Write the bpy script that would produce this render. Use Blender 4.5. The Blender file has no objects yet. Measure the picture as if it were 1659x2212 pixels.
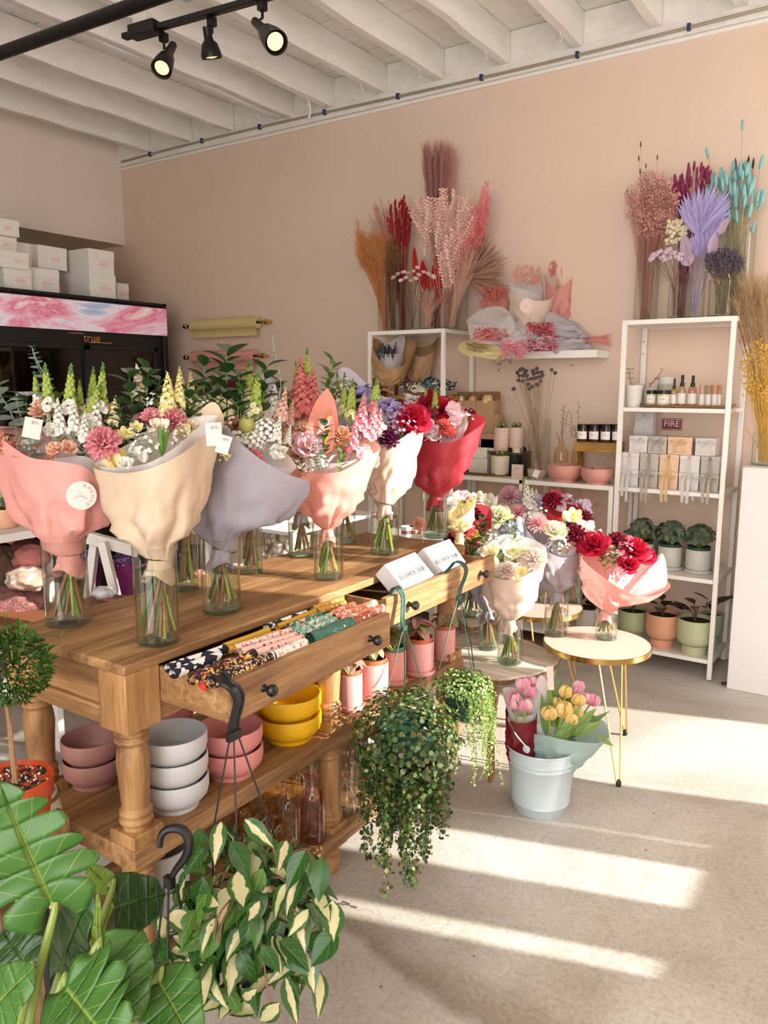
import bpy, math, random
from mathutils import Vector, Matrix, noise
random.seed(7)
rnd = random.random
def ru(a, b): return a + (b - a) * rnd()
V = Vector
PI = math.pi
C = bpy.context.scene.collection
SC = bpy.context.scene
# ---------------------------------------------------------------- camera, world, sun, exposure
F = 1698.74; CX = 829.5; CY = 1106.0; PITCH = math.radians(9.3105); YAW = math.radians(33.8714); EYE = V((0, 0, 1.41))
cam_d = bpy.data.cameras.new('camera'); cam = bpy.data.objects.new('camera', cam_d); C.objects.link(cam)
cam_d.sensor_fit = 'HORIZONTAL'; cam_d.sensor_width = 36; cam_d.lens = F / 1659 * 36; cam_d.clip_start = .02
cam.location = EYE; cam.rotation_euler = (PI / 2 - PITCH, 0, YAW)
SC.camera = cam
SC.view_settings.view_transform = 'Standard'; SC.view_settings.look = 'None'; SC.view_settings.gamma = 1
SC.view_settings.use_curve_mapping = False; SC.view_settings.exposure = -0.55
w = bpy.data.worlds.new('sky'); SC.world = w; w.use_nodes = True
w.node_tree.nodes['Background'].inputs[0].default_value = (1.0, .975, .955, 1); w.node_tree.nodes['Background'].inputs[1].default_value = 8.6
SUN_EL = math.radians(22)
sd = bpy.data.lights.new('sun', 'SUN'); sun = bpy.data.objects.new('sun', sd); C.objects.link(sun)
sd.energy = 19; sd.angle = math.radians(.6); sd.color = (1, .95, .88)
sdir = V((-1, -.31, -math.tan(SUN_EL) * math.hypot(1, .31)))
sun.rotation_euler = sdir.to_track_quat('-Z', 'Y').to_euler(); sun.location = (5, 3, 4)
SC.cycles.max_bounces = 10; SC.cycles.transparent_max_bounces = 24; SC.cycles.diffuse_bounces = 4
SC.cycles.caustics_reflective = False; SC.cycles.caustics_refractive = False; SC.cycles.sample_clamp_indirect = 4
SC.cycles.use_denoising = True
# ---------------------------------------------------------------- measuring: a pixel's ray met with a plane of the room
cR = V((math.cos(YAW), math.sin(YAW), 0)); cH = V((-math.sin(YAW), math.cos(YAW), 0))
cF = cH * math.cos(PITCH) + V((0, 0, -math.sin(PITCH))); cU = cR.cross(cF)
def ray(px, py): return cF + cR * ((px - CX) / F) - cU * ((py - CY) / F)
def at(px, py, x=None, y=None, z=None, d=None):
    r = ray(px, py)
    if x is not None: t = (x - EYE.x) / r.x
    elif y is not None: t = (y - EYE.y) / r.y
    elif z is not None: t = (z - EYE.z) / r.z
    else: t = d
    return EYE + r * t
def dep(p): return (V(p) - EYE).dot(cF)
def m_px(p): return dep(p) / F
def tocam(p): return (EYE - V(p)).normalized()
# ---------------------------------------------------------------- materials
def lin(h):
    if isinstance(h, str):
        h = h.lstrip('#'); c = [int(h[i:i + 2], 16) / 255 for i in (0, 2, 4)]
        return [(x / 12.92 if x <= .04045 else ((x + .055) / 1.055) ** 2.4) for x in c]
    return list(h)
MATS = {}
def nt(name):
    m = bpy.data.materials.new(name); m.use_nodes = True; t = m.node_tree; return m, t, t.nodes['Principled BSDF']
def N(t, typ, **k):
    n = t.nodes.new(typ)
    for a, b in k.items():
        if a in n.inputs: n.inputs[a].default_value = b
        else: setattr(n, a, b)
    return n
def ramp(t, fac, stops):
    r = t.nodes.new('ShaderNodeValToRGB'); e = r.color_ramp.elements
    while len(e) < len(stops): e.new(.5)
    for el, (p, c) in zip(e, stops):
        el.position = p; el.color = (*lin(c), 1)
    t.links.new(fac, r.inputs[0]); return r.outputs[0]
def mat(name, col, rough=.55, metal=0, var=.12, scale=12, bump=0, bscale=60, coat=0, trans=0, emit=0, spec=.5):
    if name in MATS: return MATS[name]
    m, t, b = nt(name); c = lin(col)
    b.inputs['Roughness'].default_value = rough; b.inputs['Metallic'].default_value = metal
    b.inputs['Coat Weight'].default_value = coat; b.inputs['Specular IOR Level'].default_value = spec
    tc = t.nodes.new('ShaderNodeTexCoord')
    nz = N(t, 'ShaderNodeTexNoise', Scale=scale, Detail=4.0); t.links.new(tc.outputs['Object'], nz.inputs['Vector'])
    mx = N(t, 'ShaderNodeMix', data_type='RGBA'); t.links.new(nz.outputs[0], mx.inputs[0])
    mx.inputs[6].default_value = (*[x * (1 - var) for x in c], 1); mx.inputs[7].default_value = (*[min(1, x * (1 + var)) for x in c], 1)
    t.links.new(mx.outputs[2], b.inputs['Base Color'])
    if emit: t.links.new(mx.outputs[2], b.inputs['Emission Color']); b.inputs['Emission Strength'].default_value = emit
    if bump:
        n2 = N(t, 'ShaderNodeTexNoise', Scale=bscale, Detail=5.0); t.links.new(tc.outputs['Object'], n2.inputs['Vector'])
        bp = N(t, 'ShaderNodeBump', Strength=bump, Distance=.01); t.links.new(n2.outputs[0], bp.inputs['Height']); t.links.new(bp.outputs[0], b.inputs['Normal'])
    if trans:
        tr = t.nodes.new('ShaderNodeBsdfTranslucent'); t.links.new(mx.outputs[2], tr.inputs[0])
        ms = N(t, 'ShaderNodeMixShader'); ms.inputs[0].default_value = trans
        t.links.new(b.outputs[0], ms.inputs[1]); t.links.new(tr.outputs[0], ms.inputs[2]); t.links.new(ms.outputs[0], t.nodes['Material Output'].inputs[0])
    MATS[name] = m; return m
def glass(name, tint=(1, 1, 1), gloss=.9, rough=.02, ior=1.5, opaq=0.0):
    if name in MATS: return MATS[name]
    m, t, b = nt(name); t.nodes.remove(b)
    tr = t.nodes.new('ShaderNodeBsdfTransparent'); tr.inputs[0].default_value = (*tint, 1)
    l2 = N(t, 'ShaderNodeLayerWeight', Blend=.5); p2 = N(t, 'ShaderNodeMath', operation='POWER'); p2.inputs[1].default_value = 3; t.links.new(l2.outputs['Facing'], p2.inputs[0])
    cm = N(t, 'ShaderNodeMix', data_type='RGBA'); t.links.new(p2.outputs[0], cm.inputs[0]); cm.inputs[6].default_value = (*tint, 1); cm.inputs[7].default_value = (*[x ** 3 * .75 for x in tint], 1); t.links.new(cm.outputs[2], tr.inputs[0])
    gl = N(t, 'ShaderNodeBsdfGlossy', Roughness=rough); gl.inputs[0].default_value = (gloss, gloss, gloss, 1)
    lw = N(t, 'ShaderNodeLayerWeight', Blend=.5); pw = N(t, 'ShaderNodeMath', operation='POWER'); pw.inputs[1].default_value = 2.6 if ior > 1.4 else 4
    t.links.new(lw.outputs['Facing'], pw.inputs[0]); fr = N(t, 'ShaderNodeMath', operation='MULTIPLY_ADD'); fr.inputs[1].default_value = .7; fr.inputs[2].default_value = .05
    t.links.new(pw.outputs[0], fr.inputs[0]); ms = t.nodes.new('ShaderNodeMixShader')
    t.links.new(fr.outputs[0], ms.inputs[0]); t.links.new(tr.outputs[0], ms.inputs[1]); t.links.new(gl.outputs[0], ms.inputs[2])
    out = ms.outputs[0]
    if opaq:
        df = t.nodes.new('ShaderNodeBsdfDiffuse'); df.inputs[0].default_value = (*tint, 1)
        m2 = t.nodes.new('ShaderNodeMixShader'); m2.inputs[0].default_value = opaq
        t.links.new(out, m2.inputs[1]); t.links.new(df.outputs[0], m2.inputs[2]); out = m2.outputs[0]
    t.links.new(out, t.nodes['Material Output'].inputs[0]); MATS[name] = m; return m
def wood(name, c1, c2, c3, axis=1, scale=9, rough=.55):
    if name in MATS: return MATS[name]
    m, t, b = nt(name); tc = t.nodes.new('ShaderNodeTexCoord'); mp = t.nodes.new('ShaderNodeMapping')
    s = [scale * 1.0] * 3; s[axis] = scale * .09; mp.inputs['Scale'].default_value = s
    t.links.new(tc.outputs['Object'], mp.inputs[0])
    n1 = N(t, 'ShaderNodeTexNoise', Scale=3.0, Detail=8.0, Roughness=.65, Distortion=1.2); t.links.new(mp.outputs[0], n1.inputs['Vector'])
    n2 = N(t, 'ShaderNodeTexNoise', Scale=22.0, Detail=4.0, Roughness=.7); t.links.new(mp.outputs[0], n2.inputs['Vector'])
    ad = N(t, 'ShaderNodeMath', operation='MULTIPLY_ADD'); ad.inputs[1].default_value = .35
    t.links.new(n2.outputs[0], ad.inputs[0]); t.links.new(n1.outputs[0], ad.inputs[2])
    c = ramp(t, ad.outputs[0], [(.42, c1), (.66, c2), (.88, c3)]); t.links.new(c, b.inputs['Base Color'])
    b.inputs['Roughness'].default_value = rough
    bp = N(t, 'ShaderNodeBump', Strength=.25, Distance=.004); t.links.new(ad.outputs[0], bp.inputs['Height']); t.links.new(bp.outputs[0], b.inputs['Normal'])
    MATS[name] = m; return m
def leafmat(name, col, vein, nv=9, rough=.4, stripe=.25, trans=.22, var=.2):
    """leaf colour with a midrib and side veins laid out in the leaf's own uv (u across, v along)"""
    if name in MATS: return MATS[name]
    m, t, b = nt(name); uv = t.nodes.new('ShaderNodeUVMap'); sp = t.nodes.new('ShaderNodeSeparateXYZ'); t.links.new(uv.outputs[0], sp.inputs[0])
    ab = N(t, 'ShaderNodeMath', operation='ABSOLUTE'); t.links.new(sp.outputs[0], ab.inputs[0])
    mr = N(t, 'ShaderNodeMapRange'); mr.inputs[1].default_value = .02; mr.inputs[2].default_value = .07; mr.inputs[3].default_value = 1; mr.inputs[4].default_value = 0
    t.links.new(ab.outputs[0], mr.inputs[0])
    k = N(t, 'ShaderNodeMath', operation='MULTIPLY_ADD'); k.inputs[1].default_value = -.35; t.links.new(ab.outputs[0], k.inputs[0]); t.links.new(sp.outputs[1], k.inputs[2])
    k2 = N(t, 'ShaderNodeMath', operation='MULTIPLY'); k2.inputs[1].default_value = nv * 2 * PI; t.links.new(k.outputs[0], k2.inputs[0])
    sn = N(t, 'ShaderNodeMath', operation='SINE'); t.links.new(k2.outputs[0], sn.inputs[0])
    m3 = N(t, 'ShaderNodeMapRange'); m3.inputs[1].default_value = 1 - stripe; m3.inputs[2].default_value = 1.0; t.links.new(sn.outputs[0], m3.inputs[0]); m3.inputs[4].default_value = .55
    mx = N(t, 'ShaderNodeMath', operation='MAXIMUM'); t.links.new(mr.outputs[0], mx.inputs[0]); t.links.new(m3.outputs[0], mx.inputs[1])
    tc = t.nodes.new('ShaderNodeTexCoord'); nz = N(t, 'ShaderNodeTexNoise', Scale=14.0, Detail=3.0); t.links.new(tc.outputs['Object'], nz.inputs['Vector'])
    c = lin(col); mc = N(t, 'ShaderNodeMix', data_type='RGBA'); t.links.new(nz.outputs[0], mc.inputs[0])
    mc.inputs[6].default_value = (*[x * (1 - var) for x in c], 1); mc.inputs[7].default_value = (*[min(1, x * (1 + var)) for x in c], 1)
    m4 = N(t, 'ShaderNodeMix', data_type='RGBA'); t.links.new(mx.outputs[0], m4.inputs[0]); t.links.new(mc.outputs[2], m4.inputs[6]); m4.inputs[7].default_value = (*lin(vein), 1)
    t.links.new(m4.outputs[2], b.inputs['Base Color']); b.inputs['Roughness'].default_value = rough
    bp = N(t, 'ShaderNodeBump', Strength=.35, Distance=.003); bp.invert = True; t.links.new(mx.outputs[0], bp.inputs['Height']); t.links.new(bp.outputs[0], b.inputs['Normal'])
    tr = t.nodes.new('ShaderNodeBsdfTranslucent'); t.links.new(m4.outputs[2], tr.inputs[0])
    ms = t.nodes.new('ShaderNodeMixShader'); ms.inputs[0].default_value = trans
    t.links.new(b.outputs[0], ms.inputs[1]); t.links.new(tr.outputs[0], ms.inputs[2]); t.links.new(ms.outputs[0], t.nodes['Material Output'].inputs[0])
    MATS[name] = m; return m
def variegated(name, cream, green, edge=.55, rough=.3):
    if name in MATS: return MATS[name]
    m, t, b = nt(name); uv = t.nodes.new('ShaderNodeUVMap'); sp = t.nodes.new('ShaderNodeSeparateXYZ'); t.links.new(uv.outputs[0], sp.inputs[0])
    ab = N(t, 'ShaderNodeMath', operation='ABSOLUTE'); t.links.new(sp.outputs[0], ab.inputs[0])
    tc = t.nodes.new('ShaderNodeTexCoord'); nz = N(t, 'ShaderNodeTexNoise', Scale=55.0, Detail=3.0); t.links.new(tc.outputs['Object'], nz.inputs['Vector'])
    n2 = N(t, 'ShaderNodeTexNoise', Scale=9.0, Detail=1.0); t.links.new(tc.outputs['Object'], n2.inputs['Vector'])
    a = N(t, 'ShaderNodeMath', operation='MULTIPLY_ADD'); a.inputs[1].default_value = .9; t.links.new(nz.outputs[0], a.inputs[0]); t.links.new(ab.outputs[0], a.inputs[2])
    a2 = N(t, 'ShaderNodeMath', operation='MULTIPLY_ADD'); a2.inputs[1].default_value = .8; t.links.new(n2.outputs[0], a2.inputs[0]); t.links.new(a.outputs[0], a2.inputs[2])
    c = ramp(t, N_sub(t, a2.outputs[0], .85), [(0, cream), (edge - .05, cream), (edge, '#86a050'), (edge + .05, green), (1, green)]); t.links.new(c, b.inputs['Base Color']); b.inputs['Roughness'].default_value = rough
    tr = t.nodes.new('ShaderNodeBsdfTranslucent'); t.links.new(c, tr.inputs[0]); ms = t.nodes.new('ShaderNodeMixShader'); ms.inputs[0].default_value = .15
    t.links.new(b.outputs[0], ms.inputs[1]); t.links.new(tr.outputs[0], ms.inputs[2]); t.links.new(ms.outputs[0], t.nodes['Material Output'].inputs[0]); MATS[name] = m; return m
def N_sub(t, s, k): n = N(t, 'ShaderNodeMath', operation='SUBTRACT'); n.inputs[1].default_value = k; t.links.new(s, n.inputs[0]); return n.outputs[0]
def pattern(name, base, cols, scale=60, thr=.32, rough=.8):
    """printed cloth: blobs of several inks scattered on a ground colour"""
    if name in MATS: return MATS[name]
    m, t, b = nt(name); tc = t.nodes.new('ShaderNodeTexCoord'); prev = None
    cur = t.nodes.new('ShaderNodeRGB'); cur.outputs[0].default_value = (*lin(base), 1); out = cur.outputs[0]
    for i, c in enumerate(cols):
        mp = t.nodes.new('ShaderNodeMapping'); mp.inputs['Location'].default_value = (i * 3.1, i * 1.7, i * .9); t.links.new(tc.outputs['Object'], mp.inputs[0])
        nz = N(t, 'ShaderNodeTexNoise', Scale=scale * .8, Detail=1.0); t.links.new(mp.outputs[0], nz.inputs['Vector'])
        ad = N(t, 'ShaderNodeMix', data_type='VECTOR'); ad.inputs[0].default_value = .02; t.links.new(mp.outputs[0], ad.inputs[4]); t.links.new(nz.outputs[1], ad.inputs[5])
        vo = N(t, 'ShaderNodeTexVoronoi', Scale=scale * (1 + .25 * i)); t.links.new(ad.outputs[1], vo.inputs['Vector'])
        lt = N(t, 'ShaderNodeMath', operation='LESS_THAN'); lt.inputs[1].default_value = thr; t.links.new(vo.outputs['Distance'], lt.inputs[0])
        mx = N(t, 'ShaderNodeMix', data_type='RGBA'); t.links.new(lt.outputs[0], mx.inputs[0]); t.links.new(out, mx.inputs[6]); mx.inputs[7].default_value = (*lin(c), 1); out = mx.outputs[2]
    t.links.new(out, b.inputs['Base Color']); b.inputs['Roughness'].default_value = rough; MATS[name] = m; return m
# ---------------------------------------------------------------- mesh building
class MB:
    def __init__(s): s.v = []; s.f = []; s.m = []; s.uv = []
    def add(s, vs, fs, m=0, M=None, uv=None):
        o = len(s.v)
        s.v += [tuple(M @ V(q)) for q in vs] if M else [tuple(q) for q in vs]
        s.uv += uv if uv else [(0, 0)] * len(vs)
        for q in fs: s.f.append([o + i for i in q]); s.m.append(m)
    def merge(s, o, M=None, mo=0):
        k = len(s.v); s.v += [tuple(M @ V(q)) for q in o.v] if M else o.v; s.uv += o.uv
        for q, mm in zip(o.f, o.m): s.f.append([k + i for i in q]); s.m.append(mm + mo)
    def box(s, x0, x1, y0, y1, z0, z1, m=0, M=None):
        s.add([(x, y, z) for z in (z0, z1) for y in (y0, y1) for x in (x0, x1)],
              [(0, 2, 3, 1), (4, 5, 7, 6), (0, 1, 5, 4), (1, 3, 7, 5), (3, 2, 6, 7), (2, 0, 4, 6)], m, M)
    def bc(s, c, sz, m=0, M=None): s.box(c[0] - sz[0] / 2, c[0] + sz[0] / 2, c[1] - sz[1] / 2, c[1] + sz[1] / 2, c[2] - sz[2] / 2, c[2] + sz[2] / 2, m, M)
    def tube(s, pts, r, n=6, m=0, M=None, cap=True):
        pts = [V(p) for p in pts]; k = len(pts)
        rs = r if isinstance(r, (list, tuple)) else [r] * k
        vs = []; up = None
        for i, p in enumerate(pts):
            d = (pts[min(i + 1, k - 1)] - pts[max(i - 1, 0)])
            d = d.normalized() if d.length > 1e-9 else V((0, 0, 1))
            if up is None: up = d.orthogonal().normalized()
            a = (up - d * up.dot(d)); a = a.normalized() if a.length > 1e-6 else d.orthogonal().normalized(); up = a; b = d.cross(a)
            for j in range(n): vs.append(p + (a * math.cos(2 * PI * j / n) + b * math.sin(2 * PI * j / n)) * rs[i])
        fs = [(i * n + j, i * n + (j + 1) % n, (i + 1) * n + (j + 1) % n, (i + 1) * n + j) for i in range(k - 1) for j in range(n)]
        if cap: fs += [tuple(range(n))[::-1], tuple((k - 1) * n + j for j in range(n))]
        s.add(vs, fs, m, M)
    def lathe(s, prof, n=24, m=0, M=None, sx=1, sy=1):
        vs = []; fs = []; k = len(prof)
        for r, z in prof:
            for j in range(n): a = 2 * PI * j / n; vs.append((r * math.cos(a) * sx, r * math.sin(a) * sy, z))
        for i in range(k - 1):
            for j in range(n): fs.append((i * n + j, i * n + (j + 1) % n, (i + 1) * n + (j + 1) % n, (i + 1) * n + j))
        s.add(vs, fs, m, M)
    def grid(s, fn, nu, nv, m=0, M=None, wrap=False, mf=None):
        cols = nu if wrap else nu + 1; vs = []; uv = []
        for j in range(nv + 1):
            for i in range(cols): vs.append(fn(i / nu, j / nv)); uv.append((i / nu * 2 - 1, j / nv))
        o = len(s.f); s.add(vs, [(j * cols + i, j * cols + (i + 1) % cols, (j + 1) * cols + (i + 1) % cols, (j + 1) * cols + i) for j in range(nv) for i in range(nu)], m, M, uv)
        if mf:
            k = 0
            for j in range(nv):
                for i in range(nu): s.m[o + k] = mf(i, j); k += 1
    def ball(s, c, r, m=0, n=8, k=5, sz=1, M=None, jit=0):
        pr = [(max(1e-4, math.sin(PI * i / k)) * r, -math.cos(PI * i / k) * r * sz) for i in range(k + 1)]
        T = Matrix.Translation(V(c)); s.lathe(pr, n, m, (M @ T) if M else T)
    def prism(s, outline, z0, z1, m=0, M=None):
        n = len(outline); vs = [(x, y, z0) for x, y in outline] + [(x, y, z1) for x, y in outline]
        s.add(vs, [tuple(range(n))[::-1], tuple(range(n, 2 * n))] + [(i, (i + 1) % n, n + (i + 1) % n, n + i) for i in range(n)], m, M)
    def mesh(s, name, mats, ang=.7):
        me = bpy.data.meshes.new(name); me.from_pydata(s.v, [], s.f)
        for x in (mats if isinstance(mats, (list, tuple)) else [mats]): me.materials.append(x)
        me.polygons.foreach_set('material_index', s.m); me.polygons.foreach_set('use_smooth', [True] * len(s.f))
        ul = me.uv_layers.new(name='UVMap'); li = [0] * len(me.loops); me.loops.foreach_get('vertex_index', li)
        fl = []
        for i in li: fl += s.uv[i]
        ul.data.foreach_set('uv', fl); me.update()
        if ang: me.set_sharp_from_angle(angle=ang)
        return me
    def build(s, name, mats, parent=None, world=False, bevel=0, ang=.7, loc=None, rot=None):
        if world and parent is not None:
            Mi = parent_matrix(parent).inverted(); s.v = [tuple(Mi @ V(q)) for q in s.v]
        o = bpy.data.objects.new(name, s.mesh(name, mats, ang)); C.objects.link(o)
        if parent is not None: o.parent = parent
        if loc is not None: o.location = loc
        if rot is not None: o.rotation_euler = rot
        if bevel:
            b = o.modifiers.new('bevel', 'BEVEL'); b.width = bevel; b.segments = 2; b.limit_method = 'ANGLE'; b.angle_limit = .6
        return o
def parent_matrix(p):
    M = Matrix.Identity(4)
    while p is not None:
        M = Matrix.LocRotScale(p.location, p.rotation_euler, p.scale) @ M; p = p.parent
    return M
def tag(o, label=None, cat=None, group=None, kind=None):
    if label: o['label'] = label
    if cat: o['category'] = cat
    if group: o['group'] = group
    if kind: o['kind'] = kind
    return o
def thing(name, label, cat, loc=(0, 0, 0), rz=0, group=None, rot=None):
    o = bpy.data.objects.new(name, None); C.objects.link(o); o.location = loc; o.rotation_euler = rot if rot else (0, 0, rz); o.empty_display_size = .05
    return tag(o, label, cat, group)
def copy_tree(o, parent=None):
    c = o.copy(); C.objects.link(c); c.parent = parent
    for ch in o.children: copy_tree(ch, c)
    return c
def inst(name, me, parent, M):
    """a part that reuses a mesh; M is its matrix in the parent's space"""
    o = bpy.data.objects.new(name, me); C.objects.link(o); o.parent = parent
    l, q, s = M.decompose(); o.location = l; o.rotation_euler = q.to_euler(); o.scale = s; return o
def frame(p, z, s=1, spin=0, x=None):
    z = V(z).normalized(); a = V(x) if x is not None else z.orthogonal(); a = (a - z * a.dot(z)).normalized(); b = z.cross(a)
    R = Matrix((a, b, z)).transposed().to_4x4()
    return Matrix.Translation(V(p)) @ R @ Matrix.Rotation(spin, 4, 'Z') @ Matrix.Scale(s, 4)
def mesh_text(txt, size, mt, parent, M, name='lettering', ext=.0004, align='CENTER'):
    cu = bpy.data.curves.new('lettering', 'FONT'); cu.body = txt; cu.size = size; cu.extrude = ext; cu.align_x = align; cu.align_y = 'CENTER'
    o = bpy.data.objects.new('tmp', cu); C.objects.link(o); dg = bpy.context.evaluated_depsgraph_get()
    me = bpy.data.meshes.new_from_object(o.evaluated_get(dg)); bpy.data.objects.remove(o); me.materials.clear(); me.materials.append(mt); me.name = 'lettering'
    return inst(name, me, parent, M)
def catmull(pts, n, closed=True):
    out = []; k = len(pts)
    for i in range(n):
        t = i / n * k if closed else i / (n - 1) * (k - 1) * .99999
        a = int(t); f_ = t - a
        g = (lambda q: pts[q % k]) if closed else (lambda q: pts[max(0, min(k - 1, q))])
        p0, p1, p2, p3 = g(a - 1), g(a), g(a + 1), g(a + 2)
        out.append(.5 * ((2 * p1) + (p2 - p0) * f_ + (2 * p0 - 5 * p1 + 4 * p2 - p3) * f_ ** 2 + (3 * p1 - p0 - 3 * p2 + p3) * f_ ** 3))
    return out
# ================================================================ THE SETTING
FX0, FX1, FY0, YW = -5.9, 1.6, -1.6, 4.24
def concrete():
    m, t, b = nt('concrete'); tc = t.nodes.new('ShaderNodeTexCoord'); o = tc.outputs['Object']
    n1 = N(t, 'ShaderNodeTexNoise', Scale=1.3, Detail=8.0, Roughness=.6, Distortion=.6); t.links.new(o, n1.inputs['Vector'])
    c1 = ramp(t, n1.outputs[0], [(.3, '#a69c91'), (.45, '#bdb6ad'), (.58, '#cfcac3'), (.75, '#dcd9d4')])
    n2 = N(t, 'ShaderNodeTexNoise', Scale=70.0, Detail=6.0, Roughness=.8); t.links.new(o, n2.inputs['Vector'])
    m2 = ramp(t, n2.outputs[0], [(.3, '#b8b1a9'), (.46, '#ebe8e4'), (.6, '#ffffff')])
    mx = N(t, 'ShaderNodeMix', data_type='RGBA', blend_type='MULTIPLY'); mx.inputs[0].default_value = .8
    t.links.new(c1, mx.inputs[6]); t.links.new(m2, mx.inputs[7])
    n3 = N(t, 'ShaderNodeTexVoronoi', Scale=9.0); t.links.new(o, n3.inputs['Vector'])
    sp = ramp(t, n3.outputs['Distance'], [(.0, '#6a5a4c'), (.035, '#8a7a6c'), (.05, '#ffffff')])
    m3 = N(t, 'ShaderNodeMix', data_type='RGBA', blend_type='MULTIPLY'); m3.inputs[0].default_value = .75
    t.links.new(mx.outputs[2], m3.inputs[6]); t.links.new(sp, m3.inputs[7])
    # a long damp stain crossing the floor and a few rusty blotches
    sx = t.nodes.new('ShaderNodeSeparateXYZ'); nz = N(t, 'ShaderNodeTexNoise', Scale=2.2, Detail=5.0); t.links.new(o, nz.inputs['Vector']); t.links.new(o, sx.inputs[0])
    a = N(t, 'ShaderNodeMath', operation='MULTIPLY_ADD'); a.inputs[1].default_value = .08; t.links.new(sx.outputs[0], a.inputs[0]); t.links.new(sx.outputs[1], a.inputs[2]); a = N_sub(t, a.outputs[0], .95)
    a2 = N(t, 'ShaderNodeMath', operation='MULTIPLY_ADD'); a2.inputs[1].default_value = .35; t.links.new(nz.outputs[0], a2.inputs[0]); t.links.new(a, a2.inputs[2])
    st = ramp(t, a2.outputs[0], [(.57, '#ffffff'), (.615, '#8d7a66'), (.64, '#a49180'), (.73, '#ffffff')])
    m4 = N(t, 'ShaderNodeMix', data_type='RGBA', blend_type='MULTIPLY'); m4.inputs[0].default_value = .55
    t.links.new(m3.outputs[2], m4.inputs[6]); t.links.new(st, m4.inputs[7])
    n5 = N(t, 'ShaderNodeTexNoise', Scale=.9, Detail=3.0); t.links.new(o, n5.inputs['Vector'])
    ru_ = ramp(t, n5.outputs[0], [(.55, '#ffffff'), (.7, '#c99f80')])
    m5 = N(t, 'ShaderNodeMix', data_type='RGBA', blend_type='MULTIPLY'); m5.inputs[0].default_value = .5
    t.links.new(m4.outputs[2], m5.inputs[6]); t.links.new(ru_, m5.inputs[7])
    t.links.new(m5.outputs[2], b.inputs['Base Color']); b.inputs['Roughness'].default_value = .5
    bp = N(t, 'ShaderNodeBump', Strength=.12, Distance=.004); t.links.new(n2.outputs[0], bp.inputs['Height']); t.links.new(bp.outputs[0], b.inputs['Normal'])
    return m
M_wall = mat('wall_paint', '#e2cab5', .75, var=.04, scale=1.5, bump=.08, bscale=160)
M_bulk = mat('bulkhead_paint', '#e6d8ce', .75, var=.04, scale=1.5)
def oldwhite():
    m, t, b = nt('old_white_paint'); tc = t.nodes.new('ShaderNodeTexCoord'); mp = t.nodes.new('ShaderNodeMapping'); mp.inputs['Scale'].default_value = (6, 1.2, 6); t.links.new(tc.outputs['Object'], mp.inputs[0])
    n1 = N(t, 'ShaderNodeTexNoise', Scale=1.6, Detail=9.0, Roughness=.72); t.links.new(mp.outputs[0], n1.inputs['Vector'])
    c = ramp(t, n1.outputs[0], [(.2, '#c4b19d'), (.36, '#e9e4db'), (.56, '#f3f0ea'), (.8, '#f8f6f2')]); t.links.new(c, b.inputs['Base Color']); b.inputs['Roughness'].default_value = .6
    bp = N(t, 'ShaderNodeBump', Strength=.5, Distance=.01); t.links.new(n1.outputs[0], bp.inputs['Height']); t.links.new(bp.outputs[0], b.inputs['Normal']); return m
M_old = oldwhite()
M_white = mat('white_lacquer', '#f3efe8', .35, var=.02)
M_chrome = mat('chrome', '#d8d4cc', .15, 1)
M_brass = mat('brass', '#d9b36a', .18, 1, var=.05)
M_black = mat('black_enamel', '#0d0d0e', .35, var=.1)
M_bplastic = mat('black_plastic', '#141414', .4, var=.1)
M_gplastic = mat('green_plastic', '#22483a', .35, var=.12)
def struct(name, b, m, bevel=0): return tag(b.build(name, m, bevel=bevel), kind='structure')
b = MB(); b.box(FX0, FX1 + .1, FY0, YW + .1, -.1, 0); struct('floor', b, concrete())
b = MB(); b.box(FX0, FX1 + .1, YW, YW + .12, 0, 3.34); struct('wall_back', b, M_wall)
b = MB(); b.box(-6.0, -5.9, FY0, YW, 0, 2.6); struct('wall_left', b, M_wall)
b = MB(); b.box(-6.0, -5.315, FY0, YW, 2.485, 3.34); struct('wall_left_upper', b, M_bulk)
# right wall: shop window, its mullions and unseen boards added to block some sun
b = MB(); b.box(FX1, FX1 + .1, FY0, 3.365, 0, .846); b.box(FX1, FX1 + .1, 3.365, YW, 0, .2); b.box(FX1, FX1 + .1, 4.12, YW, .2, .846); b.box(FX1, FX1 + .1, FY0, 2.38, .846, 3.34); b.box(FX1, FX1 + .1, 4.12, YW, .846, 3.34); b.box(FX1, FX1 + .1, 2.38, 4.12, 2.6, 3.34)
struct('wall_right', b, M_wall)
b = MB()
for y0, y1, z0, z1 in [(2.47, 2.69, .846, 1.5), (2.38, 2.47, 1.5, 2.6), (2.91, 2.99, .846, 2.6), (3.005, 3.03, .846, 1.9), (3.05, 3.14, .846, 1.9), (3.155, 3.365, .846, 2.6)]:
    b.box(FX1 + .02, FX1 + .07, y0, y1, z0, z1)
struct('window_1', b, M_white)
b = MB(); b.box(FX0, -1.5, FY0 - .1, FY0, 0, 3.34); struct('wall_front_blocker', b, M_wall)  # unseen wall stretch added to dim the left side of the room
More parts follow.
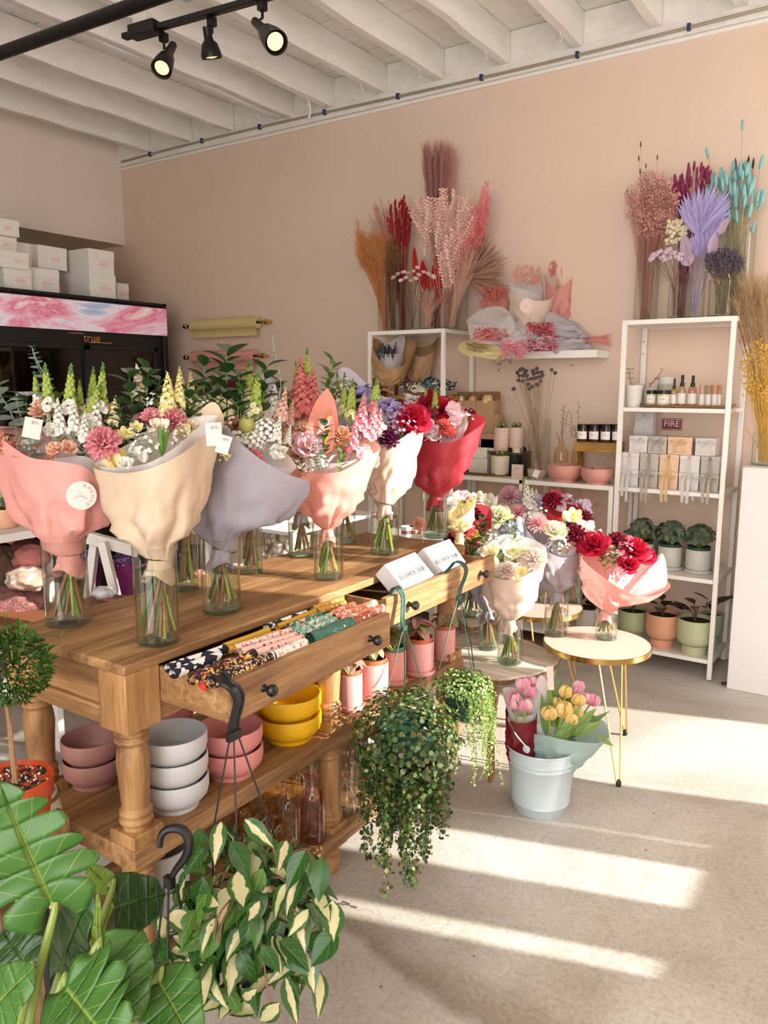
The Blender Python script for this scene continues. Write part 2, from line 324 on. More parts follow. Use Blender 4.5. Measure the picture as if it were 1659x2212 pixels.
# ceiling boards and joists
b = MB(); y = FY0
while y < YW:
    b.box(FX0, FX1 + .1, y, min(y + .135, YW), 3.29 + ru(0, .008), 3.32); y += .14
b.box(FX0, FX1 + .1, FY0, YW, 3.322, 3.34); struct('ceiling', b, M_old)
def joist(x, wd=.045, z0=3.125):
    b = MB(); n = 26; jit = [(ru(-.004, .004), ru(-.006, .004)) for _ in range(n + 1)]
    def fn(u, v):
        i = min(n, int(round(v * n))); y = FY0 + (4.215 - FY0) * v; k = int(round(u * 4)) % 4
        dx, dz = jit[i]
        return (x + (-wd / 2 if k in (0, 3) else wd / 2) + dx, y, (z0 + dz if k in (0, 1) else 3.29))
    b.grid(fn, 4, n, wrap=True); b.box(x - wd / 2, x + wd / 2, 4.2, 4.2155, z0, 3.29)
    return b
for i, x in enumerate([-4.97, -4.51, -4.10, -3.645, -3.56, -3.235, -2.835, -2.44, -2.03, -1.62, -1.22, -.84, -.44, -.04, .36, .76, 1.16]):
    struct('trim_%d' % (i + 1), joist(x, .045 if i != 4 else .03, 3.125 if i != 4 else 3.118), M_old)
b = MB(); b.box(FX0, FX1, 4.205, 4.24, 3.06, 3.125); struct('trim_20', b, M_old, .002)
b = MB(); b.box(FX0, FX1, 4.22, 4.24, 3.126, 3.289); struct('trim_22', b, M_old)
b = MB(); b.box(FX0, FX1, 4.222, 4.24, 3.04, 3.056); b.box(FX0, FX1, 4.228, 4.24, 3.056, 3.06); struct('trim_21', b, M_white)
b = MB(); b.box(FX0, FX1, 4.222, 4.24, 0, .1); struct('baseboard_back', b, M_wall, .003)
# conduit along the top plate with its clips
b = MB(); P_ = []
for i in range(60):
    u = i / 59; x = -5.25 + u * 6.5; z = 3.09 + .012 * math.sin(u * 9) + .03 * max(0, u - .75) * 4 * .6
    P_.append((x, 4.195, z))
cnd = tag(b.build('x', M_old), 'beige armoured cable running along the top of the back wall', 'cable'); cnd.name = 'armoured_cable'
b = MB(); b.tube(P_, .008, 8); me = b.mesh('armoured_cable', mat('cable_steel', '#a59a88', .5, .3)); cnd.data = me
for i in range(3, 59, 5):
    b = MB(); p = P_[i]; b.box(p[0] - .008, p[0] + .008, 4.183, 4.207, p[2] - .014, p[2] + .016); b.build('cable_clip', mat('clip_blue', '#27305a', .5), cnd)
b = MB(); p0 = at(668, 215, y=4.1); b.tube([p0 + V((0, 0, .12)), p0, p0 + V((.0, .01, -.08)), p0 + V((-.015, .01, -.1))], .007, 6)
tag(b.build('wire_end', M_white), 'white painted wire end hanging down from the joists above the wall', 'wire')
for i, (px, py) in enumerate([(330, 287), (423, 264), (556, 245), (645, 210), (760, 180), (894, 148), (1046, 120), (1192, 65)]):
    p = at(px, py, y=4.0); p.z = min(p.z, 3.095); p.x = min([-4.97, -4.51, -4.10, -3.645, -3.235, -2.835, -2.44, -2.03, -1.62, -1.22], key=lambda q: abs(q - p.x)) - .012; b = MB(); b.tube([p + V((.0, 0, .05))] + [p + V((.012 * math.cos(a), 0, .012 * math.sin(a))) for a in (1.6, .8, 0, -.8, -1.6, -2.4, -3.1)], .0025, 5)
    z0 = 3.125 - p.z
    b.tube([p + V((0, 0, .05)), p + V((0, 0, max(.05, z0)))], .0025, 5)
    tag(b.build('cup_hook', M_white), 'small white cup hook screwed under a ceiling joist near the back wall', 'hook', 'cup hooks under the joists')
# ================================================================ CEILING LIGHTS, PIPE
za = 2.93
r0, r1 = at(268, 80, z=za), at(560, -2, z=za); dr = (r1 - r0).normalized()
tr = thing('track_light', 'black ceiling track with three black spotlights', 'track light', r0)
b = MB(); R = frame((0, 0, 0), (0, 0, 1), x=dr)
b.box(0, 2.2, -.017, .017, -.011, .011, 0, R); b.build('rail', M_black, tr, bevel=.002)
b = MB(); b.box(.05, .2, -.03, .03, -.02, .03, 0, R); b.build('feed_box', M_black, tr, bevel=.003)
b = MB(); b.box(.08, .16, -.025, .025, .032, .075, 0, R); b.tube([R @ V((.1, 0, .06)), R @ V((-.02, 0, .09)), R @ V((-.03, .01, .19))], .008); b.build('junction_box', M_old, tr)
M_bulb = mat('lamp_glow', '#ffc27a', emit=4); M_shadein = mat('lamp_inner', '#b89a6a', .3, .8)
def dz(p): return V(p) - r0
for (jx, jy), (ax, ay), (bx, by), off, rr in [((353, 68), (374, 97), (348, 150), -.10, .043), ((457, 33), (446, 58), (458, 126), .045, .043), ((566, -2), (551, 47), (597, 92), -.14, .046)]:
    j = at(jx, jy, z=za); d0 = dep(j); A = at(ax, ay, d=d0); B = at(bx, by, d=d0 + off)
    L = (B - A).length; ax_ = (B - A).normalized()
    sp_ = MB(); Mx = frame(dz(A), ax_)
    sp_.lathe([(.0, -.002), (.017, 0), (.018, .03), (.02, L * .42), (.034, L * .55), (rr, L * .85), (rr * 1.03, L), (rr * .96, L), (rr * .9, L * .85), (.028, L * .58), (0, L * .5)], 24, 0, Mx)
    sh = sp_.build('spot_lamp', M_black, tr)
    q = MB(); q.tube([dz(j), dz(j) + V((0, 0, -.07)), dz(A) + V((0, 0, .0)) + ax_ * .01], .006); q.bc(tuple(dz(j) + V((0, 0, -.025))), (.03, .03, .035)); q.build('bracket', M_black, sh)
    q = MB(); q.ball((0, 0, 0), rr * .72, 0, 16, 8, .35, frame(dz(B) - ax_ * .012, ax_)); q.build('bulb', M_bulb, sh)
    li = bpy.data.lights.new('spot_bulb', 'SPOT'); lo = bpy.data.objects.new('spot_bulb', li); C.objects.link(lo); li.energy = 6; li.spot_size = 1.3; li.color = (1, .8, .55)
    lo.parent = sh; lo.location = dz(B) + ax_ * .01; lo.rotation_euler = ax_.to_track_quat('-Z', 'Y').to_euler(); li.shadow_soft_size = .03
q0, q1 = at(-60, 137, z=2.82), at(330, -3, z=2.82); dq = (q1 - q0).normalized(); b = MB(); b.tube([q0 - dq * 1.5, q0, q1, q1 + dq * 2.5], .0265, 20)
tag(b.build('ceiling_pipe', mat('pipe_black', '#151210', .4, .2, bump=.3, bscale=30)), 'thick black iron pipe crossing below the joists at top left', 'pipe')
# ================================================================ FRIDGE AND WHAT STANDS ON IT
XF = -4.5
def rectX(x0, y0, x1, y1, X):
    a = at(x0, (y0 + y1) / 2, x=X); c = at(x1, (y0 + y1) / 2, x=X); m_ = (x0 + x1) / 2
    return a.y, c.y, at(m_, y1, x=X).z, at(m_, y0, x=X).z
def rectY(x0, y0, x1, y1, Y):
    a = at(x0, (y0 + y1) / 2, y=Y); c = at(x1, (y0 + y1) / 2, y=Y); m_ = (x0 + x1) / 2
    return a.x, c.x, at(m_, y1, y=Y).z, at(m_, y0, y=Y).z
yr = at(361, 690, x=XF).y; zt = at(360, 657, x=XF).z
fr = thing('display_fridge', 'tall black glass-door flower fridge with a painted pink and blue header', 'fridge', (XF, yr, 0))
yl = -1.85; b = MB(); b.box(-.72, -.68, yl, 0, .1, zt); b.box(-.72, 0, -.04, 0, .1, zt); b.box(-.72, 0, yl, yl + .04, .1, zt); b.box(-.72, 0, yl, 0, zt - .02, zt); b.box(-.72, 0, yl, 0, .0, .2); b.box(-.7, -.03, yl, 0, zt - .5, zt)
b.build('cabinet', M_black, fr, bevel=.004)
def paint():
    m, t, b = nt('swirled_painting'); tc = t.nodes.new('ShaderNodeTexCoord'); mp = t.nodes.new('ShaderNodeMapping'); mp.inputs['Scale'].default_value = (1, 1.1, 3.6); mp.inputs['Rotation'].default_value = (.12, 0, 0); t.links.new(tc.outputs['Object'], mp.inputs[0])
    n1 = N(t, 'ShaderNodeTexNoise', Scale=1.5, Detail=10.0, Roughness=.6, Distortion=.9); t.links.new(mp.outputs[0], n1.inputs['Vector'])
    c = ramp(t, n1.outputs[0], [(.3, '#6f9cc4'), (.4, '#a9b6d6'), (.46, '#eadfe8'), (.52, '#e7a6ba'), (.58, '#d9708c'), (.63, '#efc4c9'), (.68, '#f4ece6'), (.72, '#c06a4a'), (.75, '#e9d3dc')])
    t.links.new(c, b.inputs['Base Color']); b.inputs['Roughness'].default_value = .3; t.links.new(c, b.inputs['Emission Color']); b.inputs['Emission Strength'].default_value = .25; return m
def ry(x, y): p = at(x, y, x=XF); return p.y - yr
b = MB(); b.box(-.001, .012, yl + .03, ry(358, 695), at(358, 726, x=XF).z, at(358, 668, x=XF).z); b.build('header_panel', paint(), fr)
ztop = at(199, 752, x=XF).z; dk = mat('fridge_dark', '#0a0908', .6)
M_fglass = glass('fridge_glass', (.42, .38, .34), .8, .02, 1.6)
for k, (a_, c_) in enumerate([(ry(199, 850), ry(336, 850)), (ry(8, 850), ry(190, 850))]):
    d = MB(); t_ = .035; z0, z1 = .3, ztop + .02; lo_ = a_ - .03; hi_ = c_ + .03; xx = -.02 * k
    d.box(xx - .02, xx + .01, lo_, a_, z0, z1); d.box(xx - .02, xx + .01, c_, hi_, z0, z1); d.box(xx - .02, xx + .01, lo_, hi_, z1 - .03, z1); d.box(xx - .02, xx + .01, lo_, hi_, z0, z0 + .04)
    dr_ = d.build('door', M_black, fr, bevel=.002); g = MB(); g.box(xx - .008, xx - .003, a_, c_, z0 + .03, z1 - .03); g.build('pane', M_fglass, dr_)
d = MB(); ya, yb = ry(152, 850), ry(171, 850); d.box(-.05, -.035, ya, ya + .02, .3, ztop); d.box(-.05, -.03, ya + .035, yb, .3, ztop); d.build('door_track', mat('aluminium', '#b9b0a0', .35, .7), fr)
for zz in (.5, .95, 1.3):
    d = MB(); d.box(-.6, -.08, yl + .05, -.05, zz, zz + .012); d.build('shelf', mat('fridge_shelf', '#3a3632', .4, .5), fr)
mesh_text('true', .075, M_brass, fr, Matrix.Translation((.013, ry(196, 731), at(196, 731, x=XF).z)) @ Matrix.Rotation(PI / 2, 4, 'Z') @ Matrix.Rotation(PI / 2, 4, 'X'))
d = MB(); yy = ry(196, 731); zz = at(196, 731, x=XF).z; d.box(.01, .013, yy - .17, yy - .06, zz + .025, zz + .03); d.box(.01, .013, yy - .02, yy + .15, zz - .028, zz - .023); d.build('lettering_bar', M_brass, fr)
p = at(50, 850, x=XF); d = MB(); a0 = rectX(31, 846, 69, 854, XF); d.box(.012, .014, a0[0] - yr, a0[1] - yr, a0[2], a0[3]); st = d.build('door_sticker', M_white, fr)
mesh_text('Slide To Open', .026, M_black, st, Matrix.Translation((.0145, (a0[0] + a0[1]) / 2 - yr, (a0[2] + a0[3]) / 2)) @ Matrix.Rotation(PI / 2, 4, 'Z') @ Matrix.Rotation(PI / 2, 4, 'X'))
M_card = mat('white_card', '#ece7df', .6, var=.03); M_logo = mat('pink_print', '#d6a79c', .7)
GB = 'white gift boxes piled on the fridge'
for i, (x0, y0, x1, y1, X, dx, lab) in enumerate([
    (8, 578, 68, 624, -4.62, .22, 'white shop box, bottom left of the pile on the fridge'), (62, 580, 128, 637, -4.68, .3, 'long white shop box standing on the fridge left of the paired boxes'),
    (194, 592, 250, 646, -4.6, .3, 'lower of the two big white boxes at the right of the fridge top'), (252, 612, 278, 650, -4.75, .2, 'small white box half hidden at the right end of the fridge top'),
    (0, 543, 62, 580, -4.6, .24, 'open tilted white box with a round seal, second from the bottom at left'), (38, 526, 82, 580, -4.85, .2, 'narrow white box behind the open tilted box'),
    (82, 533, 144, 582, -4.78, .28, 'white box standing in the middle of the second layer'), (192, 540, 246, 597, -4.62, .3, 'topmost white box at the right of the pile'),
    (-20, 506, 36, 545, -4.75, .2, 'white box second from the top of the tall left stack'), (-22, 472, 41, 508, -4.7, .2, 'topmost white box of the tall left stack')]):
    a, c, z0, z1 = rectX(x0, y0, x1, y1, X)
    if i in (0, 1, 2, 3): z0 = zt
    bx = thing('gift_box', lab, 'box', (X, a, z0)); h = z1 - z0; wd = c - a
    m_ = MB(); m_.box(-dx, 0, 0, wd, 0, h - .002); m_.build('body', M_card, bx, bevel=.003)
    m_ = MB(); m_.box(-dx - .002, .002, -.002, wd + .002, h * .62, h); m_.build('lid', M_card, bx, bevel=.002)
    if x1 > 30:
        T = Matrix.Translation((.003, wd * .6, h * .45)) @ Matrix.Rotation(PI / 2, 4, 'Z') @ Matrix.Rotation(PI / 2, 4, 'X')
        q = MB(); q.lathe([(.0, 0), (h * .2, 0), (h * .2, .0005), (0, .0005)], 20, 0, T); s_ = q.build('seal', mat('seal_paper', '#ead8cf', .6), bx)
        mesh_text('ROCOCO', h * .1, M_logo, s_, T @ Matrix.Translation((0, 0, .001)))
# ================================================================ PAPER ROLLS ON THE WALL
for (x0, x1, y, rr, col, fin, lab) in [(417, 556, 704, .052, '#d8c489', True, 'pale yellow wrapping paper on the top wall roller'), (418, 549, 772, .055, '#dd9c8f', True, 'salmon pink wrapping paper on the middle wall roller'), (424, 552, 832, .05, '#5e0f1c', True, 'dark red wrapping paper on the bottom wall roller')]:
    a = at(x0, y, y=YW - .07); c = at(x1, y - 3, y=YW - .07); z = a.z; L = c.x - a.x
    t = thing('paper_roller', lab, 'paper roll', (a.x, YW - .07, z)); m_ = mat('roll_' + col, col, .6, var=.04)
    q = MB(); Mx = frame((0, 0, 0), (1, 0, 0)); q.lathe([(.012, 0), (rr * .8, 0), (rr * .8, L), (.012, L), (.012, 0)], 28, 0, Mx); q.build('paper', m_, t)
    q = MB(); q.grid(lambda u, v: (u * L, -.03 + .025 * v + .012 * math.sin(v * 3), -rr * .75 - v * .05), 6, 5); q.build('loose_sheet', m_, t)
    q = MB(); q.tube([(-.06, 0, 0), (L + .06, 0, 0)], .008, 10); q.build('rod', mat('dark_rod', '#3a2a22', .4), t)
    for s_ in (-.075, L + .075):
        q = MB(); q.lathe([(0, -.03), (.014, -.024), (.02, -.008), (.018, .004), (.01, .012), (.013, .018), (.012, .028), (0, .03)], 16, 0, frame((s_, 0, 0), (1 if s_ < 0 else -1, 0, 0))); q.build('finial', M_brass, t)
        q = MB(); q.tube([(s_ * (1 if s_ > 0 else .6), 0, 0), (s_ * (1 if s_ > 0 else .6), .07, 0)], .006); q.build('bracket', M_brass, t)
# ================================================================ THE WOODEN CONSOLE TABLE
WT, WB, WN = wood('mango_wood', '#523820', '#8f6841', '#bd9464', 1, 6), wood('mango_wood_leg', '#5c3d20', '#976d42', '#bb915e', 2, 6), wood('mango_wood_end', '#523820', '#8a633c', '#b38b5a', 0, 6)
TX0, TX1, TY0, TY1, TZ = -1.685, -1.258, .948, 2.385, .855
tb = thing('console_table', 'long rustic wooden console table with turned legs, open drawers and two lower shelves', 'table', (-1.47, 1.66, 0))
b = MB(); b.box(TX0, TX1, TY0, TY1, TZ - .022, TZ); b.build('tabletop', WT, tb, True, bevel=.004)
LEGP = [(0, .0), (.022, 0), (.027, .02), (.028, .04), (.022, .05), (.024, .056), (.028, .062), (.024, .07), (.022, .075), (.03, .085), (.034, .09)]
def legm(x, y):
    b = MB(); T = Matrix.Translation((x, y, 0))
    b.lathe(LEGP, 24, 0, T)
    b.box(x - .036, x + .036, y - .036, y + .036, .088, .158)
    pr = lambda z0, z1: [(.03, z0), (.03, z0 + .012), (.036, z0 + .016), (.036, z0 + .024), (.031, z0 + .028), (.035, z0 + .034), (.035, z0 + .042), (.029, z0 + .048), (.033, z0 + .12), (.0355, z1 - .085), (.033, z1 - .06), (.028, z1 - .045), (.036, z1 - .04), (.037, z1 - .033), (.031, z1 - .028), (.036, z1 - .022), (.036, z1 - .014), (.03, z1 - .009), (.029, z1)]
    b.lathe(pr(.156, .402), 24, 0, T); b.box(x - .04, x + .04, y - .04, y + .04, .398, .478); b.lathe(pr(.476, .712), 24, 0, T)
    return b
for x in (-1.303, -1.64):
    for y in (.993, 1.662, 2.338):
        b = legm(x, y); b.box(x - .044, x + .044, y - .044, y + .044, .705, .834) if y != 1.662 else b.box(x - .03, x + .03, y - .03, y + .03, .705, .74); b.build('leg', WB, tb, True, bevel=.003)
b = MB(); b.box(TX0, TX1, TY0 + .0, TY1 - .0, .405, .45); b.build('upper_shelf', WT, tb, True, bevel=.004)
b = MB(); b.box(TX0, TX1, TY0 + .0, TY1 - .0, .1, .142); b.build('lower_shelf', WT, tb, True, bevel=.004)
for y0, y1 in ((.955, .985), (2.345, 2.375)):
    b = MB(); b.box(-1.6, -1.345, y0, y1, .71, .748); b.box(-1.6, -1.345, y0, y1, .8, .834); b.box(-1.6, -1.345, y0 + .012, y1 - .008, .74, .81); b.build('end_panel', WN, tb, True, bevel=.002)
b = MB(); b.box(-1.29, -1.265, 1.03, 2.3, .71, .748); b.box(-1.29, -1.265, 1.63, 1.69, .74, .834); b.build('front_rail', WT, tb, True, bevel=.002)
b = MB(); b.box(-1.68, -1.655, 1.03, 2.3, .71, .834); b.build('back_rail', WT, tb, True, bevel=.002)
def drawer(y0, y1, xf, z0, z1):
    d = MB(); xb = -1.58
    d.box(xf - .018, xf, y0, y1, z0, z1); d.box(xb, xf - .018, y0 + .004, y0 + .016, z0 + .008, z1 - .012); d.box(xb, xf - .018, y1 - .016, y1 - .004, z0 + .008, z1 - .012)
    d.box(xb, xf - .018, y0 + .01, y1 - .01, z0 + .008, z0 + .014); d.box(xb, xb + .012, y0, y1, z0 + .008, z1 - .015)
    o = d.build('drawer', WT, tb, True, bevel=.002)
    for yk in (y0 + (y1 - y0) * .17, y0 + (y1 - y0) * .84):
        k = MB(); k.lathe([(0, 0), (.009, 0), (.006, .006), (.006, .012), (.012, .018), (.0135, .025), (.01, .031), (0, .033)], 16, 0, frame((xf, yk, (z0 + z1) / 2), (1, 0, 0))); k.build('knob', M_black, o, True)
    return o
drawer(1.035, 1.60, -1.055, .752, .838)
b = MB(); b.box(-1.27, -1.075, 1.037, 1.05, .752, .768); b.build('drawer_runner', WN, tb, True, bevel=.002)
drawer(1.71, 2.40 - .03, -1.14, .752, .836)
# ---------------------------------------------------------------- tea towels in the near drawer
PT = {
 'navy': pattern('navy_print', '#161b2c', ['#e9e6df', '#f0ece4'], 45, .42), 'blackfl': pattern('black_floral', '#14131a', ['#e8c063', '#e9dccd', '#cf8a6a'], 95, .3),
 'multi': pattern('cream_floral', '#1c1820', ['#efd9c8', '#d6743f', '#f2c44d', '#6b2a22'], 60, .36), 'mustard': mat('mustard_cloth', '#c79a2b', .85, var=.1), 'must2': pattern('mustard_dots', '#c7923a', ['#f4e6c8'], 90, .25),
 'pastel': pattern('pastel_print', '#efd0cd', ['#c85f77', '#7fa8a0', '#e9a35a'], 70, .3), 'pinkline': pattern('pink_line_print', '#edc1b4', ['#a6483f', '#f3d9cf'], 80, .22), 'white': pattern('white_floral', '#ece5dc', ['#c97a63', '#e7b79f'], 70, .26),
 'mint': pattern('mint_print', '#8fb7a2', ['#d98c62', '#2d6a50', '#dfe9df'], 60, .32), 'green': pattern('green_line_print', '#3f6b5c', ['#e2ebe2'], 110, .2), 'pinkmint': pattern('pink_green_print', '#3f7a62', ['#e59c9c', '#e9cdbf'], 60, .42),
 'coral': pattern('coral_print', '#dd8464', ['#f6e6dc', '#f0c7b2'], 60, .36), 'coral2': pattern('brick_print', '#a5543f', ['#f2dccf'], 75, .25)}
def towel(x0, y0, x1, y1, r, k, lab, z=.842):
    f_ = lambda x, y: at(300 + x / 2.86, 1260 + y / 2.86, z=z)
    a, c = f_(x0, y0), f_(x1, y1); r = r * 1.3 / 2.86 * m_px((a + c) / 2); a.x = min(max(a.x, -1.245), -1.085); c.x = min(max(c.x, -1.245), -1.085); a.z -= r * .3; c.z -= r * .3
    d = (c - a); L = d.length; Mx = frame((0, 0, 0), d, x=(0, 0, 1)); t = MB()
    def fn(u, v):
        th = u * 2 * PI * 2.4; rr = r * (.55 + .45 * u); s = v * L; w = 1 + .05 * math.sin(v * 7 + k_)
        return (rr * math.cos(th) * w, rr * math.sin(th) * .9 * w, s + .006 * u * (1 if v > .5 else -1))
    k_ = ru(0, 6); t.grid(fn, 44, 7); tag(t.build('tea_towel', PT[k], loc=a, rot=Mx.to_euler()), lab, 'tea towel', 'rolled tea towels in the open drawer')
for a in [(185, 515, 520, 400, 26, 'navy', 'rolled navy and white tea towel at the back left of the open drawer'), (215, 548, 490, 440, 27, 'navy', 'rolled navy tea towel with big white flowers, second from the back at the left'),
    (330, 585, 560, 480, 30, 'multi', 'rolled black tea towel with cream and orange flowers at the drawer\'s left'), (470, 520, 700, 432, 30, 'multi', 'rolled cream and red floral tea towel in the middle left of the drawer'),
    (440, 600, 850, 455, 36, 'blackfl', 'large rolled black tea towel with small yellow and white flowers at the drawer front'), (530, 385, 790, 290, 20, 'mustard', 'rolled plain mustard tea towel at the back, left one'),
    (560, 402, 860, 300, 20, 'must2', 'rolled mustard tea towel with tiny marks beside the plain one'), (790, 265, 1050, 175, 20, 'navy', 'thin navy tea towel rolled against the table edge, mid drawer'), (860, 262, 1085, 170, 17, 'mustard', 'thin mustard tea towel roll right of the navy one at the back'),
    (600, 395, 930, 290, 22, 'pastel', 'rolled pastel tea towel with coloured rings'), (640, 415, 960, 318, 22, 'pinkline', 'rolled pink tea towel with thin red lines'), (690, 438, 1000, 335, 24, 'pinkline', 'rolled pink leaf-print tea towel in front of the red-lined one'),
    (840, 450, 1040, 372, 32, 'white', 'rolled white tea towel with pale floral print at the drawer front'), (985, 415, 1085, 375, 24, 'pastel', 'short pale pink cloth roll beside the white floral towel'), (930, 262, 1110, 195, 20, 'pinkmint', 'rolled green and pink dotted tea towel near the back middle'),
    (950, 290, 1190, 195, 24, 'mint', 'rolled mint tea towel with peach fruit print'), (985, 312, 1205, 225, 22, 'mint', 'rolled mint tea towel tucked behind the dark green one'), (1065, 335, 1300, 238, 42, 'green', 'thick rolled dark green tea towel with white line flowers at the drawer front'),
    (1080, 150, 1250, 98, 17, 'must2', 'mustard dotted tea towel at the back right of the drawer'), (1110, 168, 1262, 118, 17, 'must2', 'mustard dotted tea towel in front of its twin at the back right'), (1190, 185, 1320, 130, 20, 'coral', 'coral tea towel with white flowers, back right'),
    (1215, 205, 1450, 120, 24, 'coral', 'long coral and pink tea towel sticking up at the right end'), (1250, 225, 1500, 148, 24, 'coral', 'coral speckled tea towel at the far right of the drawer'), (1300, 250, 1430, 195, 26, 'coral2', 'brick red tea towel with white flowers at the drawer front right')]:
    towel(*a)
p = at(446, 1479, z=.82); b = MB(); b.lathe([(0, 0), (.011, 0), (.013, .005), (.012, .012), (.006, .014), (0, .014)], 18, 0, frame(p + V((-.005, 0, -.005)), (.3, -.3, 1))); tag(b.build('red_cap', mat('red_plastic', '#d6402a', .35)), 'round red plastic cap in the left corner of the towel drawer', 'cap')
# ---------------------------------------------------------------- two white boxes leaning in the far drawer
def snip(c0, c1, c2, c3, th, lab, d):
    """face corners: top left, top right, bottom right, bottom left"""
    pts = [at(*q, d=dd) for q, dd in zip((c0, c1, c2, c3), d)]
    ex = (pts[1] - pts[0]); ez = (pts[0] - pts[3]); n = ex.cross(ez).normalized(); ex2 = ex.normalized(); ez2 = (ez - ex2 * ez.dot(ex2)).normalized(); n = ex2.cross(ez2)
    if n.dot(tocam(pts[0])) < 0: n = -n
    W_, H_ = ex.length, ez.length; R = Matrix((ex2, -n, ez2)).transposed(); o = thing('snips_box', lab, 'box', pts[3], rot=R.to_euler())
    b = MB(); b.box(0, W_, 0, th, 0, H_); b.build('carton', mat('box_white', '#d9d8d8', .45, var=.01), o, bevel=.002)
    mesh_text('FLOWER SNIP', W_ * .135, mat('grey_print', '#5d5a58', .6), o, Matrix.Translation((W_ * .5, -.0012, H_ * .36)) @ Matrix.Rotation(PI / 2, 4, 'X'), name='printed_words')
snip((840, 1217), (905, 1190), (938, 1246), (874, 1273), .05, 'white box leaning in the far drawer, nearer one in full sun', (2.28, 2.42, 2.38, 2.24))
snip((923, 1183), (980, 1162), (1010, 1216), (950, 1238), .05, 'white box leaning in the far drawer, farther one next to the green hook', (2.5, 2.62, 2.58, 2.46))
# ================================================================ BOWLS, POTS AND BOTTLES ON THE TABLE'S SHELVES
def mc(n, c, r=.5): return mat(n, c, r, var=.03, scale=5)
def bowl_m(r, h):
    b = MB(); b.lathe([(0, .003), (r * .62, .003), (r * .62, 0), (r * .68, 0), (r * .69, h * .14), (r * .8, h * .24), (r * .95, h * .42), (r, h * .62), (r, h * .96), (r * .985, h), (r * .95, h), (r * .93, h * .6), (r * .8, h * .3), (r * .5, h * .2), (0, h * .2)], 40); return b
def stack(px, py, z, r, h, dz, n, name, col, cn, where, grp=None):
    p = at(px, py, z=z); me = None
    for i in range(n):
        if me is None: me = bowl_m(r, h).mesh('bowl', mc(name, col))
        o = bpy.data.objects.new('footed_bowl', me); C.objects.link(o); o.location = (p.x, p.y, z + i * dz)
        pos = ['bottom', 'middle', 'top'] if n == 3 else (['lower', 'upper'] if n == 2 else ['single'])
        tag(o, '%s footed ceramic bowl, %s of the stack %s' % (cn, pos[i], where), 'bowl', 'stacked bowls on the table shelf')
    return p
stack(380, 1737, .451, .077, .074, .052, 3, 'grey_ceramic', '#c7c6c6', 'pale grey', 'beside the near table leg')
stack(203, 1690, .451, .07, .07, .05, 2, 'mauve_ceramic', '#a5756c', 'mauve pink', 'left of the near table leg')
stack(500, 1668, .451, .08, .074, .052, 2, 'pink_ceramic', '#d58a84', 'salmon pink', 'between the grey and yellow bowls')
stack(372, 1612, .451, .06, .07, .05, 2, 'red_ceramic', '#b9655f', 'dusky pink', 'behind the grey bowls')
pb = stack(626, 1592, .451, .088, .074, .056, 2, 'yellow_ceramic', '#e8b50f', 'bright yellow', 'in front of the middle leg')
b = MB(); b.box(-.02, .02, -.012, .012, 0, .001); o = b.build('price_tag', mat('kraft_tag', '#c9b48c', .8), loc=(pb.x - .06, pb.y + .045, .451 + .056 + .078), rot=(.2, .1, .9)); tag(o, 'small kraft tag reading SALE on the upper yellow bowl', 'tag')
mesh_text('SALE!', .012, M_black, o, Matrix.Translation((0, 0, .0014)))
p = at(365, 1885, z=.143); b = MB(); b.lathe([(0, 0), (.055, 0), (.06, .004), (.072, .2), (.073, .205), (.069, .205), (.058, .01), (0, .01)], 32); tag(b.build('planter_pot', mc('lightgrey_ceramic', '#bdbcbb'), loc=(-1.38, 1.11, .143)), 'tall light grey pot on the lower shelf behind the black hook', 'pot')
def cylpot(loc, r, h, name, m, label, cat='plant pot', saucer=True, group=None, inner=None):
    o = thing(name, label, cat, loc, group=group); b = MB(); z0 = .012 if saucer else 0
    b.lathe([(0, z0), (r * .93, z0), (r * .97, z0 + .003), (r, z0 + .01), (r, h - .003), (r * .985, h), (r * .93, h), (r * .92, h - .02), (0, h - .02)], 32); b.build('pot', m, o)
    if saucer:
        b = MB(); b.lathe([(0, 0), (r * 1.05, 0), (r * 1.12, .004), (r * 1.13, .016), (r * 1.09, .016), (r * 1.05, .008), (0, .008)], 32); b.build('saucer', m, o)
    if inner:
        b = MB(); b.lathe([(r * .84, h - .03), (r * .88, h + .012), (r * .92, h + .014), (r * .86, h + .014), (r * .84, h), (0, h)], 28); b.build('inner_pot', inner, o)
    b = MB(); b.lathe([(0, h + .002), (r * .83, h + .002)], 16); b.build('soil', mat('soil', '#2a1d15', .95, var=.5, scale=90, bump=.6, bscale=120), o)
    return o
def leaf(mb, base, tip, nrm, wd, m=0, fold=.15, curl=.15, nu=4, nv=5, shape='ell', tipp=1.0, mf=None, wave=0):
    """one leaf blade between base and tip, width wd each side"""
    base, tip = V(base), V(tip); ax = tip - base; L = ax.length; ax = ax / L; n = V(nrm); n = (n - ax * n.dot(ax)); n = n.normalized() if n.length > 1e-5 else ax.orthogonal().normalized(); s = ax.cross(n)
    def prof(v):
        if shape == 'ell': return math.sin(PI * min(1, max(0, v)) ** .85) ** .8
        if shape == 'heart': return (min(1, (v + .02) * 5) ** .5) * (1 - v ** 2.4) ** .8
        if shape == 'round': return math.sin(PI * v) ** .55
        if shape == 'lance': return math.sin(PI * v ** .7) ** 1.0
        return math.sin(PI * v)
    def fn(u, v):
        q = u * 2 - 1; w = prof(v) * wd; vv = v
        if shape == 'heart': vv = v - .16 * abs(q) ** 1.5 * (1 - v) ** 2
        z = fold * abs(q) * w - curl * L * (vv - .3) ** 2 + wave * L * math.sin(v * 14 + q * 2) * abs(q)
        return base + ax * (L * vv) + s * (q * w) + n * z
    mb.grid(fn, nu, nv, m, mf=mf)
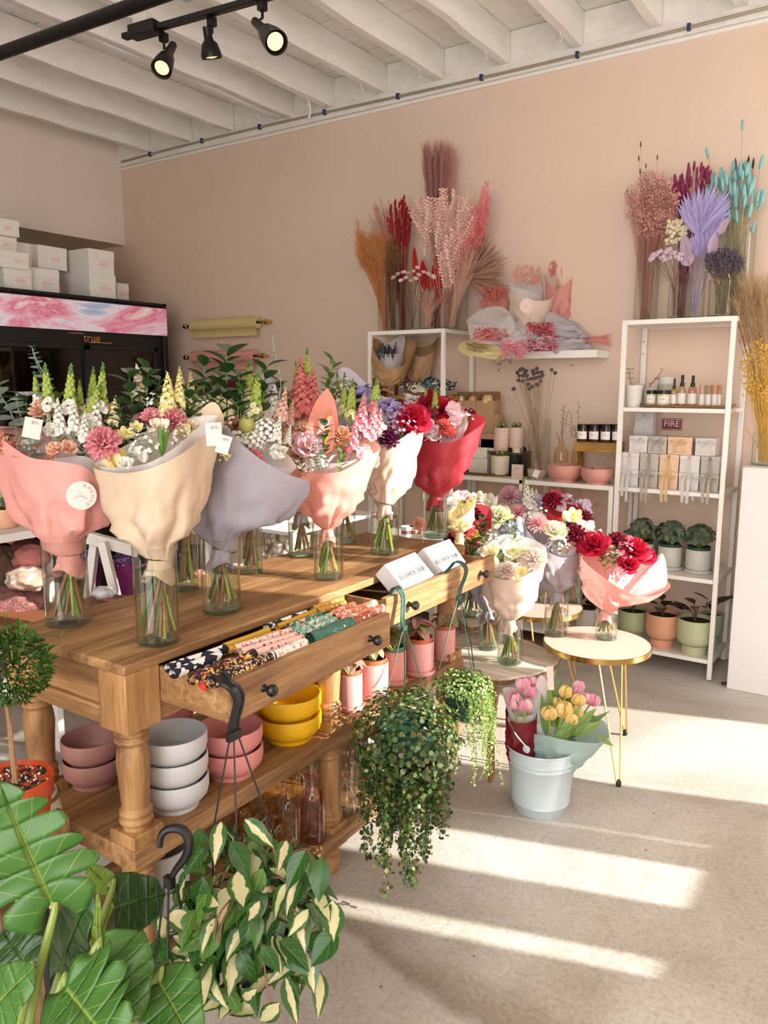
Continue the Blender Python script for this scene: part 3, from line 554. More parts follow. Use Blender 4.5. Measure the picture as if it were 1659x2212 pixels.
def tuft(n, r, z0, lmin, lmax, wr, m, droop=.3, up=.6, shape='ell', nm=1, **k):
    """a rosette of leaves on short stalks springing from (0,0,z0)"""
    b = MB()
    for i in range(n):
        a = ru(0, 2 * PI); e = ru(.15, 1.45); d = V((math.cos(a) * math.cos(e), math.sin(a) * math.cos(e), math.sin(e) * up + .15))
        c = V((0, 0, z0)) + d * r * ru(.6, 1); L = ru(lmin, lmax); o = V((math.cos(a), math.sin(a), 0)); t = (o * .8 + V((ru(-.4, .4), ru(-.4, .4), -droop + ru(-.3, .3)))).normalized()
        n_ = (d + V((0, 0, .4))).normalized(); leaf(b, c - t * L * .5, c + t * L * .5, n_, L * wr, min(nm - 1, int(rnd() * nm)), shape=shape, **k)
        if i % 2 == 0: b.tube([(0, 0, z0 - .02), c - t * L * .5], .0012, 4, nm)
    return b
M_stem = mat('green_stem', '#6f8f3a', .5, var=.3, scale=25); M_brown = mat('twig', '#6a4a34', .8, var=.3)
Lbeg = [leafmat('begonia_a', '#b9a97c', '#7a3b35', 7, stripe=.5), leafmat('begonia_b', '#cf9d92', '#8b3a3c', 7, stripe=.5), leafmat('begonia_c', '#8b8a4f', '#d9c9a0', 7, stripe=.4)]
M_pinkpot = mc('pink_pot', '#e3a39b'); M_terra = mc('terracotta', '#c4683f', .7); M_nursg = mc('nursery_green', '#5b9a6a')
for px, py, r, lab, inn in [(1003 - 43, 1422, .037, 'pink cylinder pot with veined begonia nearest the far table leg', M_terra), (906, 1452, .048, 'pink cylinder pot with a red-leaved plant behind the left green hook', M_terra), (853, 1474, .036, 'pink cylinder pot with a green inner pot, middle of the row', M_nursg),
    (805, 1502, .049, 'largest pink cylinder pot with a terracotta inner pot in the shelf row', M_terra), (757, 1530, .036, 'pink cylinder pot in the row just right of the middle leg', M_terra), (700, 1515, .042, 'shaded pink cylinder pot left of the middle leg behind the yellow bowls', M_terra)]:
    p = at(px, py, z=.451); o = cylpot(p, r, .112, 'potted_begonia', M_pinkpot, lab, 'potted plant', inner=inn, group='pink pots on the table shelf')
    tuft(34, r * 1.2, .125, .034, .054, .4, 0, up=.95, shape='heart', nm=3, fold=.25, curl=.3).build('foliage', Lbeg + [M_stem], o)
    if 'red-leaved' in lab:
        b = MB()
        for i in range(40):
            a = ru(0, 6.28); e = ru(.3, 1.5); d = V((math.cos(a) * math.cos(e), math.sin(a) * math.cos(e), math.sin(e))); leaf(b, V((0, 0, .115)), V((0, 0, .115)) + d * ru(.03, .05), (0, 0, 1), .003, 0, nu=2, nv=3)
        b.build('red_leaves', mat('air_red', '#a5302f', .5), o)
def bottle_m(r, h, kind=0):
    t = .0016; pr = [(0, .004), (r * .8, .002), (r * .96, 0.0), (r, .008), (r, h * .62), (r * .93, h * .7), (r * .7, h * .77), (r * .38, h * .83), (r * .34, h * .93), (r * .5, h * .955), (r * .52, h * .985), (r * .42, h)]
    if kind == 1: pr = [(0, .003), (r * .9, 0), (r, .01), (r * .98, h * .3), (r * .72, h * .62), (r * .4, h * .74), (r * .36, h * .9), (r * .6, h * .94), (r * .55, h)]
    b = MB(); b.lathe(pr, 28); return b
G_clear = glass('clear_glass', (.955, .965, .95), 1, .015, 1.5); G_amber = glass('amber_glass', (.97, .82, .55), 1, .015, 1.6); G_pink = glass('pink_glass', (.88, .7, .68), 1, .015, 1.6); G_peach = glass('peach_glass', (.97, .88, .74), 1, .015, 1.6); G_green = glass('greenish_glass', (.85, .93, .86), 1, .02, 1.6)
for i, (px, py, r, h, gm, k, lab) in enumerate([
    (678, 1812, .034, .2, G_pink, 0, 'rose glass bottle at the front of the lower shelf beside the middle leg'), (626, 1826, .034, .19, G_peach, 0, 'peach glass bottle with a narrow neck left of the rose one'),
    (573, 1838, .03, .145, G_peach, 0, 'short peach glass bottle above the variegated leaves'), (527, 1815, .033, .15, G_amber, 0, 'amber bottle, leftmost on the lower shelf'), (590, 1770, .03, .17, G_amber, 0, 'amber bottle behind the short peach one'),
    (642, 1755, .032, .17, G_amber, 0, 'amber bottle behind the peach and rose bottles'), (697, 1742, .03, .17, G_clear, 0, 'clear bottle behind the rose bottle'), (660, 1720, .03, .17, G_clear, 0, 'clear bottle in the back row under the yellow bowls'),
    (750, 1755, .03, .12, G_clear, 1, 'clear bud vase just right of the middle leg, front'), (772, 1728, .03, .16, G_clear, 1, 'clear flared bottle behind the trailing plant, tall'), (748, 1700, .03, .13, G_clear, 0, 'clear bottle in the second row right of the middle leg'), (790, 1700, .028, .14, G_clear, 1, 'clear bottle near the trailing plant, second row'),
    (770, 1680, .025, .17, G_pink, 0, 'thin pink bottle standing at the back right of the middle leg'), (815, 1690, .028, .14, G_clear, 0, 'clear bottle half hidden by the trailing foliage'), (840, 1665, .028, .14, G_clear, 1, 'farthest clear bottle on the lower shelf'), (720, 1690, .028, .15, G_clear, 1, 'clear bottle right behind the middle leg')]):
    p = at(px, py, z=.143); o = bottle_m(r, h, k).build('glass_bottle', gm, loc=p); tag(o, lab, 'bottle', 'glass bottles on the lower shelf')
# ================================================================ GLASS VASES AND PAPER-WRAPPED BOUQUETS
G_base = glass('vase_base_glass', (.72, .86, .78), 1, .03, 1.6); G_water = glass('water', (.93, .95, .9), .8, .02, 1.33)
def vase(p, r, h, label, water=.55, name='glass_vase', group=None, base=.012):
    o = thing(name, label, 'vase', p, group=group); b = MB(); t = .0022
    b.lathe([(0, .0), (r * .95, 0), (r, .004), (r, h - .002), (r + .0006, h - .001), (r - t * .5, h), (r - t, h - .002)], 40); b.build('glass', G_clear, o)
    b = MB(); b.lathe([(0, .0008), (r * .93, .0008), (r * .975, .004), (r * .975, base * .8), (0, base * .6)], 32); b.build('base', G_base, o)
    if water:
        b = MB(); b.lathe([(r * .955, base + .001), (r * .955, h * water), (0, h * water)], 36); b.build('water', G_water, o)
    return o
def paper(name, col, tr=.25, rough=.55): return mat(name, col, rough, var=.03, scale=6, trans=tr, bump=.5, bscale=11)
P_pink = paper('paper_pink', '#e3a096'); P_cream = paper('paper_cream', '#d6bfa4'); P_lilac = paper('paper_lilac', '#aca6b0'); P_red = paper('paper_red', '#b8323d'); P_blush = paper('paper_blush', '#e8a193'); P_beige = paper('paper_beige', '#e2ccb8'); P_grey = paper('paper_grey', '#a39ba1')
P_tissue = paper('tissue_white', '#e9e4e4', .45); P_yell = paper('paper_yellow', '#e5d59c'); P_kraft = paper('paper_kraft', '#b08a62', .1); P_plum = paper('paper_plum', '#8c2a74'); P_mint = paper('paper_mint', '#a9c1bd')
def wrap(mb, tie, rt, front, back, d0, mi=0, bulge=.05, R=None, crump=.006, nv=14, nu=72, dsh=0, fold=5, kr=.6, clamp=None):
    """paper cone from the tie to a rim drawn by its front edge (left to right) and its back edge (right to left)"""
    def rimpts(lst, sg):
        out = []; x0 = lst[0][0]; x1 = lst[-1][0]; hw = abs(x1 - x0) / 2 * d0 / F * (R if R else .75)
        for i, q in enumerate(lst):
            u = i / (len(lst) - 1); off = -sg * hw * math.sin(PI * u) + (q[2] if len(q) > 2 else 0)
            out.append(at(q[0], q[1], d=d0 + off + dsh))
        return out
    fr_ = rimpts(front, 1); bk_ = rimpts(back, -1); rim = catmull(fr_[:-1] + bk_[:-1] if back[-1][:2] == front[0][:2] else fr_ + bk_, nu)
    ctr = sum(rim, V()) / len(rim); ax = (ctr - tie).normalized(); e1 = (rim[0] - ctr); e1 = (e1 - ax * e1.dot(ax)).normalized(); e2 = ax.cross(e1)
    sg = 1 if (rim[nu // 4] - ctr).dot(e2) > 0 else -1; ph = ru(0, 9)
    def fn(u, v):
        i = int(round(u * nu)) % nu; rp = rim[i]; a = 2 * PI * i / nu * sg; ring = tie + (e1 * math.cos(a) + e2 * math.sin(a)) * rt
        p = ring.lerp(rp, v); rad = (p - tie) - ax * (p - tie).dot(ax)
        rl = rad.length; rdir = rad / rl if rl > 1e-6 else e1
        R1 = (rp - tie) - ax * (rp - tie).dot(ax); p += rdir * ((R1.length - rt) * (v ** kr - v))
        p += rdir * (bulge * (rp - ring).length * math.sin(PI * v ** .8) * .5)
        f_ = crump * (1 - v) ** 1.3 * 5 * min(1, v * 6); p += rdir * (f_ * (abs(math.sin(a * fold * .5 + ph)) * 1.4 - .7) * .8 + f_ * noise.noise(V((math.cos(a) * 3, math.sin(a) * 3, v * 7 + ph))) * 1.2)
        q = noise.noise(p * 28 + V((ph, 0, 0))); p += rdir * crump * (2.6 * abs(q) * max(0, .75 - v) + 1.3 * abs(noise.noise(p * 7 + V((0, ph, 0)))) * (1.15 - v))
        return p
    mb.grid(lambda u, v: clampin(fn(u, v), clamp), nu, nv, mi, wrap=True)
    return ax
def clampin(p, cl):
    if cl and p.z < cl[3] + .03:
        k = max(0, (p.z - cl[3]) / .03); h = V((p.x - cl[0], p.y - cl[1], 0)); m_ = cl[2] * .93 + k * k * .06
        if h.length > m_: h *= m_ / h.length; return V((cl[0] + h.x, cl[1] + h.y, p.z))
    return p
def skirt(mb, tie, rt, ax, L, flare, mi=0, clamp=None):
    ph = ru(0, 9); dn = -V(ax) * .4 + V((0, 0, -1)); dn.normalize(); e1 = dn.orthogonal().normalized(); e2 = dn.cross(e1)
    def fn(u, v):
        a = 2 * PI * u; n_ = noise.noise(V((math.cos(a) * 2, math.sin(a) * 2, v * 3 + ph))); r = rt * (.95 + v * flare) + rt * .7 * n_ * v + rt * .2 * abs(math.sin(a * 4 + ph)) * (.3 + v)
        return tie + dn * (L * v * (1 + .5 * math.sin(a * 2 + ph) * .6)) + (e1 * math.cos(a) + e2 * math.sin(a)) * r
    mb.grid(lambda u, v: clampin(fn(u, v), clamp), 36, 6, mi, wrap=True)
# ---------------------------------------------------------------- flowers, unit size, facing +z
def petal(mb, az, a0, a1, L, W, r0=0, z0=0, cup=.25, ruf=0, m=0, nu=4, nv=4, pw=.7, zig=0):
    """petal leaving the axis at angle a0 from +z and bending to a1"""
    ca, sa = math.cos(az), math.sin(az); pts = [(r0, z0)]; k = nv
    for i in range(k):
        a = a0 + (a1 - a0) * (i + .5) / k; pts.append((pts[-1][0] + math.sin(a) * L / k, pts[-1][1] + math.cos(a) * L / k))
    ph = ru(0, 6)
    def fn(u, v):
        q = u * 2 - 1; i = int(round(v * k)); r, z = pts[i]; w = W * (math.sin(PI * (.1 + .8 * v ** pw)) ** .7) * (1 if v < .99 else .75)
        a = a0 + (a1 - a0) * v; nr, nz = -math.cos(a), math.sin(a); d = cup * q * q * w + ruf * math.sin(q * 7 + ph) * v
        if zig and v > .99: r += math.sin(a) * zig * (1 if int(round(u * nu)) % 2 else -1); z += math.cos(a) * zig * (1 if int(round(u * nu)) % 2 else -1)
        r2 = r + nr * d; z2 = z + nz * d; y = q * w
        return (r2 * ca - y * sa, r2 * sa + y * ca, z2)
    mb.grid(fn, nu, nv, m)
def floret(mb, M, n, L, W, m=0, a0=.5, a1=1.5, c=None, **k):
    f_ = MB()
    for i in range(n): petal(f_, 2 * PI * i / n + ru(-.1, .1), a0, a1, L, W, nu=2, nv=3, m=m, **k)
    if c is not None: f_.ball((0, 0, L * .15), L * .16, c, 6, 4)
    mb.merge(f_, M)
FL = {}
def flower(kind, cols):
    key = (kind, tuple(cols), int(rnd() * 2))
    if key in FL: return FL[key]
    b = MB(); ms = [mat('petal_' + c, c, .6, var=.14, scale=30, trans=.22) for c in cols] + [M_stem, mat('leaf_fresh', '#5b7f35', .45, var=.25, scale=20, trans=.2), mat('leaf_deep', '#2c4a26', .4, var=.25, scale=20, trans=.15), mat('eucalyptus', '#93a898', .55, var=.15, scale=20, trans=.12), mat('pollen', '#d9b23a', .8)]
    n = len(cols); G, LF, LD, EU, PO = n, n + 1, n + 2, n + 3, n + 4
    if kind == 'rose':
        for i in range(24):
            t = i / 23; petal(b, i * 2.4, .02 + .75 * t, .05 + 1.75 * t ** 1.3, .75 + .35 * t, .34 + .3 * t, .02 + .1 * t, -.5 + .1 * (1 - t), cup=-.25, ruf=.03, m=0, nu=5, nv=5)
    elif kind == 'carnation':
        for i in range(46):
            t = i / 45; petal(b, i * 2.4, .1 + 1.25 * t, .2 + 1.7 * t, .95, .27, 0, -.35, cup=.1, ruf=.07, m=i % n, nu=6, nv=4, zig=.05)
        b.lathe([(0, -1), (.14, -.9), (.16, -.5), (.1, -.3)], 8, G)
    elif kind == 'mum':
        for i in range(90):
            t = i / 89; petal(b, i * 2.4, .05 + 1.3 * t, .1 + 1.75 * t, .95, .085, 0, -.3, cup=.6, m=i % n, nu=2, nv=4)
    elif kind == 'lisi':
        for i in range(14):
            t = i / 13; petal(b, i * 2.4, .25 + .5 * t, .1 + 1.2 * t, .95 + .1 * t, .5, .03, -.5, cup=-.2, ruf=.06, m=0, nu=5, nv=5)
        b.ball((0, 0, -.05), .12, PO)
    elif kind == 'tulip':
        for i in range(6):
            petal(b, i * PI / 3 + (.2 if i % 2 else 0), 1.15 if i % 2 else 1.0, -.62 - .1 * rnd(), 1.75, .56, .03, -.9, cup=-.45, ruf=.02, m=i % n, nu=5, nv=7, pw=.95)
    elif kind == 'freesia':
        for i in range(6): petal(b, i * PI / 3, .35, 1.1, 1.1, .36, .02, -.4, cup=-.3, m=0, nu=4, nv=5, pw=.9)
        for i in range(4): b.ball((.06 * math.cos(i * 1.6), .06 * math.sin(i * 1.6), .3), .06, PO, 5, 4, 2)
    elif kind == 'sweetpea':
        for k in range(3):
            M = frame((ru(-.5, .5), ru(-.5, .5), ru(-.3, .4)), (ru(-1, 1), ru(-1, 1), .8), .62)
            f_ = MB()
            for i in range(5): petal(f_, i * 1.3, .3 + .2 * i, 1.2 + .2 * (i % 2), 1, .6, 0, 0, cup=.1, ruf=.14, m=0, nu=6, nv=4)
            b.merge(f_, M)
    elif kind == 'hydra':
        for i in range(46):
            a = i * 2.4; t = (i + .5) / 46; e = math.acos(1 - 1.25 * t); d = V((math.sin(e) * math.cos(a), math.sin(e) * math.sin(a), math.cos(e))); floret(b, frame(d * .85 - V((0, 0, .3)), d, 1), 4, .2, .14, i % n, .8, 1.5)
    elif kind == 'filler':
        for i in range(30):
            d = V((ru(-1, 1), ru(-1, 1), ru(-.1, .9))); d *= ru(.6, 1) / max(.6, d.length); floret(b, frame(d, d + V((0, 0, .6)), 1), 5, .14, .08, i % n, .7, 1.5, PO)
            if i % 3 == 0: b.tube([(0, 0, -1), tuple(d * .5 - V((0, 0, .2))), tuple(d)], .012, 3, G)
    elif kind in ('snap', 'stock'):
        b.tube([(0, 0, -.6), (0, 0, 1.15)], [.022, .01], 5, G); top = .38 if kind == 'snap' else .85
        for i in range(44):
            t = i / 43; a = i * 2.4; z = -.25 + 1.4 * t; s = (1 - t) * (.15 if kind == 'snap' else .17) + .03; d = V((math.cos(a), math.sin(a), .35 + .6 * t)); c = V((0, 0, z)) + V((math.cos(a), math.sin(a), 0)) * s * .75
            if t > top: b.ball(tuple(c), s * .74, (n - 1 if n > 1 and t < .8 else LF) if kind == 'snap' else 0, 6, 4, 1.3)
            elif kind == 'snap':
                M = frame(c, d, s * .98); f_ = MB()
                for j in range(5): petal(f_, j * 1.256, .2, 2.0, 1.0, .55, 0, 0, cup=-.3, ruf=.1, m=(0 if t < top * .6 or n < 2 else n - 1), nu=3, nv=3)
                b.merge(f_, M)
            else: floret(b, frame(c, d, s * 1.3), 5, .9, .45, i % n, .4, 1.5)
    elif kind == 'euc':
        pts = [V((.12 * math.sin(i * .5), .05 * i * i * .02, -1 + i * .2)) for i in range(11)]; b.tube(pts, [.02 - .001 * i for i in range(11)], 4, EU)
        for i, p in enumerate(pts[1:]):
            s = .34 - .018 * i
            for q in (0, PI):
                a = i * 1.57 + q + ru(-.2, .2); o = V((math.cos(a), math.sin(a), .25)); leaf(b, p, p + o * s * 1.6, (0, 0, 1) if True else 0, s * .8, EU, nu=4, nv=5, shape='round', fold=.05, curl=.1)
    elif kind == 'eucthin':
        pts = [V((.1 * math.sin(i * .3), 0, -1 + i * .12)) for i in range(17)]; b.tube(pts, [.013] * 17, 4, EU)
        for i, p in enumerate(pts[3:]):
            for q in (0, PI):
                a = i * 1.2 + q; o = V((math.cos(a), math.sin(a), .3)); leaf(b, p, p + o * .13, (0, 0, 1), .035, EU, nu=2, nv=3)
    elif kind in ('leafy', 'ruscus'):
        b.tube([(0, 0, -1), (0, 0, .9)], [.025, .01], 4, G); w_ = .2 if kind == 'leafy' else .12
        for i in range(12):
            a = i * 2.4; z = -.6 + 1.5 * i / 11; o = V((math.cos(a), math.sin(a), .55)).normalized(); leaf(b, (0, 0, z), V((0, 0, z)) + o * ru(.5, .75), (0, 0, 1), w_, LD if kind == 'leafy' else LF, nu=4, nv=6, curl=.25, fold=.2)
    elif kind == 'blade':
        for i in range(5):
            a = i * 1.25; leaf(b, (0, 0, -.8), (.35 * math.cos(a), .35 * math.sin(a), ru(.6, 1)), (math.cos(a), math.sin(a), -.2), .13, LF, nu=4, nv=7, curl=.1, shape='lance')
    elif kind == 'anthurium':
        leaf(b, (0, -.1, -1), (0, .1, 1.1), (0, -1, .1), .62, 0, nu=8, nv=12, shape='heart', fold=.35, curl=-.05)
        b.tube([(0, -.12, -.75), (.1, -.22, -.2), (.16, -.25, .35)], [.07, .075, .04], 8, n - 1)
    elif kind == 'lemon':
        b.ball((0, 0, 0), .8, 0, 12, 8, 1.2); b.ball((0, 0, .9), .2, LF, 6, 4)
    me = b.mesh(kind, ms, .9); FL[key] = me; return me
NAMES = dict(rose='rose', carnation='carnation', mum='chrysanthemum', lisi='lisianthus', tulip='tulip', freesia='freesia', sweetpea='sweet_pea', hydra='hydrangea', filler='filler_blossom', snap='snapdragon', stock='stock_flower', euc='eucalyptus_sprig', eucthin='seeded_eucalyptus', leafy='leaf_branch', ruscus='ruscus_branch', blade='leaf_blades', anthurium='anthurium', lemon='seed_pod')
def stems(mb, tie, base, h0, r, n, ms=2, rr=.0035):
    for i in range(n):
        a = i * 2.4 + ru(-.3, .3); k = ru(.35, .86); e = V((math.cos(a) * r * k, math.sin(a) * r * k, 0)); top = V((tie.x, tie.y, tie.z)) + V((math.cos(a + 2.6), math.sin(a + 2.6), 0)) * r * .22
        bot = V((base.x, base.y, base.z + h0 + ru(0, .03))) + e; q = ru(.75, 1.35) * rr; mb.tube([top, top.lerp(bot, .5) + V((ru(-.003, .003), ru(-.003, .003), 0)), bot], [q, q * 1.05, q * 1.1], 6, i % ms)
        if rnd() < .4:
            c = top.lerp(bot, ru(.4, .8)); o = V((ru(-1, 1), ru(-1, 1), .6)).normalized(); leaf(mb, c, c + o * .02, (0, 0, 1), .004, i % ms, nu=2, nv=3)
M_st = [mat('stem_light', '#8fa64a', .45, var=.25, scale=30), mat('stem_dark', '#4e6b2c', .5, var=.25, scale=30), mat('stem_red', '#8a5a3e', .5, var=.25, scale=30)]
def bouquet(label, vase_p, vr, vh, tie_px, rt, front, back, paper_m, flowers, tissue=None, tm=None, d0=None, nst=11, tilt=None, water=True, skl=.042, skf=.35, group=None, nopaper=False, ms=3, sticker=None, tissue_s=1.06, hide_stems=False):
    """flowers: (kind, colours, px, py, size in px, depth offset, aim)"""
    d = d0 if d0 else dep(vase_p + V((0, 0, vh))); tie = at(*tie_px, d=d); o = thing('bouquet', label, 'bouquet', tie, group=group)
    if not hide_stems:
        b = MB(); stems(b, tie, V(vase_p), .012, vr, nst, ms); b.build('stems', M_st, o, True)
    if not nopaper:
        cl = (vase_p[0], vase_p[1], vr, vase_p[2] + vh); b = MB(); ax = wrap(b, tie, rt, front, back, d, clamp=cl); skirt(b, tie, rt, ax, skl, skf, 0, cl); b.build('paper_wrap', paper_m, o, True, ang=1.2)
        b = MB(); e1 = ax.orthogonal().normalized(); e2 = ax.cross(e1); b.tube([tie + (e1 * math.cos(a / 4) + e2 * math.sin(a / 4)) * rt * 1.06 + ax * (.001 * (a % 3)) for a in range(51)], .0011, 5); b.build('twine', mat('twine', '#b49b7c', .8), o, True)
        if tissue:
            b = MB(); wrap(b, tie + ax * .01, rt * .9, tissue[0], tissue[1], d, R=.55, bulge=-.05, kr=.9, crump=.003, clamp=cl); b.build('tissue_paper', tm or P_tissue, o, True, ang=1.2)
    pm = parent_matrix(o).inverted()
    extra = [(q[0], q[1], q[2] + ru(-26, 26), q[3] + ru(-16, 20), q[4] * ru(.65, .85), (q[5] if len(q) > 5 else 0) + ru(.02, .07)) for q in flowers if q[0] not in ('anthurium', 'tulip', 'blade', 'euc', 'eucthin', 'lemon', 'leafy')]
    for f_ in list(flowers) + extra:
        kind, cols, px, py, s = f_[:5]; off = f_[5] if len(f_) > 5 else 0; p = at(px, py, d=d + off); sz = s * (d + off) / F
        up = (p - tie).normalized()
        if kind in ('snap', 'stock', 'euc', 'eucthin', 'leafy', 'ruscus', 'blade'):
            ax2 = up * .5 + V((0, 0, 1)) * .7 + cR * (f_[6] if len(f_) > 6 else 0); M = frame(p, ax2, sz, ru(0, 6))
        elif kind == 'anthurium': M = frame(p, V((0, 0, 1)) * 1 + cR * (f_[6] if len(f_) > 6 else 0), sz, 0, x=cR)
        elif kind == 'tulip': M = frame(p, up + V((0, 0, .8)) + V((ru(-.3, .3), ru(-.3, .3), 0)), sz, ru(0, 6))
        else: M = frame(p, up * .5 + tocam(p) * .75 + V((0, 0, .35)) + V((ru(-.3, .3), ru(-.3, .3), ru(-.2, .2))), sz, ru(0, 6))
        inst(NAMES[kind], flower(kind, cols), o, pm @ M)
    return o
def price(px, py, d, w_, h_, txt, parent, roll=0, sm=None):
    p = at(px, py, d=d); k = d / F; n = tocam(p); M = frame(p, n, 1, 0, x=cR + cU * roll); pm = parent_matrix(parent).inverted(); b = MB(); b.box(-w_ * k / 2, w_ * k / 2, -h_ * k / 2, h_ * k / 2, 0, .0008); me = b.mesh('price_card', mat('pale_card', '#dfc6be', .7, var=.02)); c = inst('price_card', me, parent, pm @ M)
    mesh_text(txt, h_ * k * .2, mat('pencil', '#8b8078', .8), c, Matrix.Translation((w_ * k * .1, h_ * k * .28, .0012)), name='handwriting')
# ================================================================ BOUQUETS ON THE CONSOLE TABLE
W1, CR, PK, CO, LI, RD, DR, YE, PE, GRN = '#f1eee4', '#ecdf9f', '#e0909a', '#dd7f7a', '#a99bcb', '#b30d33', '#74102b', '#e6cf6d', '#eec0a6', '#a3b352'
def vz(px, py, z, r, h, lab, water=.55, **k):
    p = at(px, py, z=z); vase(p, r, h, lab, water, **k); return p
T0 = TZ + .0005; GV = 'glass vases on the console table'
p = vz(148, 1345, T0, .050, .199, 'clear glass cylinder vase holding the pink-wrapped bouquet at the near end of the table', group=GV)
oA = bouquet('bouquet in pink paper with a round seal, snapdragons and eucalyptus, leftmost on the table', p, .05, .199, (148, 1198), .024, [(-45, 922), (0, 946), (60, 986), (120, 996), (180, 1008), (215, 1038), (246, 1064)], [(246, 1064), (222, 985), (160, 950), (60, 925), (-45, 922)], P_pink, [
    ('euc', [W1], 5, 870, 95, .02, -.15), ('euc', [W1], 55, 935, 70, -.07, .1), ('eucthin', [W1], 92, 812, 70, .03, -.2), ('euc', [W1], 90, 815, 50, .04, -.1), ('snap', [W1, GRN], 105, 868, 72, .0), ('snap', [W1, GRN], 150, 872, 74, -.02, .1), ('snap', [W1, GRN], 218, 872, 76, .02), ('snap', [W1, GRN], 190, 900, 70, .0, .45),
    ('carnation', [PE], 92, 882, 34, .02), ('carnation', [PE, '#e9a58c'], -8, 955, 34, -.05), ('stock', [W1], 128, 920, 52, -.05), ('stock', [W1], 160, 925, 55, -.04), ('stock', [W1], 205, 915, 58, .0), ('freesia', [CR], 172, 892, 26, .02), ('freesia', ['#e3c68a'], 235, 890, 30, .04), ('lisi', [PE], 118, 968, 24, -.08), ('filler', [W1], 70, 965, 30, -.02), ('lisi', [W1], 112, 928, 22, -.06), ('leafy', [W1], 180, 960, 50, .02), ('leafy', [W1], 60, 900, 50, .06), ('ruscus', [W1], 130, 900, 60, .06), ('stock', [W1], 182, 940, 44, -.04), ('stock', ['#f0e4b8'], 245, 905, 44, .03), ('freesia', [CR], 205, 945, 24, -.03), ('leafy', [W1], 232, 930, 40, .03), ('lisi', [PE], 150, 965, 22, -.06), ('sweetpea', [W1], 85, 945, 26, -.03)],
    tissue=([(60, 985), (120, 990), (180, 985), (215, 1000)], [(215, 1000), (200, 945), (150, 930), (60, 985)]), nst=13)
price(70, 925, 1.72, 36, 44, '$95-', oA, -.2)
SEALS = [(176, 1070, 31, oA)]
p = vz(342, 1385, T0, .046, .213, 'tall clear glass vase with cut flower stems in front, holding the cream bouquet', .78, group=GV)
oB = bouquet('bouquet in big cream paper with a pink carnation and dark leaves, nearest the table corner', p, .046, .213, (345, 1208), .024, [(203, 1003), (245, 1021), (300, 1018), (360, 998), (410, 968), (438, 943)], [(438, 943), (474, 935), (482, 900), (457, 868), (400, 912), (300, 952), (203, 1003)], P_cream, [
    ('carnation', [PK, '#e7a3ab'], 221, 954, 44, -.10), ('tulip', ['#ead98f'], 247, 985, 26, -.08), ('leafy', [W1], 285, 872, 72, .04), ('leafy', [W1], 318, 850, 60, .06, .1), ('stock', [CR], 362, 885, 70, .03), ('stock', [W1, CR], 300, 850, 55, .07), ('carnation', [PK], 372, 905, 34, .02), ('carnation', ['#e79aa0'], 330, 898, 28, .02), ('filler', [W1], 322, 958, 34, -.06), ('euc', [W1], 292, 948, 42, -.07), ('blade', [W1], 352, 950, 48, -.06, .1), ('leafy', [W1], 405, 890, 60, .08), ('lisi', [W1], 270, 1000, 22, -.1), ('sweetpea', [W1], 300, 975, 26, -.06), ('filler', [W1], 350, 880, 36, .04), ('ruscus', [W1], 420, 900, 60, .1), ('lisi', ['#f0e0b8'], 395, 930, 24, .02), ('freesia', [CR], 272, 940, 26, -.03), ('stock', [CR], 385, 865, 50, .05), ('sweetpea', ['#f1e3cf'], 340, 935, 30, -.02), ('leafy', [W1], 262, 910, 48, .0), ('filler', [W1], 375, 940, 30, .0), ('freesia', [W1], 248, 950, 22, -.04)],
    tissue=([(215, 1000), (260, 1008), (320, 1000), (380, 965), (425, 925)], [(425, 925), (470, 900), (430, 900), (330, 930), (215, 1000)]), nst=11)
price(462, 938, 1.66, 34, 50, '$95-', oB, .05)
price(483, 960, 1.62, 28, 40, '$95-', oB, -.3)
p = vz(479, 1318, T0, .048, .185, 'clear glass vase with water under the lilac paper bouquet', .55, group=GV)
bouquet('bouquet in wide lilac grey paper with white and green flowers, third along the front', p, .048, .185, (478, 1185), .022, [(424, 1035), (452, 960), (485, 923), (525, 962), (575, 1000), (625, 1026), (668, 1042)], [(668, 1042), (655, 1075), (600, 985), (540, 940), (490, 915), (450, 925), (424, 1035)], P_lilac, [
    ('freesia', [W1], 455, 905, 28, -.02), ('sweetpea', [W1], 492, 962, 28, -.08), ('carnation', ['#de8a8a'], 548, 988, 26, -.08), ('leafy', [W1], 490, 835, 85, .05), ('leafy', [W1], 470, 880, 60, .02, -.3), ('lemon', ['#b9b765'], 533, 920, 22, -.02), ('snap', ['#e6e3b4', GRN], 552, 880, 72, .03), ('hydra', [W1], 575, 926, 30, -.02), ('stock', [W1], 597, 945, 42, -.02), ('sweetpea', [W1], 595, 982, 32, -.06), ('filler', [W1], 510, 930, 36, -.02), ('leafy', [W1], 570, 850, 65, .06), ('eucthin', [W1], 598, 800, 80, .08, -.15), ('filler', [CR], 480, 985, 26, -.1), ('ruscus', [W1], 520, 900, 60, .03), ('lisi', ['#b5786a'], 508, 915, 22, .0), ('hydra', [W1], 548, 950, 28, -.03), ('leafy', [W1], 515, 860, 55, .02), ('sweetpea', [W1], 475, 940, 28, -.04), ('stock', ['#dcb0a0'], 608, 895, 50, .03)],
    tissue=([(460, 985), (530, 985), (590, 1005), (640, 1010)], [(640, 1010), (600, 965), (530, 955), (460, 985)]), nst=9)
p = vz(402, 1272, T0, .036, .21, 'clear vase half hidden behind the cream bouquet', .5, group=GV)
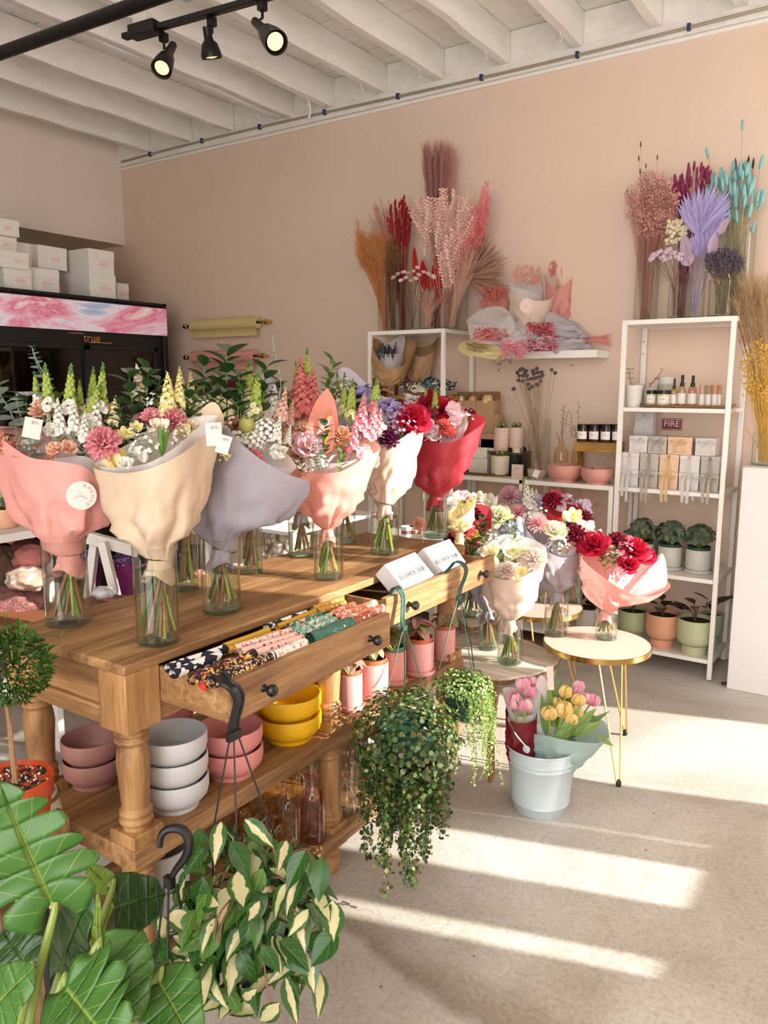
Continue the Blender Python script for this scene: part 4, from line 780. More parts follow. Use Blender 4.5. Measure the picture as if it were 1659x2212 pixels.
bouquet('bouquet in pale yellow paper with dark green leaves behind the cream one', p, .036, .21, (402, 1110), .02, [(365, 975), (410, 985), (470, 960)], [(470, 960), (505, 880), (450, 850), (390, 880), (365, 975)], P_yell, [
    ('leafy', [W1], 440, 850, 66, .03), ('leafy', [W1], 480, 830, 60, .04), ('leafy', [W1], 350, 870, 55, .02), ('filler', [W1], 430, 880, 36), ('lisi', [W1], 400, 905, 26), ('stock', [CR], 390, 850, 50, .05), ('ruscus', [W1], 460, 870, 60, .05)], nst=8)
p = vz(541, 1236, T0, .037, .176, 'clear vase with leafy stems behind the lilac bouquet', .6, group=GV)
bouquet('bouquet in pale lilac paper with a pointed back sheet behind the hydrangeas', p, .037, .176, (541, 1120), .02, [(500, 1010), (545, 1025), (600, 1005)], [(600, 1005), (604, 860), (571, 810), (548, 850), (500, 1010)], P_lilac, [
    ('snap', ['#e6e3b4', GRN], 540, 850, 65), ('leafy', [W1], 520, 860, 55), ('stock', [W1], 590, 890, 50), ('filler', [W1], 560, 900, 36), ('leafy', [W1], 600, 870, 50, .04)], nst=10)
p = vz(651, 1200, T0, .041, .176, 'clear vase with short stems left behind the coral bouquet', .6, group=GV)
bouquet('grey paper bouquet with peach carnations and coral stock behind the blush one', p, .041, .176, (650, 1108), .02, [(600, 1000), (640, 1022), (690, 1010)], [(690, 1010), (700, 900), (640, 860), (600, 900), (600, 1000)], P_grey, [
    ('carnation', [PE], 612, 855, 28, .02), ('stock', [CO], 650, 850, 70, .03), ('stock', [CO], 675, 870, 62, .0), ('snap', ['#cf7f7a', GRN], 663, 815, 55, .04), ('carnation', [PE, '#e8b58f'], 600, 870, 26), ('ruscus', [W1], 620, 900, 60), ('ruscus', [W1], 715, 830, 55, .08)], nst=10)
p = vz(746, 1170, T0, .037, .165, 'clear vase with dark stems at the back edge of the table', .6, group=GV)
bouquet('bouquet with a tall pointed lilac back sheet and lilac sweet peas', p, .037, .165, (746, 1080), .02, [(695, 1000), (745, 1005), (800, 985)], [(800, 985), (872, 880), (815, 850), (745, 793), (712, 852), (695, 1000)], paper('paper_lilac_bright', '#c6bfd0'), [
    ('filler', [W1], 728, 850, 38, -.02), ('sweetpea', ['#e9c3cf'], 735, 880, 34, -.03), ('sweetpea', [LI], 785, 860, 30, -.02), ('sweetpea', [LI], 800, 885, 26, -.02), ('snap', ['#8e9f4a', GRN], 745, 865, 52), ('leafy', [W1], 770, 880, 50, .0), ('lisi', [W1], 770, 915, 30), ('hydra', ['#dfd6ea'], 760, 940, 34)], nst=9)
p = vz(710, 1248, T0, .043, .167, 'clear glass vase with reddish and green stems under the blush bouquet', .75, group=GV)
oE = bouquet('bouquet in coral blush paper with a pale pink lisianthus and peach anthurium', p, .043, .167, (707, 1142), .017, [(600, 985), (640, 1014), (690, 1022), (740, 1017), (785, 990), (822, 968)], [(822, 968), (790, 945), (740, 965), (690, 975), (640, 965), (600, 985)], P_blush, [
    ('lisi', ['#eec3cb'], 666, 962, 40, -.1), ('carnation', [PE, '#e3ac93'], 622, 945, 32, -.04), ('carnation', [PE], 655, 925, 26, -.04), ('stock', [CO], 655, 885, 72, .02), ('anthurium', ['#ee9d8c', '#dfa93a'], 700, 905, 60, -.04, .12), ('anthurium', ['#e99c90', '#dfa93a'], 706, 935, 36, -.08, .3), ('stock', ['#e58f99'], 778, 925, 64, -.02), ('stock', ['#e58f99'], 762, 965, 50, -.06), ('stock', ['#e89aa0'], 800, 935, 50, .0), ('leafy', [W1], 702, 955, 46, -.1), ('euc', ['#fff'.replace('#fff', W1)], 690, 985, 34, -.11), ('carnation', [PE, '#d99a6a'], 735, 940, 28, -.05), ('snap', ['#d9dca0', GRN], 757, 890, 62, .02), ('snap', ['#e7909a', GRN], 806, 875, 50, .03), ('ruscus', [W1], 735, 1000, 40, -.08), ('ruscus', [W1], 650, 1000, 40, -.08), ('filler', [W1], 690, 1000, 24, -.1), ('lisi', [PE], 636, 980, 22, -.08), ('sweetpea', ['#f0d9d6'], 790, 980, 26, -.04)],
    tissue=([(620, 985), (690, 1000), (760, 995), (800, 965)], [(800, 965), (750, 950), (690, 955), (620, 985)]), nst=13)
p = vz(831, 1195, T0, .048, .181, 'clear glass vase under the beige bouquet, fourth along the front', .68, group=GV)
bouquet('bouquet in smooth beige paper rising to a point, purple and crimson flowers inside', p, .048, .181, (832, 1088), .019, [(800, 985), (825, 970), (870, 945), (919, 906)], [(919, 906), (905, 885), (860, 890), (812, 925), (800, 985)], P_beige, [
    ('carnation', ['#5c1740', '#7a2a58'], 842, 945, 28, -.06), ('sweetpea', ['#b9a5d8'], 838, 885, 32, .0), ('filler', ['#b59ac4'], 868, 925, 32, -.05), ('rose', [RD], 893, 900, 42, -.02), ('rose', [DR], 852, 880, 26, .04), ('snap', ['#cfd38a', GRN], 815, 862, 46, .04), ('filler', ['#c8b4d8'], 856, 900, 30), ('rose', ['#8f1130'], 872, 905, 28), ('sweetpea', [W1], 820, 935, 24, -.06), ('carnation', [RD], 868, 880, 24, .05), ('leafy', [W1], 850, 910, 40, .03)],
    tissue=([(800, 965), (830, 950), (860, 935)], [(860, 935), (850, 900), (815, 900), (800, 965)]), nst=13)
p = vz(941, 1160, T0, .047, .166, 'clear glass vase under the red bouquet at the far end of the table', .6, group=GV)
bouquet('bouquet in bright red paper with magenta roses at the far end of the table', p, .047, .166, (941, 1072), .021, [(890, 940), (925, 953), (975, 955), (1015, 935), (1049, 905)], [(1049, 905), (1005, 890), (950, 880), (910, 900), (890, 940)], P_red, [
    ('rose', [RD], 905, 895, 34, -.02), ('rose', ['#b80f30'], 957, 880, 32, .0), ('sweetpea', ['#ecd0d6'], 930, 930, 30, -.06), ('sweetpea', ['#ecc8cf'], 982, 903, 32, -.02), ('carnation', ['#dd6f68'], 958, 920, 24, -.04), ('carnation', [RD], 925, 868, 26, .03), ('snap', ['#8b2a3a', GRN], 940, 885, 44, -.02), ('filler', ['#e6b8c6'], 1005, 905, 26), ('leafy', [W1], 970, 895, 36, .03), ('rose', [DR], 990, 900, 22, .04), ('sweetpea', [W1], 882, 862, 20, .05)],
    tissue=([(950, 955), (980, 950), (1010, 920)], [(1010, 920), (1000, 885), (975, 900), (950, 955)]), nst=12)
# ================================================================ SMALL ROUND TABLES AND THE SLAB TABLE
def round_table(c, z, r, label, angs, spl):
    o = thing('side_table', label, 'table', (c[0], c[1], 0), group='round gold-legged side tables')
    b = MB(); b.lathe([(0, z - .016), (r * .96, z - .016), (r * .99, z - .014), (r * .99, z - .001), (r * .985, z), (0, z)], 64); b.build('tabletop', mat('blush_top', '#d9baaa', .35, var=.02, scale=8), o)
    b = MB(); b.lathe([(r * .985, z - .019), (r, z - .019), (r, z + .001), (r * .985, z + .001)], 64); b.build('gold_rim', M_brass, o)
    for a in angs:
        a = math.radians(a); u = V((math.cos(a), math.sin(a), 0)); s = V((-u.y, u.x, 0)); f_ = u * spl + V((0, 0, .012)); q = MB()
        for k in (-1, 1): q.tube([u * r * .62 + s * .045 * k + V((0, 0, z - .018)), f_ + s * .006 * k], .0038, 8)
        q.bc(tuple(u * r * .62 + V((0, 0, z - .021))), (.05, .05, .004)); lg = q.build('hairpin_leg', M_brass, o)
        q = MB(); q.lathe([(0, -.012), (.009, -.01), (.01, .006), (.006, .012), (0, .012)], 12, 0, Matrix.Translation(f_)); q.build('foot', M_bplastic, lg)
round_table((-.916, 2.80), .45, .198, 'blush-topped round side table with gold rim, the nearer one', (-49, 77, 197), .245)
round_table((-1.295, 3.14), .45, .192, 'blush-topped round side table with gold rim, farther, partly behind the bouquets', (-60, 60, 180), .235)
M_live = wood('live_edge', '#8a6e50', '#cfc1ad', '#efe8dc', 0, 7); M_bark = wood('bark_edge', '#4a3320', '#7d5a38', '#a8845a', 2, 30)
def slab(z, outline, label, feet, th=.03):
    pts = [at(x, y, z=z) for x, y in outline]; c = sum(pts, V()) / len(pts); o = thing('slab_table', label, 'table', (c.x, c.y, 0)); P2 = catmull([V((q.x - c.x, q.y - c.y, 0)) for q in pts], 60)
    P2 = [q * (1 + .03 * noise.noise(q * 40)) for q in P2]; b = MB(); b.prism([(q.x, q.y) for q in P2], z - th, z); b.build('slab', M_live, o, bevel=.004)
    b = MB(); n = len(P2); b.add([(q.x * 1.012, q.y * 1.012, zz) for zz in (z - th * .8, z - th * .2) for q in P2], [(i, (i + 1) % n, n + (i + 1) % n, n + i) for i in range(n)]); b.build('bark_edge', M_bark, o)
    for fx, fy in feet:
        u = V((fx, fy, 0)); q = MB(); top = u * .8 + V((0, 0, z - th)); q.tube([top, top + V((0, 0, -.05)) + u * .15, u * .98 + V((0, 0, z * .45)), u * .98 + V((0, 0, .05)), u * .98 + V((0, 0, .02)), u * .98 + V((0, 0, .0))], [.03, .022, .012, .016, .013, .006], 14); q.build('leg', WB, o)
    q = MB(); q.tube([V((feet[0][0] * .8, feet[0][1] * .8, z - th - .02)), V((0, 0, z - th - .045)), V((feet[1][0] * .8, feet[1][1] * .8, z - th - .02))], [.015, .008, .015], 8); q.build('carved_apron', WB, o)
    return o
pts_ = [(962, 1395), (985, 1440), (1030, 1452), (1070, 1466), (1120, 1462), (1165, 1452), (1208, 1428), (1196, 1408), (1150, 1388), (1100, 1368), (1050, 1362), (1000, 1368)]
cc = sum([at(x, y, z=.40) for x, y in pts_], V()) / len(pts_)
fl_ = [(a.x - cc.x, a.y - cc.y) for a in (at(1058, 1690, z=0), at(1150, 1575, z=0), at(985, 1590, z=0))]
slab(.40, pts_, 'low live-edge wood slab table with slim carved legs beside the console table', fl_, .028)
slab(.46, [(985, 1318), (1010, 1350), (1045, 1345), (1075, 1325), (1060, 1300), (1020, 1290)], 'smaller raised wood slab stand behind the low slab table', [(.05, -.05), (.06, .06), (-.06, .0)], .03)
# ---------------------------------------------------------------- bouquets on the small tables
GS = 'glass vases on the small tables'
p = vz(1101, 1430, .4005, .046, .17, 'clear glass vase on the slab table holding the cream-wrapped white bouquet', .55, group=GS)
bouquet('bouquet in cream paper with white and blush flowers on the slab table', p, .046, .17, (1101, 1338), .019, [(1050, 1228), (1066, 1246), (1100, 1253), (1140, 1240), (1182, 1203)], [(1182, 1203), (1165, 1178), (1110, 1160), (1065, 1170), (1035, 1190), (1050, 1228)], P_beige, [
    ('freesia', ['#f2efc9'], 1062, 1196, 28), ('tulip', ['#eef0c8'], 1062, 1212, 16, -.04), ('freesia', ['#f4f0d0'], 1105, 1193, 30), ('sweetpea', ['#f2edc2'], 1118, 1200, 28), ('freesia', ['#f0e7a0'], 1128, 1236, 18, -.12), ('carnation', ['#efd9cc'], 1098, 1230, 26, -.06), ('carnation', ['#f0dccf'], 1155, 1205, 32, -.04), ('ruscus', [W1], 1085, 1215, 26), ('lisi', ['#f3eedb'], 1135, 1195, 22), ('lisi', [W1], 1080, 1190, 20, .03), ('ruscus', [W1], 1110, 1170, 30, .04)],
    tissue=([(1038, 1205), (1070, 1215), (1120, 1215), (1180, 1190)], [(1180, 1190), (1150, 1165), (1090, 1155), (1055, 1175), (1038, 1205)]), nst=11)
p = vz(1053, 1400, .4005, .038, .17, 'narrow clear vase with bright green stems behind the cream bouquet\'s vase', .62, group=GS)
bouquet('grey lilac paper bouquet leaning behind the cream one on the slab table', p, .038, .17, (1053, 1318), .018, [(1012, 1215), (1035, 1240), (1072, 1240)], [(1072, 1240), (1110, 1175), (1075, 1165), (1040, 1180), (1012, 1215)], P_grey, [('ruscus', [W1], 1045, 1190, 35), ('filler', [W1], 1065, 1175, 26), ('leafy', [W1], 1020, 1200, 36), ('hydra', ['#efe9c8'], 1035, 1205, 22)], nst=10)
p = vz(1200, 1370, .4505, .045, .165, 'clear vase on the nearer round table holding the grey-wrapped bouquet', .6, group=GS)
bouquet('bouquet in shiny grey paper with blush, white and dark red flowers on the round table', p, .045, .165, (1203, 1278), .021, [(1128, 1128), (1150, 1158), (1185, 1192), (1222, 1205), (1256, 1188)], [(1256, 1188), (1240, 1150), (1190, 1125), (1150, 1115), (1128, 1128)], P_grey, [
    ('mum', ['#e7a5a8', '#f0c3c0'], 1162, 1130, 27, -.02), ('rose', ['#f0eecf'], 1200, 1142, 30, -.03), ('freesia', ['#f1eeb8'], 1238, 1118, 28), ('carnation', [DR, '#8a1228'], 1242, 1150, 27, -.03), ('filler', [W1], 1208, 1172, 26, -.04), ('filler', ['#8b2a30'], 1220, 1185, 18, -.05), ('carnation', [DR], 1262, 1115, 20, .03), ('hydra', [W1], 1225, 1165, 22), ('leafy', [W1], 1215, 1195, 24), ('sweetpea', [W1], 1262, 1140, 24)],
    tissue=([(1190, 1165), (1225, 1185), (1265, 1165)], [(1265, 1165), (1275, 1120), (1230, 1110), (1190, 1165)]), nst=11)
p = vz(1309, 1378, .4505, .041, .118, 'short clear vase on the nearer round table holding the pink and red bouquet', .6, group=GS)
bouquet('bouquet in pink paper and crumpled white tissue with red roses, rightmost in the shop', p, .041, .118, (1309, 1320), .019, [(1253, 1188), (1268, 1218), (1308, 1250), (1352, 1278), (1400, 1288), (1448, 1268)], [(1448, 1268), (1420, 1235), (1370, 1210), (1310, 1175), (1253, 1188)], P_pink, [
    ('rose', [RD], 1282, 1172, 36, -.02), ('rose', ['#c01238'], 1372, 1182, 38, .0), ('carnation', [DR, '#8a1228'], 1333, 1166, 26, .02), ('rose', [RD], 1358, 1216, 24, -.05), ('filler', ['#dd8fae'], 1350, 1192, 24, -.02), ('leafy', [W1], 1325, 1208, 26, -.06), ('filler', ['#d4789a'], 1335, 1245, 20, -.08), ('rose', ['#e9b49a'], 1317, 1185, 12, -.04), ('ruscus', [W1], 1308, 1218, 26, -.04), ('carnation', ['#c65a60'], 1300, 1195, 12), ('leafy', [W1], 1300, 1200, 24)],
    tissue=([(1335, 1262), (1370, 1285), (1405, 1282), (1440, 1262)], [(1440, 1262), (1432, 1196), (1400, 1225), (1360, 1235), (1335, 1262)]), nst=11)
p = vz(1180, 1300, .4505, .04, .16, 'clear vase on the farther round table behind the grey bouquet', .5, group=GS)
bouquet('white and blush bouquet with chrysanthemums behind, in lilac paper', p, .04, .16, (1175, 1215), .02, [(1060, 1140), (1110, 1160), (1160, 1165)], [(1160, 1165), (1180, 1080), (1120, 1060), (1070, 1080), (1060, 1140)], P_lilac, [
    ('mum', ['#d9a3b0', '#e6bcc4'], 1098, 1072, 30, .04), ('mum', ['#e69aa6', '#f0c0c0'], 1120, 1106, 26), ('rose', ['#f0f0cf'], 1078, 1112, 32, -.02), ('freesia', ['#f4f4e6'], 1058, 1088, 28, .02), ('stock', [W1], 1140, 1085, 44), ('stock', [W1], 1152, 1100, 40), ('hydra', [W1], 1138, 1118, 28), ('snap', ['#f0eecf', GRN], 1135, 1070, 36, .04), ('leafy', [W1], 1095, 1135, 26), ('filler', [W1], 1160, 1110, 30), ('sweetpea', ['#d8c4dc'], 1165, 1095, 24)], nst=8)
p = vz(1240, 1300, .4505, .035, .15, 'clear vase at the right of the farther round table', .5, group=GS)
bouquet('bouquet in folded bright red paper with dark red carnations behind the grey one', p, .035, .15, (1232, 1220), .02, [(1175, 1090), (1210, 1118), (1258, 1100)], [(1258, 1100), (1235, 1078), (1195, 1058), (1175, 1090)], paper('paper_scarlet', '#c8303c'), [('carnation', [DR, RD], 1192, 1080, 25, -.04), ('sweetpea', ['#ead3da'], 1220, 1090, 26), ('filler', [GRN], 1205, 1085, 16), ('carnation', [DR], 1250, 1120, 22), ('sweetpea', ['#e7dcea'], 1262, 1102, 22)], nst=8)
p = vz(1020, 1330, .4605, .036, .15, 'clear vase on the raised slab stand', .5, group=GS)
bouquet('mixed bouquet with coral rose and yellow blossoms in dark red paper behind the far drawer', p, .036, .15, (1022, 1240), .02, [(975, 1130), (1005, 1168), (1050, 1160)], [(1050, 1160), (1060, 1100), (1010, 1090), (975, 1130)], P_red, [
    ('rose', ['#e27a80'], 1003, 1146, 26, -.03), ('freesia', ['#e9d96a'], 1022, 1160, 22, -.04), ('leafy', [W1], 1040, 1148, 34), ('hydra', [W1], 1062, 1160, 24), ('filler', [GRN], 1020, 1185, 26, -.04), ('carnation', [DR], 1022, 1108, 22, .03), ('carnation', ['#8c2036'], 975, 1165, 22), ('freesia', [W1], 1035, 1078, 24, .05), ('ruscus', [W1], 1010, 1190, 36), ('hydra', ['#efe6a8'], 1050, 1185, 18), ('sweetpea', ['#dfe3ee'], 1115, 1140, 34, .0), ('ruscus', [W1], 1090, 1150, 34)], nst=8)
o = bouquet('small pale yellow-wrapped bouquet with white blossoms beside the red bouquet\'s vase', V(at(985, 1190, z=.7)), .02, .02, (993, 1150), .012, [(968, 1090), (990, 1120), (1028, 1085)], [(1028, 1085), (1010, 1065), (985, 1075), (968, 1090)], P_yell, [('sweetpea', [W1], 982, 1085, 24, -.02), ('filler', [GRN], 998, 1090, 16, -.02), ('sweetpea', ['#eec3ce'], 992, 1068, 22, .02), ('sweetpea', [W1], 972, 1062, 16), ('filler', [DR], 1008, 1080, 16, .03), ('lisi', [W1], 970, 1095, 14)], d0=2.85, hide_stems=True)
# ================================================================ BUCKET OF TULIPS
bp = at(1166, 1740, z=0); r0_, r1_, hb = .092, .117, .225
bk = thing('metal_bucket', 'pale blue-white enamel bucket with handle on the floor full of tulips', 'bucket', bp); M_en = mat('bucket_enamel', '#b9c6cc', .28, var=.03, coat=.3)
b = MB(); L_ = lambda z: r0_ + (r1_ - r0_) * z / hb
b.lathe([(0, .004), (r0_ * .96, .004), (r0_ * .98, 0), (r0_, .002), (L_(.03), .03), (L_(.033) + .003, .034), (L_(.038), .038), (L_(.165), .165), (L_(.168) + .0025, .168), (L_(.172), .172), (L_(.18), .18), (L_(.184) + .0025, .184), (L_(.188), .188), (r1_, hb - .004), (r1_ + .004, hb - .001), (r1_ + .003, hb + .003), (r1_ - .001, hb), (L_(.1) - .003, .1), (r0_ - .004, .008), (0, .008)], 56); b.build('bucket_body', M_en, bk)
e = at(1138, 1618, d=dep(bp) - .12) - V(bp); q = MB(); q.lathe([(0, 0), (.012, 0), (.013, .004), (.006, .007), (0, .007)], 18, 0, frame(e, e - V((0, 0, e.z)))); q.build('handle_ear', M_en, bk)
a0 = at(1140, 1617, d=dep(bp) - .125) - V(bp); a1 = V((-a0.x, -a0.y, a0.z)); hp = [a0, at(1110, 1580, d=dep(bp) - .11) - V(bp), at(1097, 1548, d=dep(bp) - .05) - V(bp), at(1094, 1536, d=dep(bp) + .02) - V(bp), at(1110, 1560, d=dep(bp) + .09) - V(bp), a1]
q = MB(); q.tube(catmull(hp, 24, False), .003, 6); q.build('handle', M_chrome, bk)
def tul(label, tie_px, rt, front, back, pm_, fl, d, low, tis=None):
    tie = at(*tie_px, d=d); o = thing('tulip_bunch', label, 'tulips', tie); b = MB()
    for i in range(9): a = i * .7; b.tube([tie + V((.02 * math.cos(a), .02 * math.sin(a), -.005)), V(bp) + V((.035 * math.cos(a), .035 * math.sin(a), .02))], .004, 6)
    b.build('stems', M_st[0], o, True); b = MB(); wrap(b, tie, rt, front, back, d, fold=3, crump=.004); b.build('paper_wrap', pm_, o, True, ang=1.2)
    if tis: b = MB(); wrap(b, tie + V((0, 0, .02)), rt * .6, tis[0], tis[1], d, R=.4, crump=.002, bulge=-.1); b.build('tissue_paper', P_tissue, o, True, ang=1.2)
    pmi = parent_matrix(o).inverted()
    for cols, px, py, s, off in fl:
        p = at(px, py, d=d + off); up = (p - tie).normalized(); k = (d + off) / F; M = frame(p, up + V((ru(-.15, .15), ru(-.15, .15), .6)), s * k * .72, ru(0, 6)); t = inst('tulip', flower('tulip', cols), o, pmi @ M); q = MB(); q.tube([tie, tie.lerp(p, .5) + V((0, 0, .01)), p - up * s * k * .6], .0032, 6, 0); q.build('tulip_stem', M_st[0], o, True)
    return o
db = dep(bp + V((0, 0, .25)))
TP, TP2, TY = ['#e79cb5', '#f0bccb'], ['#f0c8cf', '#e59ab0'], ['#f0dd98', '#ecc878']
t1 = tul('bunch of pink tulips in dark red paper at the left of the bucket', (1126, 1655), .018, [(1092, 1538), (1110, 1560), (1145, 1560), (1160, 1545)], [(1160, 1545), (1140, 1510), (1105, 1505), (1092, 1538)], paper('paper_darkred', '#7c1420'), [(TP, 1130, 1475, 24, -.01), (TP, 1110, 1508, 24, -.03), (TP, 1146, 1492, 22, .0), (TP2, 1135, 1520, 24, -.05), (TP2, 1112, 1520, 20, -.04), (TP, 1128, 1490, 20, .02), (TP2, 1150, 1470, 18, .04), (TP, 1178, 1470, 22, .06), (TP2, 1165, 1480, 18, .04)], db, 0, ([(1090, 1510), (1115, 1545), (1145, 1545), (1160, 1530)], [(1160, 1530), (1140, 1495), (1090, 1485), (1090, 1510)]))
t2 = tul('bunch of yellow tulips in mint blue paper at the right of the bucket', (1188, 1660), .03, [(1145, 1580), (1185, 1590), (1230, 1600), (1290, 1605), (1316, 1590)], [(1316, 1590), (1300, 1555), (1240, 1555), (1180, 1545), (1145, 1580)], P_mint, [(TY, 1187, 1538, 25, -.06), (TY, 1219, 1530, 29, -.07), (TY, 1222, 1492, 22, -.02), (TY, 1250, 1510, 22, -.02), (TY, 1235, 1550, 22, -.06), (TY, 1247, 1535, 20, -.03), (TP, 1250, 1480, 20, .06), (TP, 1248, 1492, 18, .05), (TP, 1282, 1510, 22, .03), (TP2, 1265, 1505, 18, .03), (TY, 1203, 1515, 18, .0)], db, 0, ([(1150, 1560), (1175, 1560), (1200, 1565)], [(1200, 1565), (1180, 1470), (1160, 1470), (1150, 1560)]))
b = MB(); tt = at(1188, 1660, d=db)
for i, (bx, by, tx, ty, wv, off) in enumerate([(1190, 1580, 1185, 1462, 9, 0), (1205, 1580, 1212, 1460, 10, .02), (1195, 1575, 1200, 1440, 8, .04), (1225, 1570, 1232, 1468, 9, 0), (1225, 1590, 1290, 1530, 14, -.03), (1230, 1595, 1318, 1532, 9, -.02), (1240, 1590, 1300, 1560, 12, -.04), (1240, 1560, 1288, 1545, 13, .0), (1210, 1590, 1258, 1520, 10, -.06), (1180, 1590, 1170, 1500, 9, -.02), (1290, 1590, 1325, 1612, 7, -.03), (1215, 1540, 1262, 1500, 8, .03), (1170, 1560, 1160, 1470, 8, .03), (1200, 1600, 1240, 1570, 12, -.07)]):
    a = at(bx, by, d=db + off); c = at(tx, ty, d=db + off); leaf(b, a, c, tocam(a) + V((0, 0, .3)), wv * db / F, i % 2, nu=4, nv=8, shape='lance', fold=.5, curl=.3 * (1 if i % 2 else -.5))
b.build('leaves', [leafmat('tulip_leaf', '#86a35b', '#93ad6c', 1, stripe=.1), leafmat('tulip_leaf2', '#6d8f50', '#7fa060', 1, stripe=.1)], t2, True)
price(1189, 1465, db - .02, 14, 50, '', t2, 0)
# ================================================================ WHITE METAL SHELVES ON THE BACK WALL
YS, YB = 3.85, 4.21
def unit(name, label, x0, x1, ztop, shelves, mids=(), yb=YB):
    o = thing(name, label, 'shelf unit', ((x0 + x1) / 2, (YS + yb) / 2, 0)); w_ = .022
    b = MB()
    for x in [x0, x1 - w_] + list(mids):
        for y in (YS, yb - w_): b.box(x, x + w_, y, y + w_, .004, ztop)
    for z in (ztop,):
        b.box(x0 + w_, x1 - w_, YS, YS + w_, z - w_, z); b.box(x0 + w_, x1 - w_, yb - w_, yb, z - w_, z); b.box(x0, x0 + w_, YS + w_, yb - w_, z - w_, z); b.box(x1 - w_, x1, YS + w_, yb - w_, z - w_, z)
    b.build('frame', M_white, o, True, bevel=.0015)
    for z in list(shelves) + [ztop]:
        q = MB(); q.box(x0 + .023, x1 - .023, YS + .001, yb - .001, z - .019, z + .0005); q.box(x0 + .001, x0 + .023, YS + .023, yb - .023, z - .019, z + .0005); q.box(x1 - .023, x1 - .001, YS + .023, yb - .023, z - .019, z + .0005); q.build('shelf', M_white, o, True, bevel=.001)
    for x in (x0, x1 - w_):
        for y in (YS, yb - w_): q = MB(); q.lathe([(0, 0), (.009, 0), (.009, .006), (0, .006)], 12, 0, Matrix.Translation((x + w_ / 2, y + w_ / 2, 0))); q.build('levelling_foot', M_black, o, True)
    for zz in (1.62, 1.56):
        if ztop > 1.5: q = MB(); q.ball((x0 + .011, yb - w_ - .001, zz), .0035, 0, 8, 5); q.build('screw', M_black, o, True)
    return o
unit('shelf_unit', 'tall white metal shelf unit at the right with gift boxes and dried flowers on top', -1.208, -.698, 1.706, (1.293, .903, .493, .1))
unit('shelf_unit', 'tall white metal shelf unit at the left with kraft bouquets and dried flowers on top', -2.70, -2.185, 1.706, (1.305, .905, .5, .1))
unit('shelf_unit', 'low long white console shelf between the two tall units, bowls and candles on it', -2.18, -1.214, .903, (.45, .1), (-1.72,))
o = thing('wall_shelf', 'short white floating wall shelf heaped with wrapped dried bouquets', 'shelf', (-1.7, 4.12, 1.55)); b = MB(); b.box(-2.02, -1.39, 4.03, 4.238, 1.54, 1.58); b.build('board', M_white, o, True, bevel=.003)
# plinth
b = MB(); b.box(-.62, 0.0, 3.80, 4.2, 0, 1.04); tag(b.build('display_plinth', mat('plinth_paint', '#e9e6e4', .5, var=.02), bevel=.003), 'tall white box plinth at the right edge holding a vase of dried grasses', 'plinth')
p = at(1582, 1480, z=0); b = MB(); b.add([(-.05, -.015, 0), (.05, -.02, 0), (.05, .02, 0), (-.05, .015, 0), (-.05, -.01, .006), (.03, -.018, .026), (.048, -.016, .022), (.048, .016, .022), (.03, .018, .026), (-.05, .01, .006)], [(0, 3, 2, 1), (0, 1, 6, 5, 4), (3, 9, 8, 7, 2), (4, 5, 8, 9), (5, 6, 7, 8), (1, 2, 7, 6), (0, 4, 9, 3)])
tag(b.build('door_stop', mat('brown_rubber', '#4d3a34', .7), bevel=.003, loc=p, rot=(0, 0, .35)), 'brown rubber door wedge lying on the floor by the plinth', 'door stop')
# ---------------------------------------------------------------- small helpers
def M_(n, c, r=.55, **k): return mat(n, c, r, **k)
def cupm(r0, r1, h, t=.004): b = MB(); b.lathe([(0, .001), (r0 * .92, 0), (r0, .004), (r0 + (r1 - r0) * .35, h * .3), (r1, h - .001), (r1 - t, h), (r1 - t * 1.2, h * .5), (r0 * .8, h * .12), (0, h * .12)], 32); return b
def rY(x0, y0, x1, y1, Y, zb=None):
    a, c, z0, z1 = rectY(x0, y0, x1, y1, Y); z0 = zb if zb is not None else z0; return (a + c) / 2, (c - a), z0, z1 - z0
def pot(x0, y0, x1, y1, Y, zb, m, label, name='plant_pot', cat='pot', taper=.8, group=None):
    x, w_, z, h = rY(x0, y0, x1, y1, Y, zb); return tag(cupm(w_ / 2 * taper, w_ / 2, h).build(name, m, loc=(x, Y, z)), label, cat, group), (x, Y, z, w_ / 2, h)
def carton(x0, y0, x1, y1, Y, zb, dy, m, label, name='gift_box', cat='box', group=None, lid=None):
    x, w_, z, h = rY(x0, y0, x1, y1, Y, zb); o = thing(name, label, cat, (x, Y, z), group=group); b = MB(); hh = h * .72 if lid else h; b.box(-w_ / 2 + (.001 if lid else 0), w_ / 2 - (.001 if lid else 0), (.001 if lid else 0), dy, 0, hh); b.build('box_body', m, o, bevel=.0015)
    if lid: b = MB(); b.box(-w_ / 2, w_ / 2, 0, dy, hh, h); b.build('lid', m, o, bevel=.0015)
    return o, (x, Y, z, w_, h)
def ribbon(mb, pts, w_, wd, m=0):
    pts = catmull([V(q) for q in pts], 14, False); wd = V(wd).normalized()
    mb.grid(lambda u, v: pts[min(13, int(round(v * 13)))] + wd * (w_ * (u - .5)), 2, 13, m)
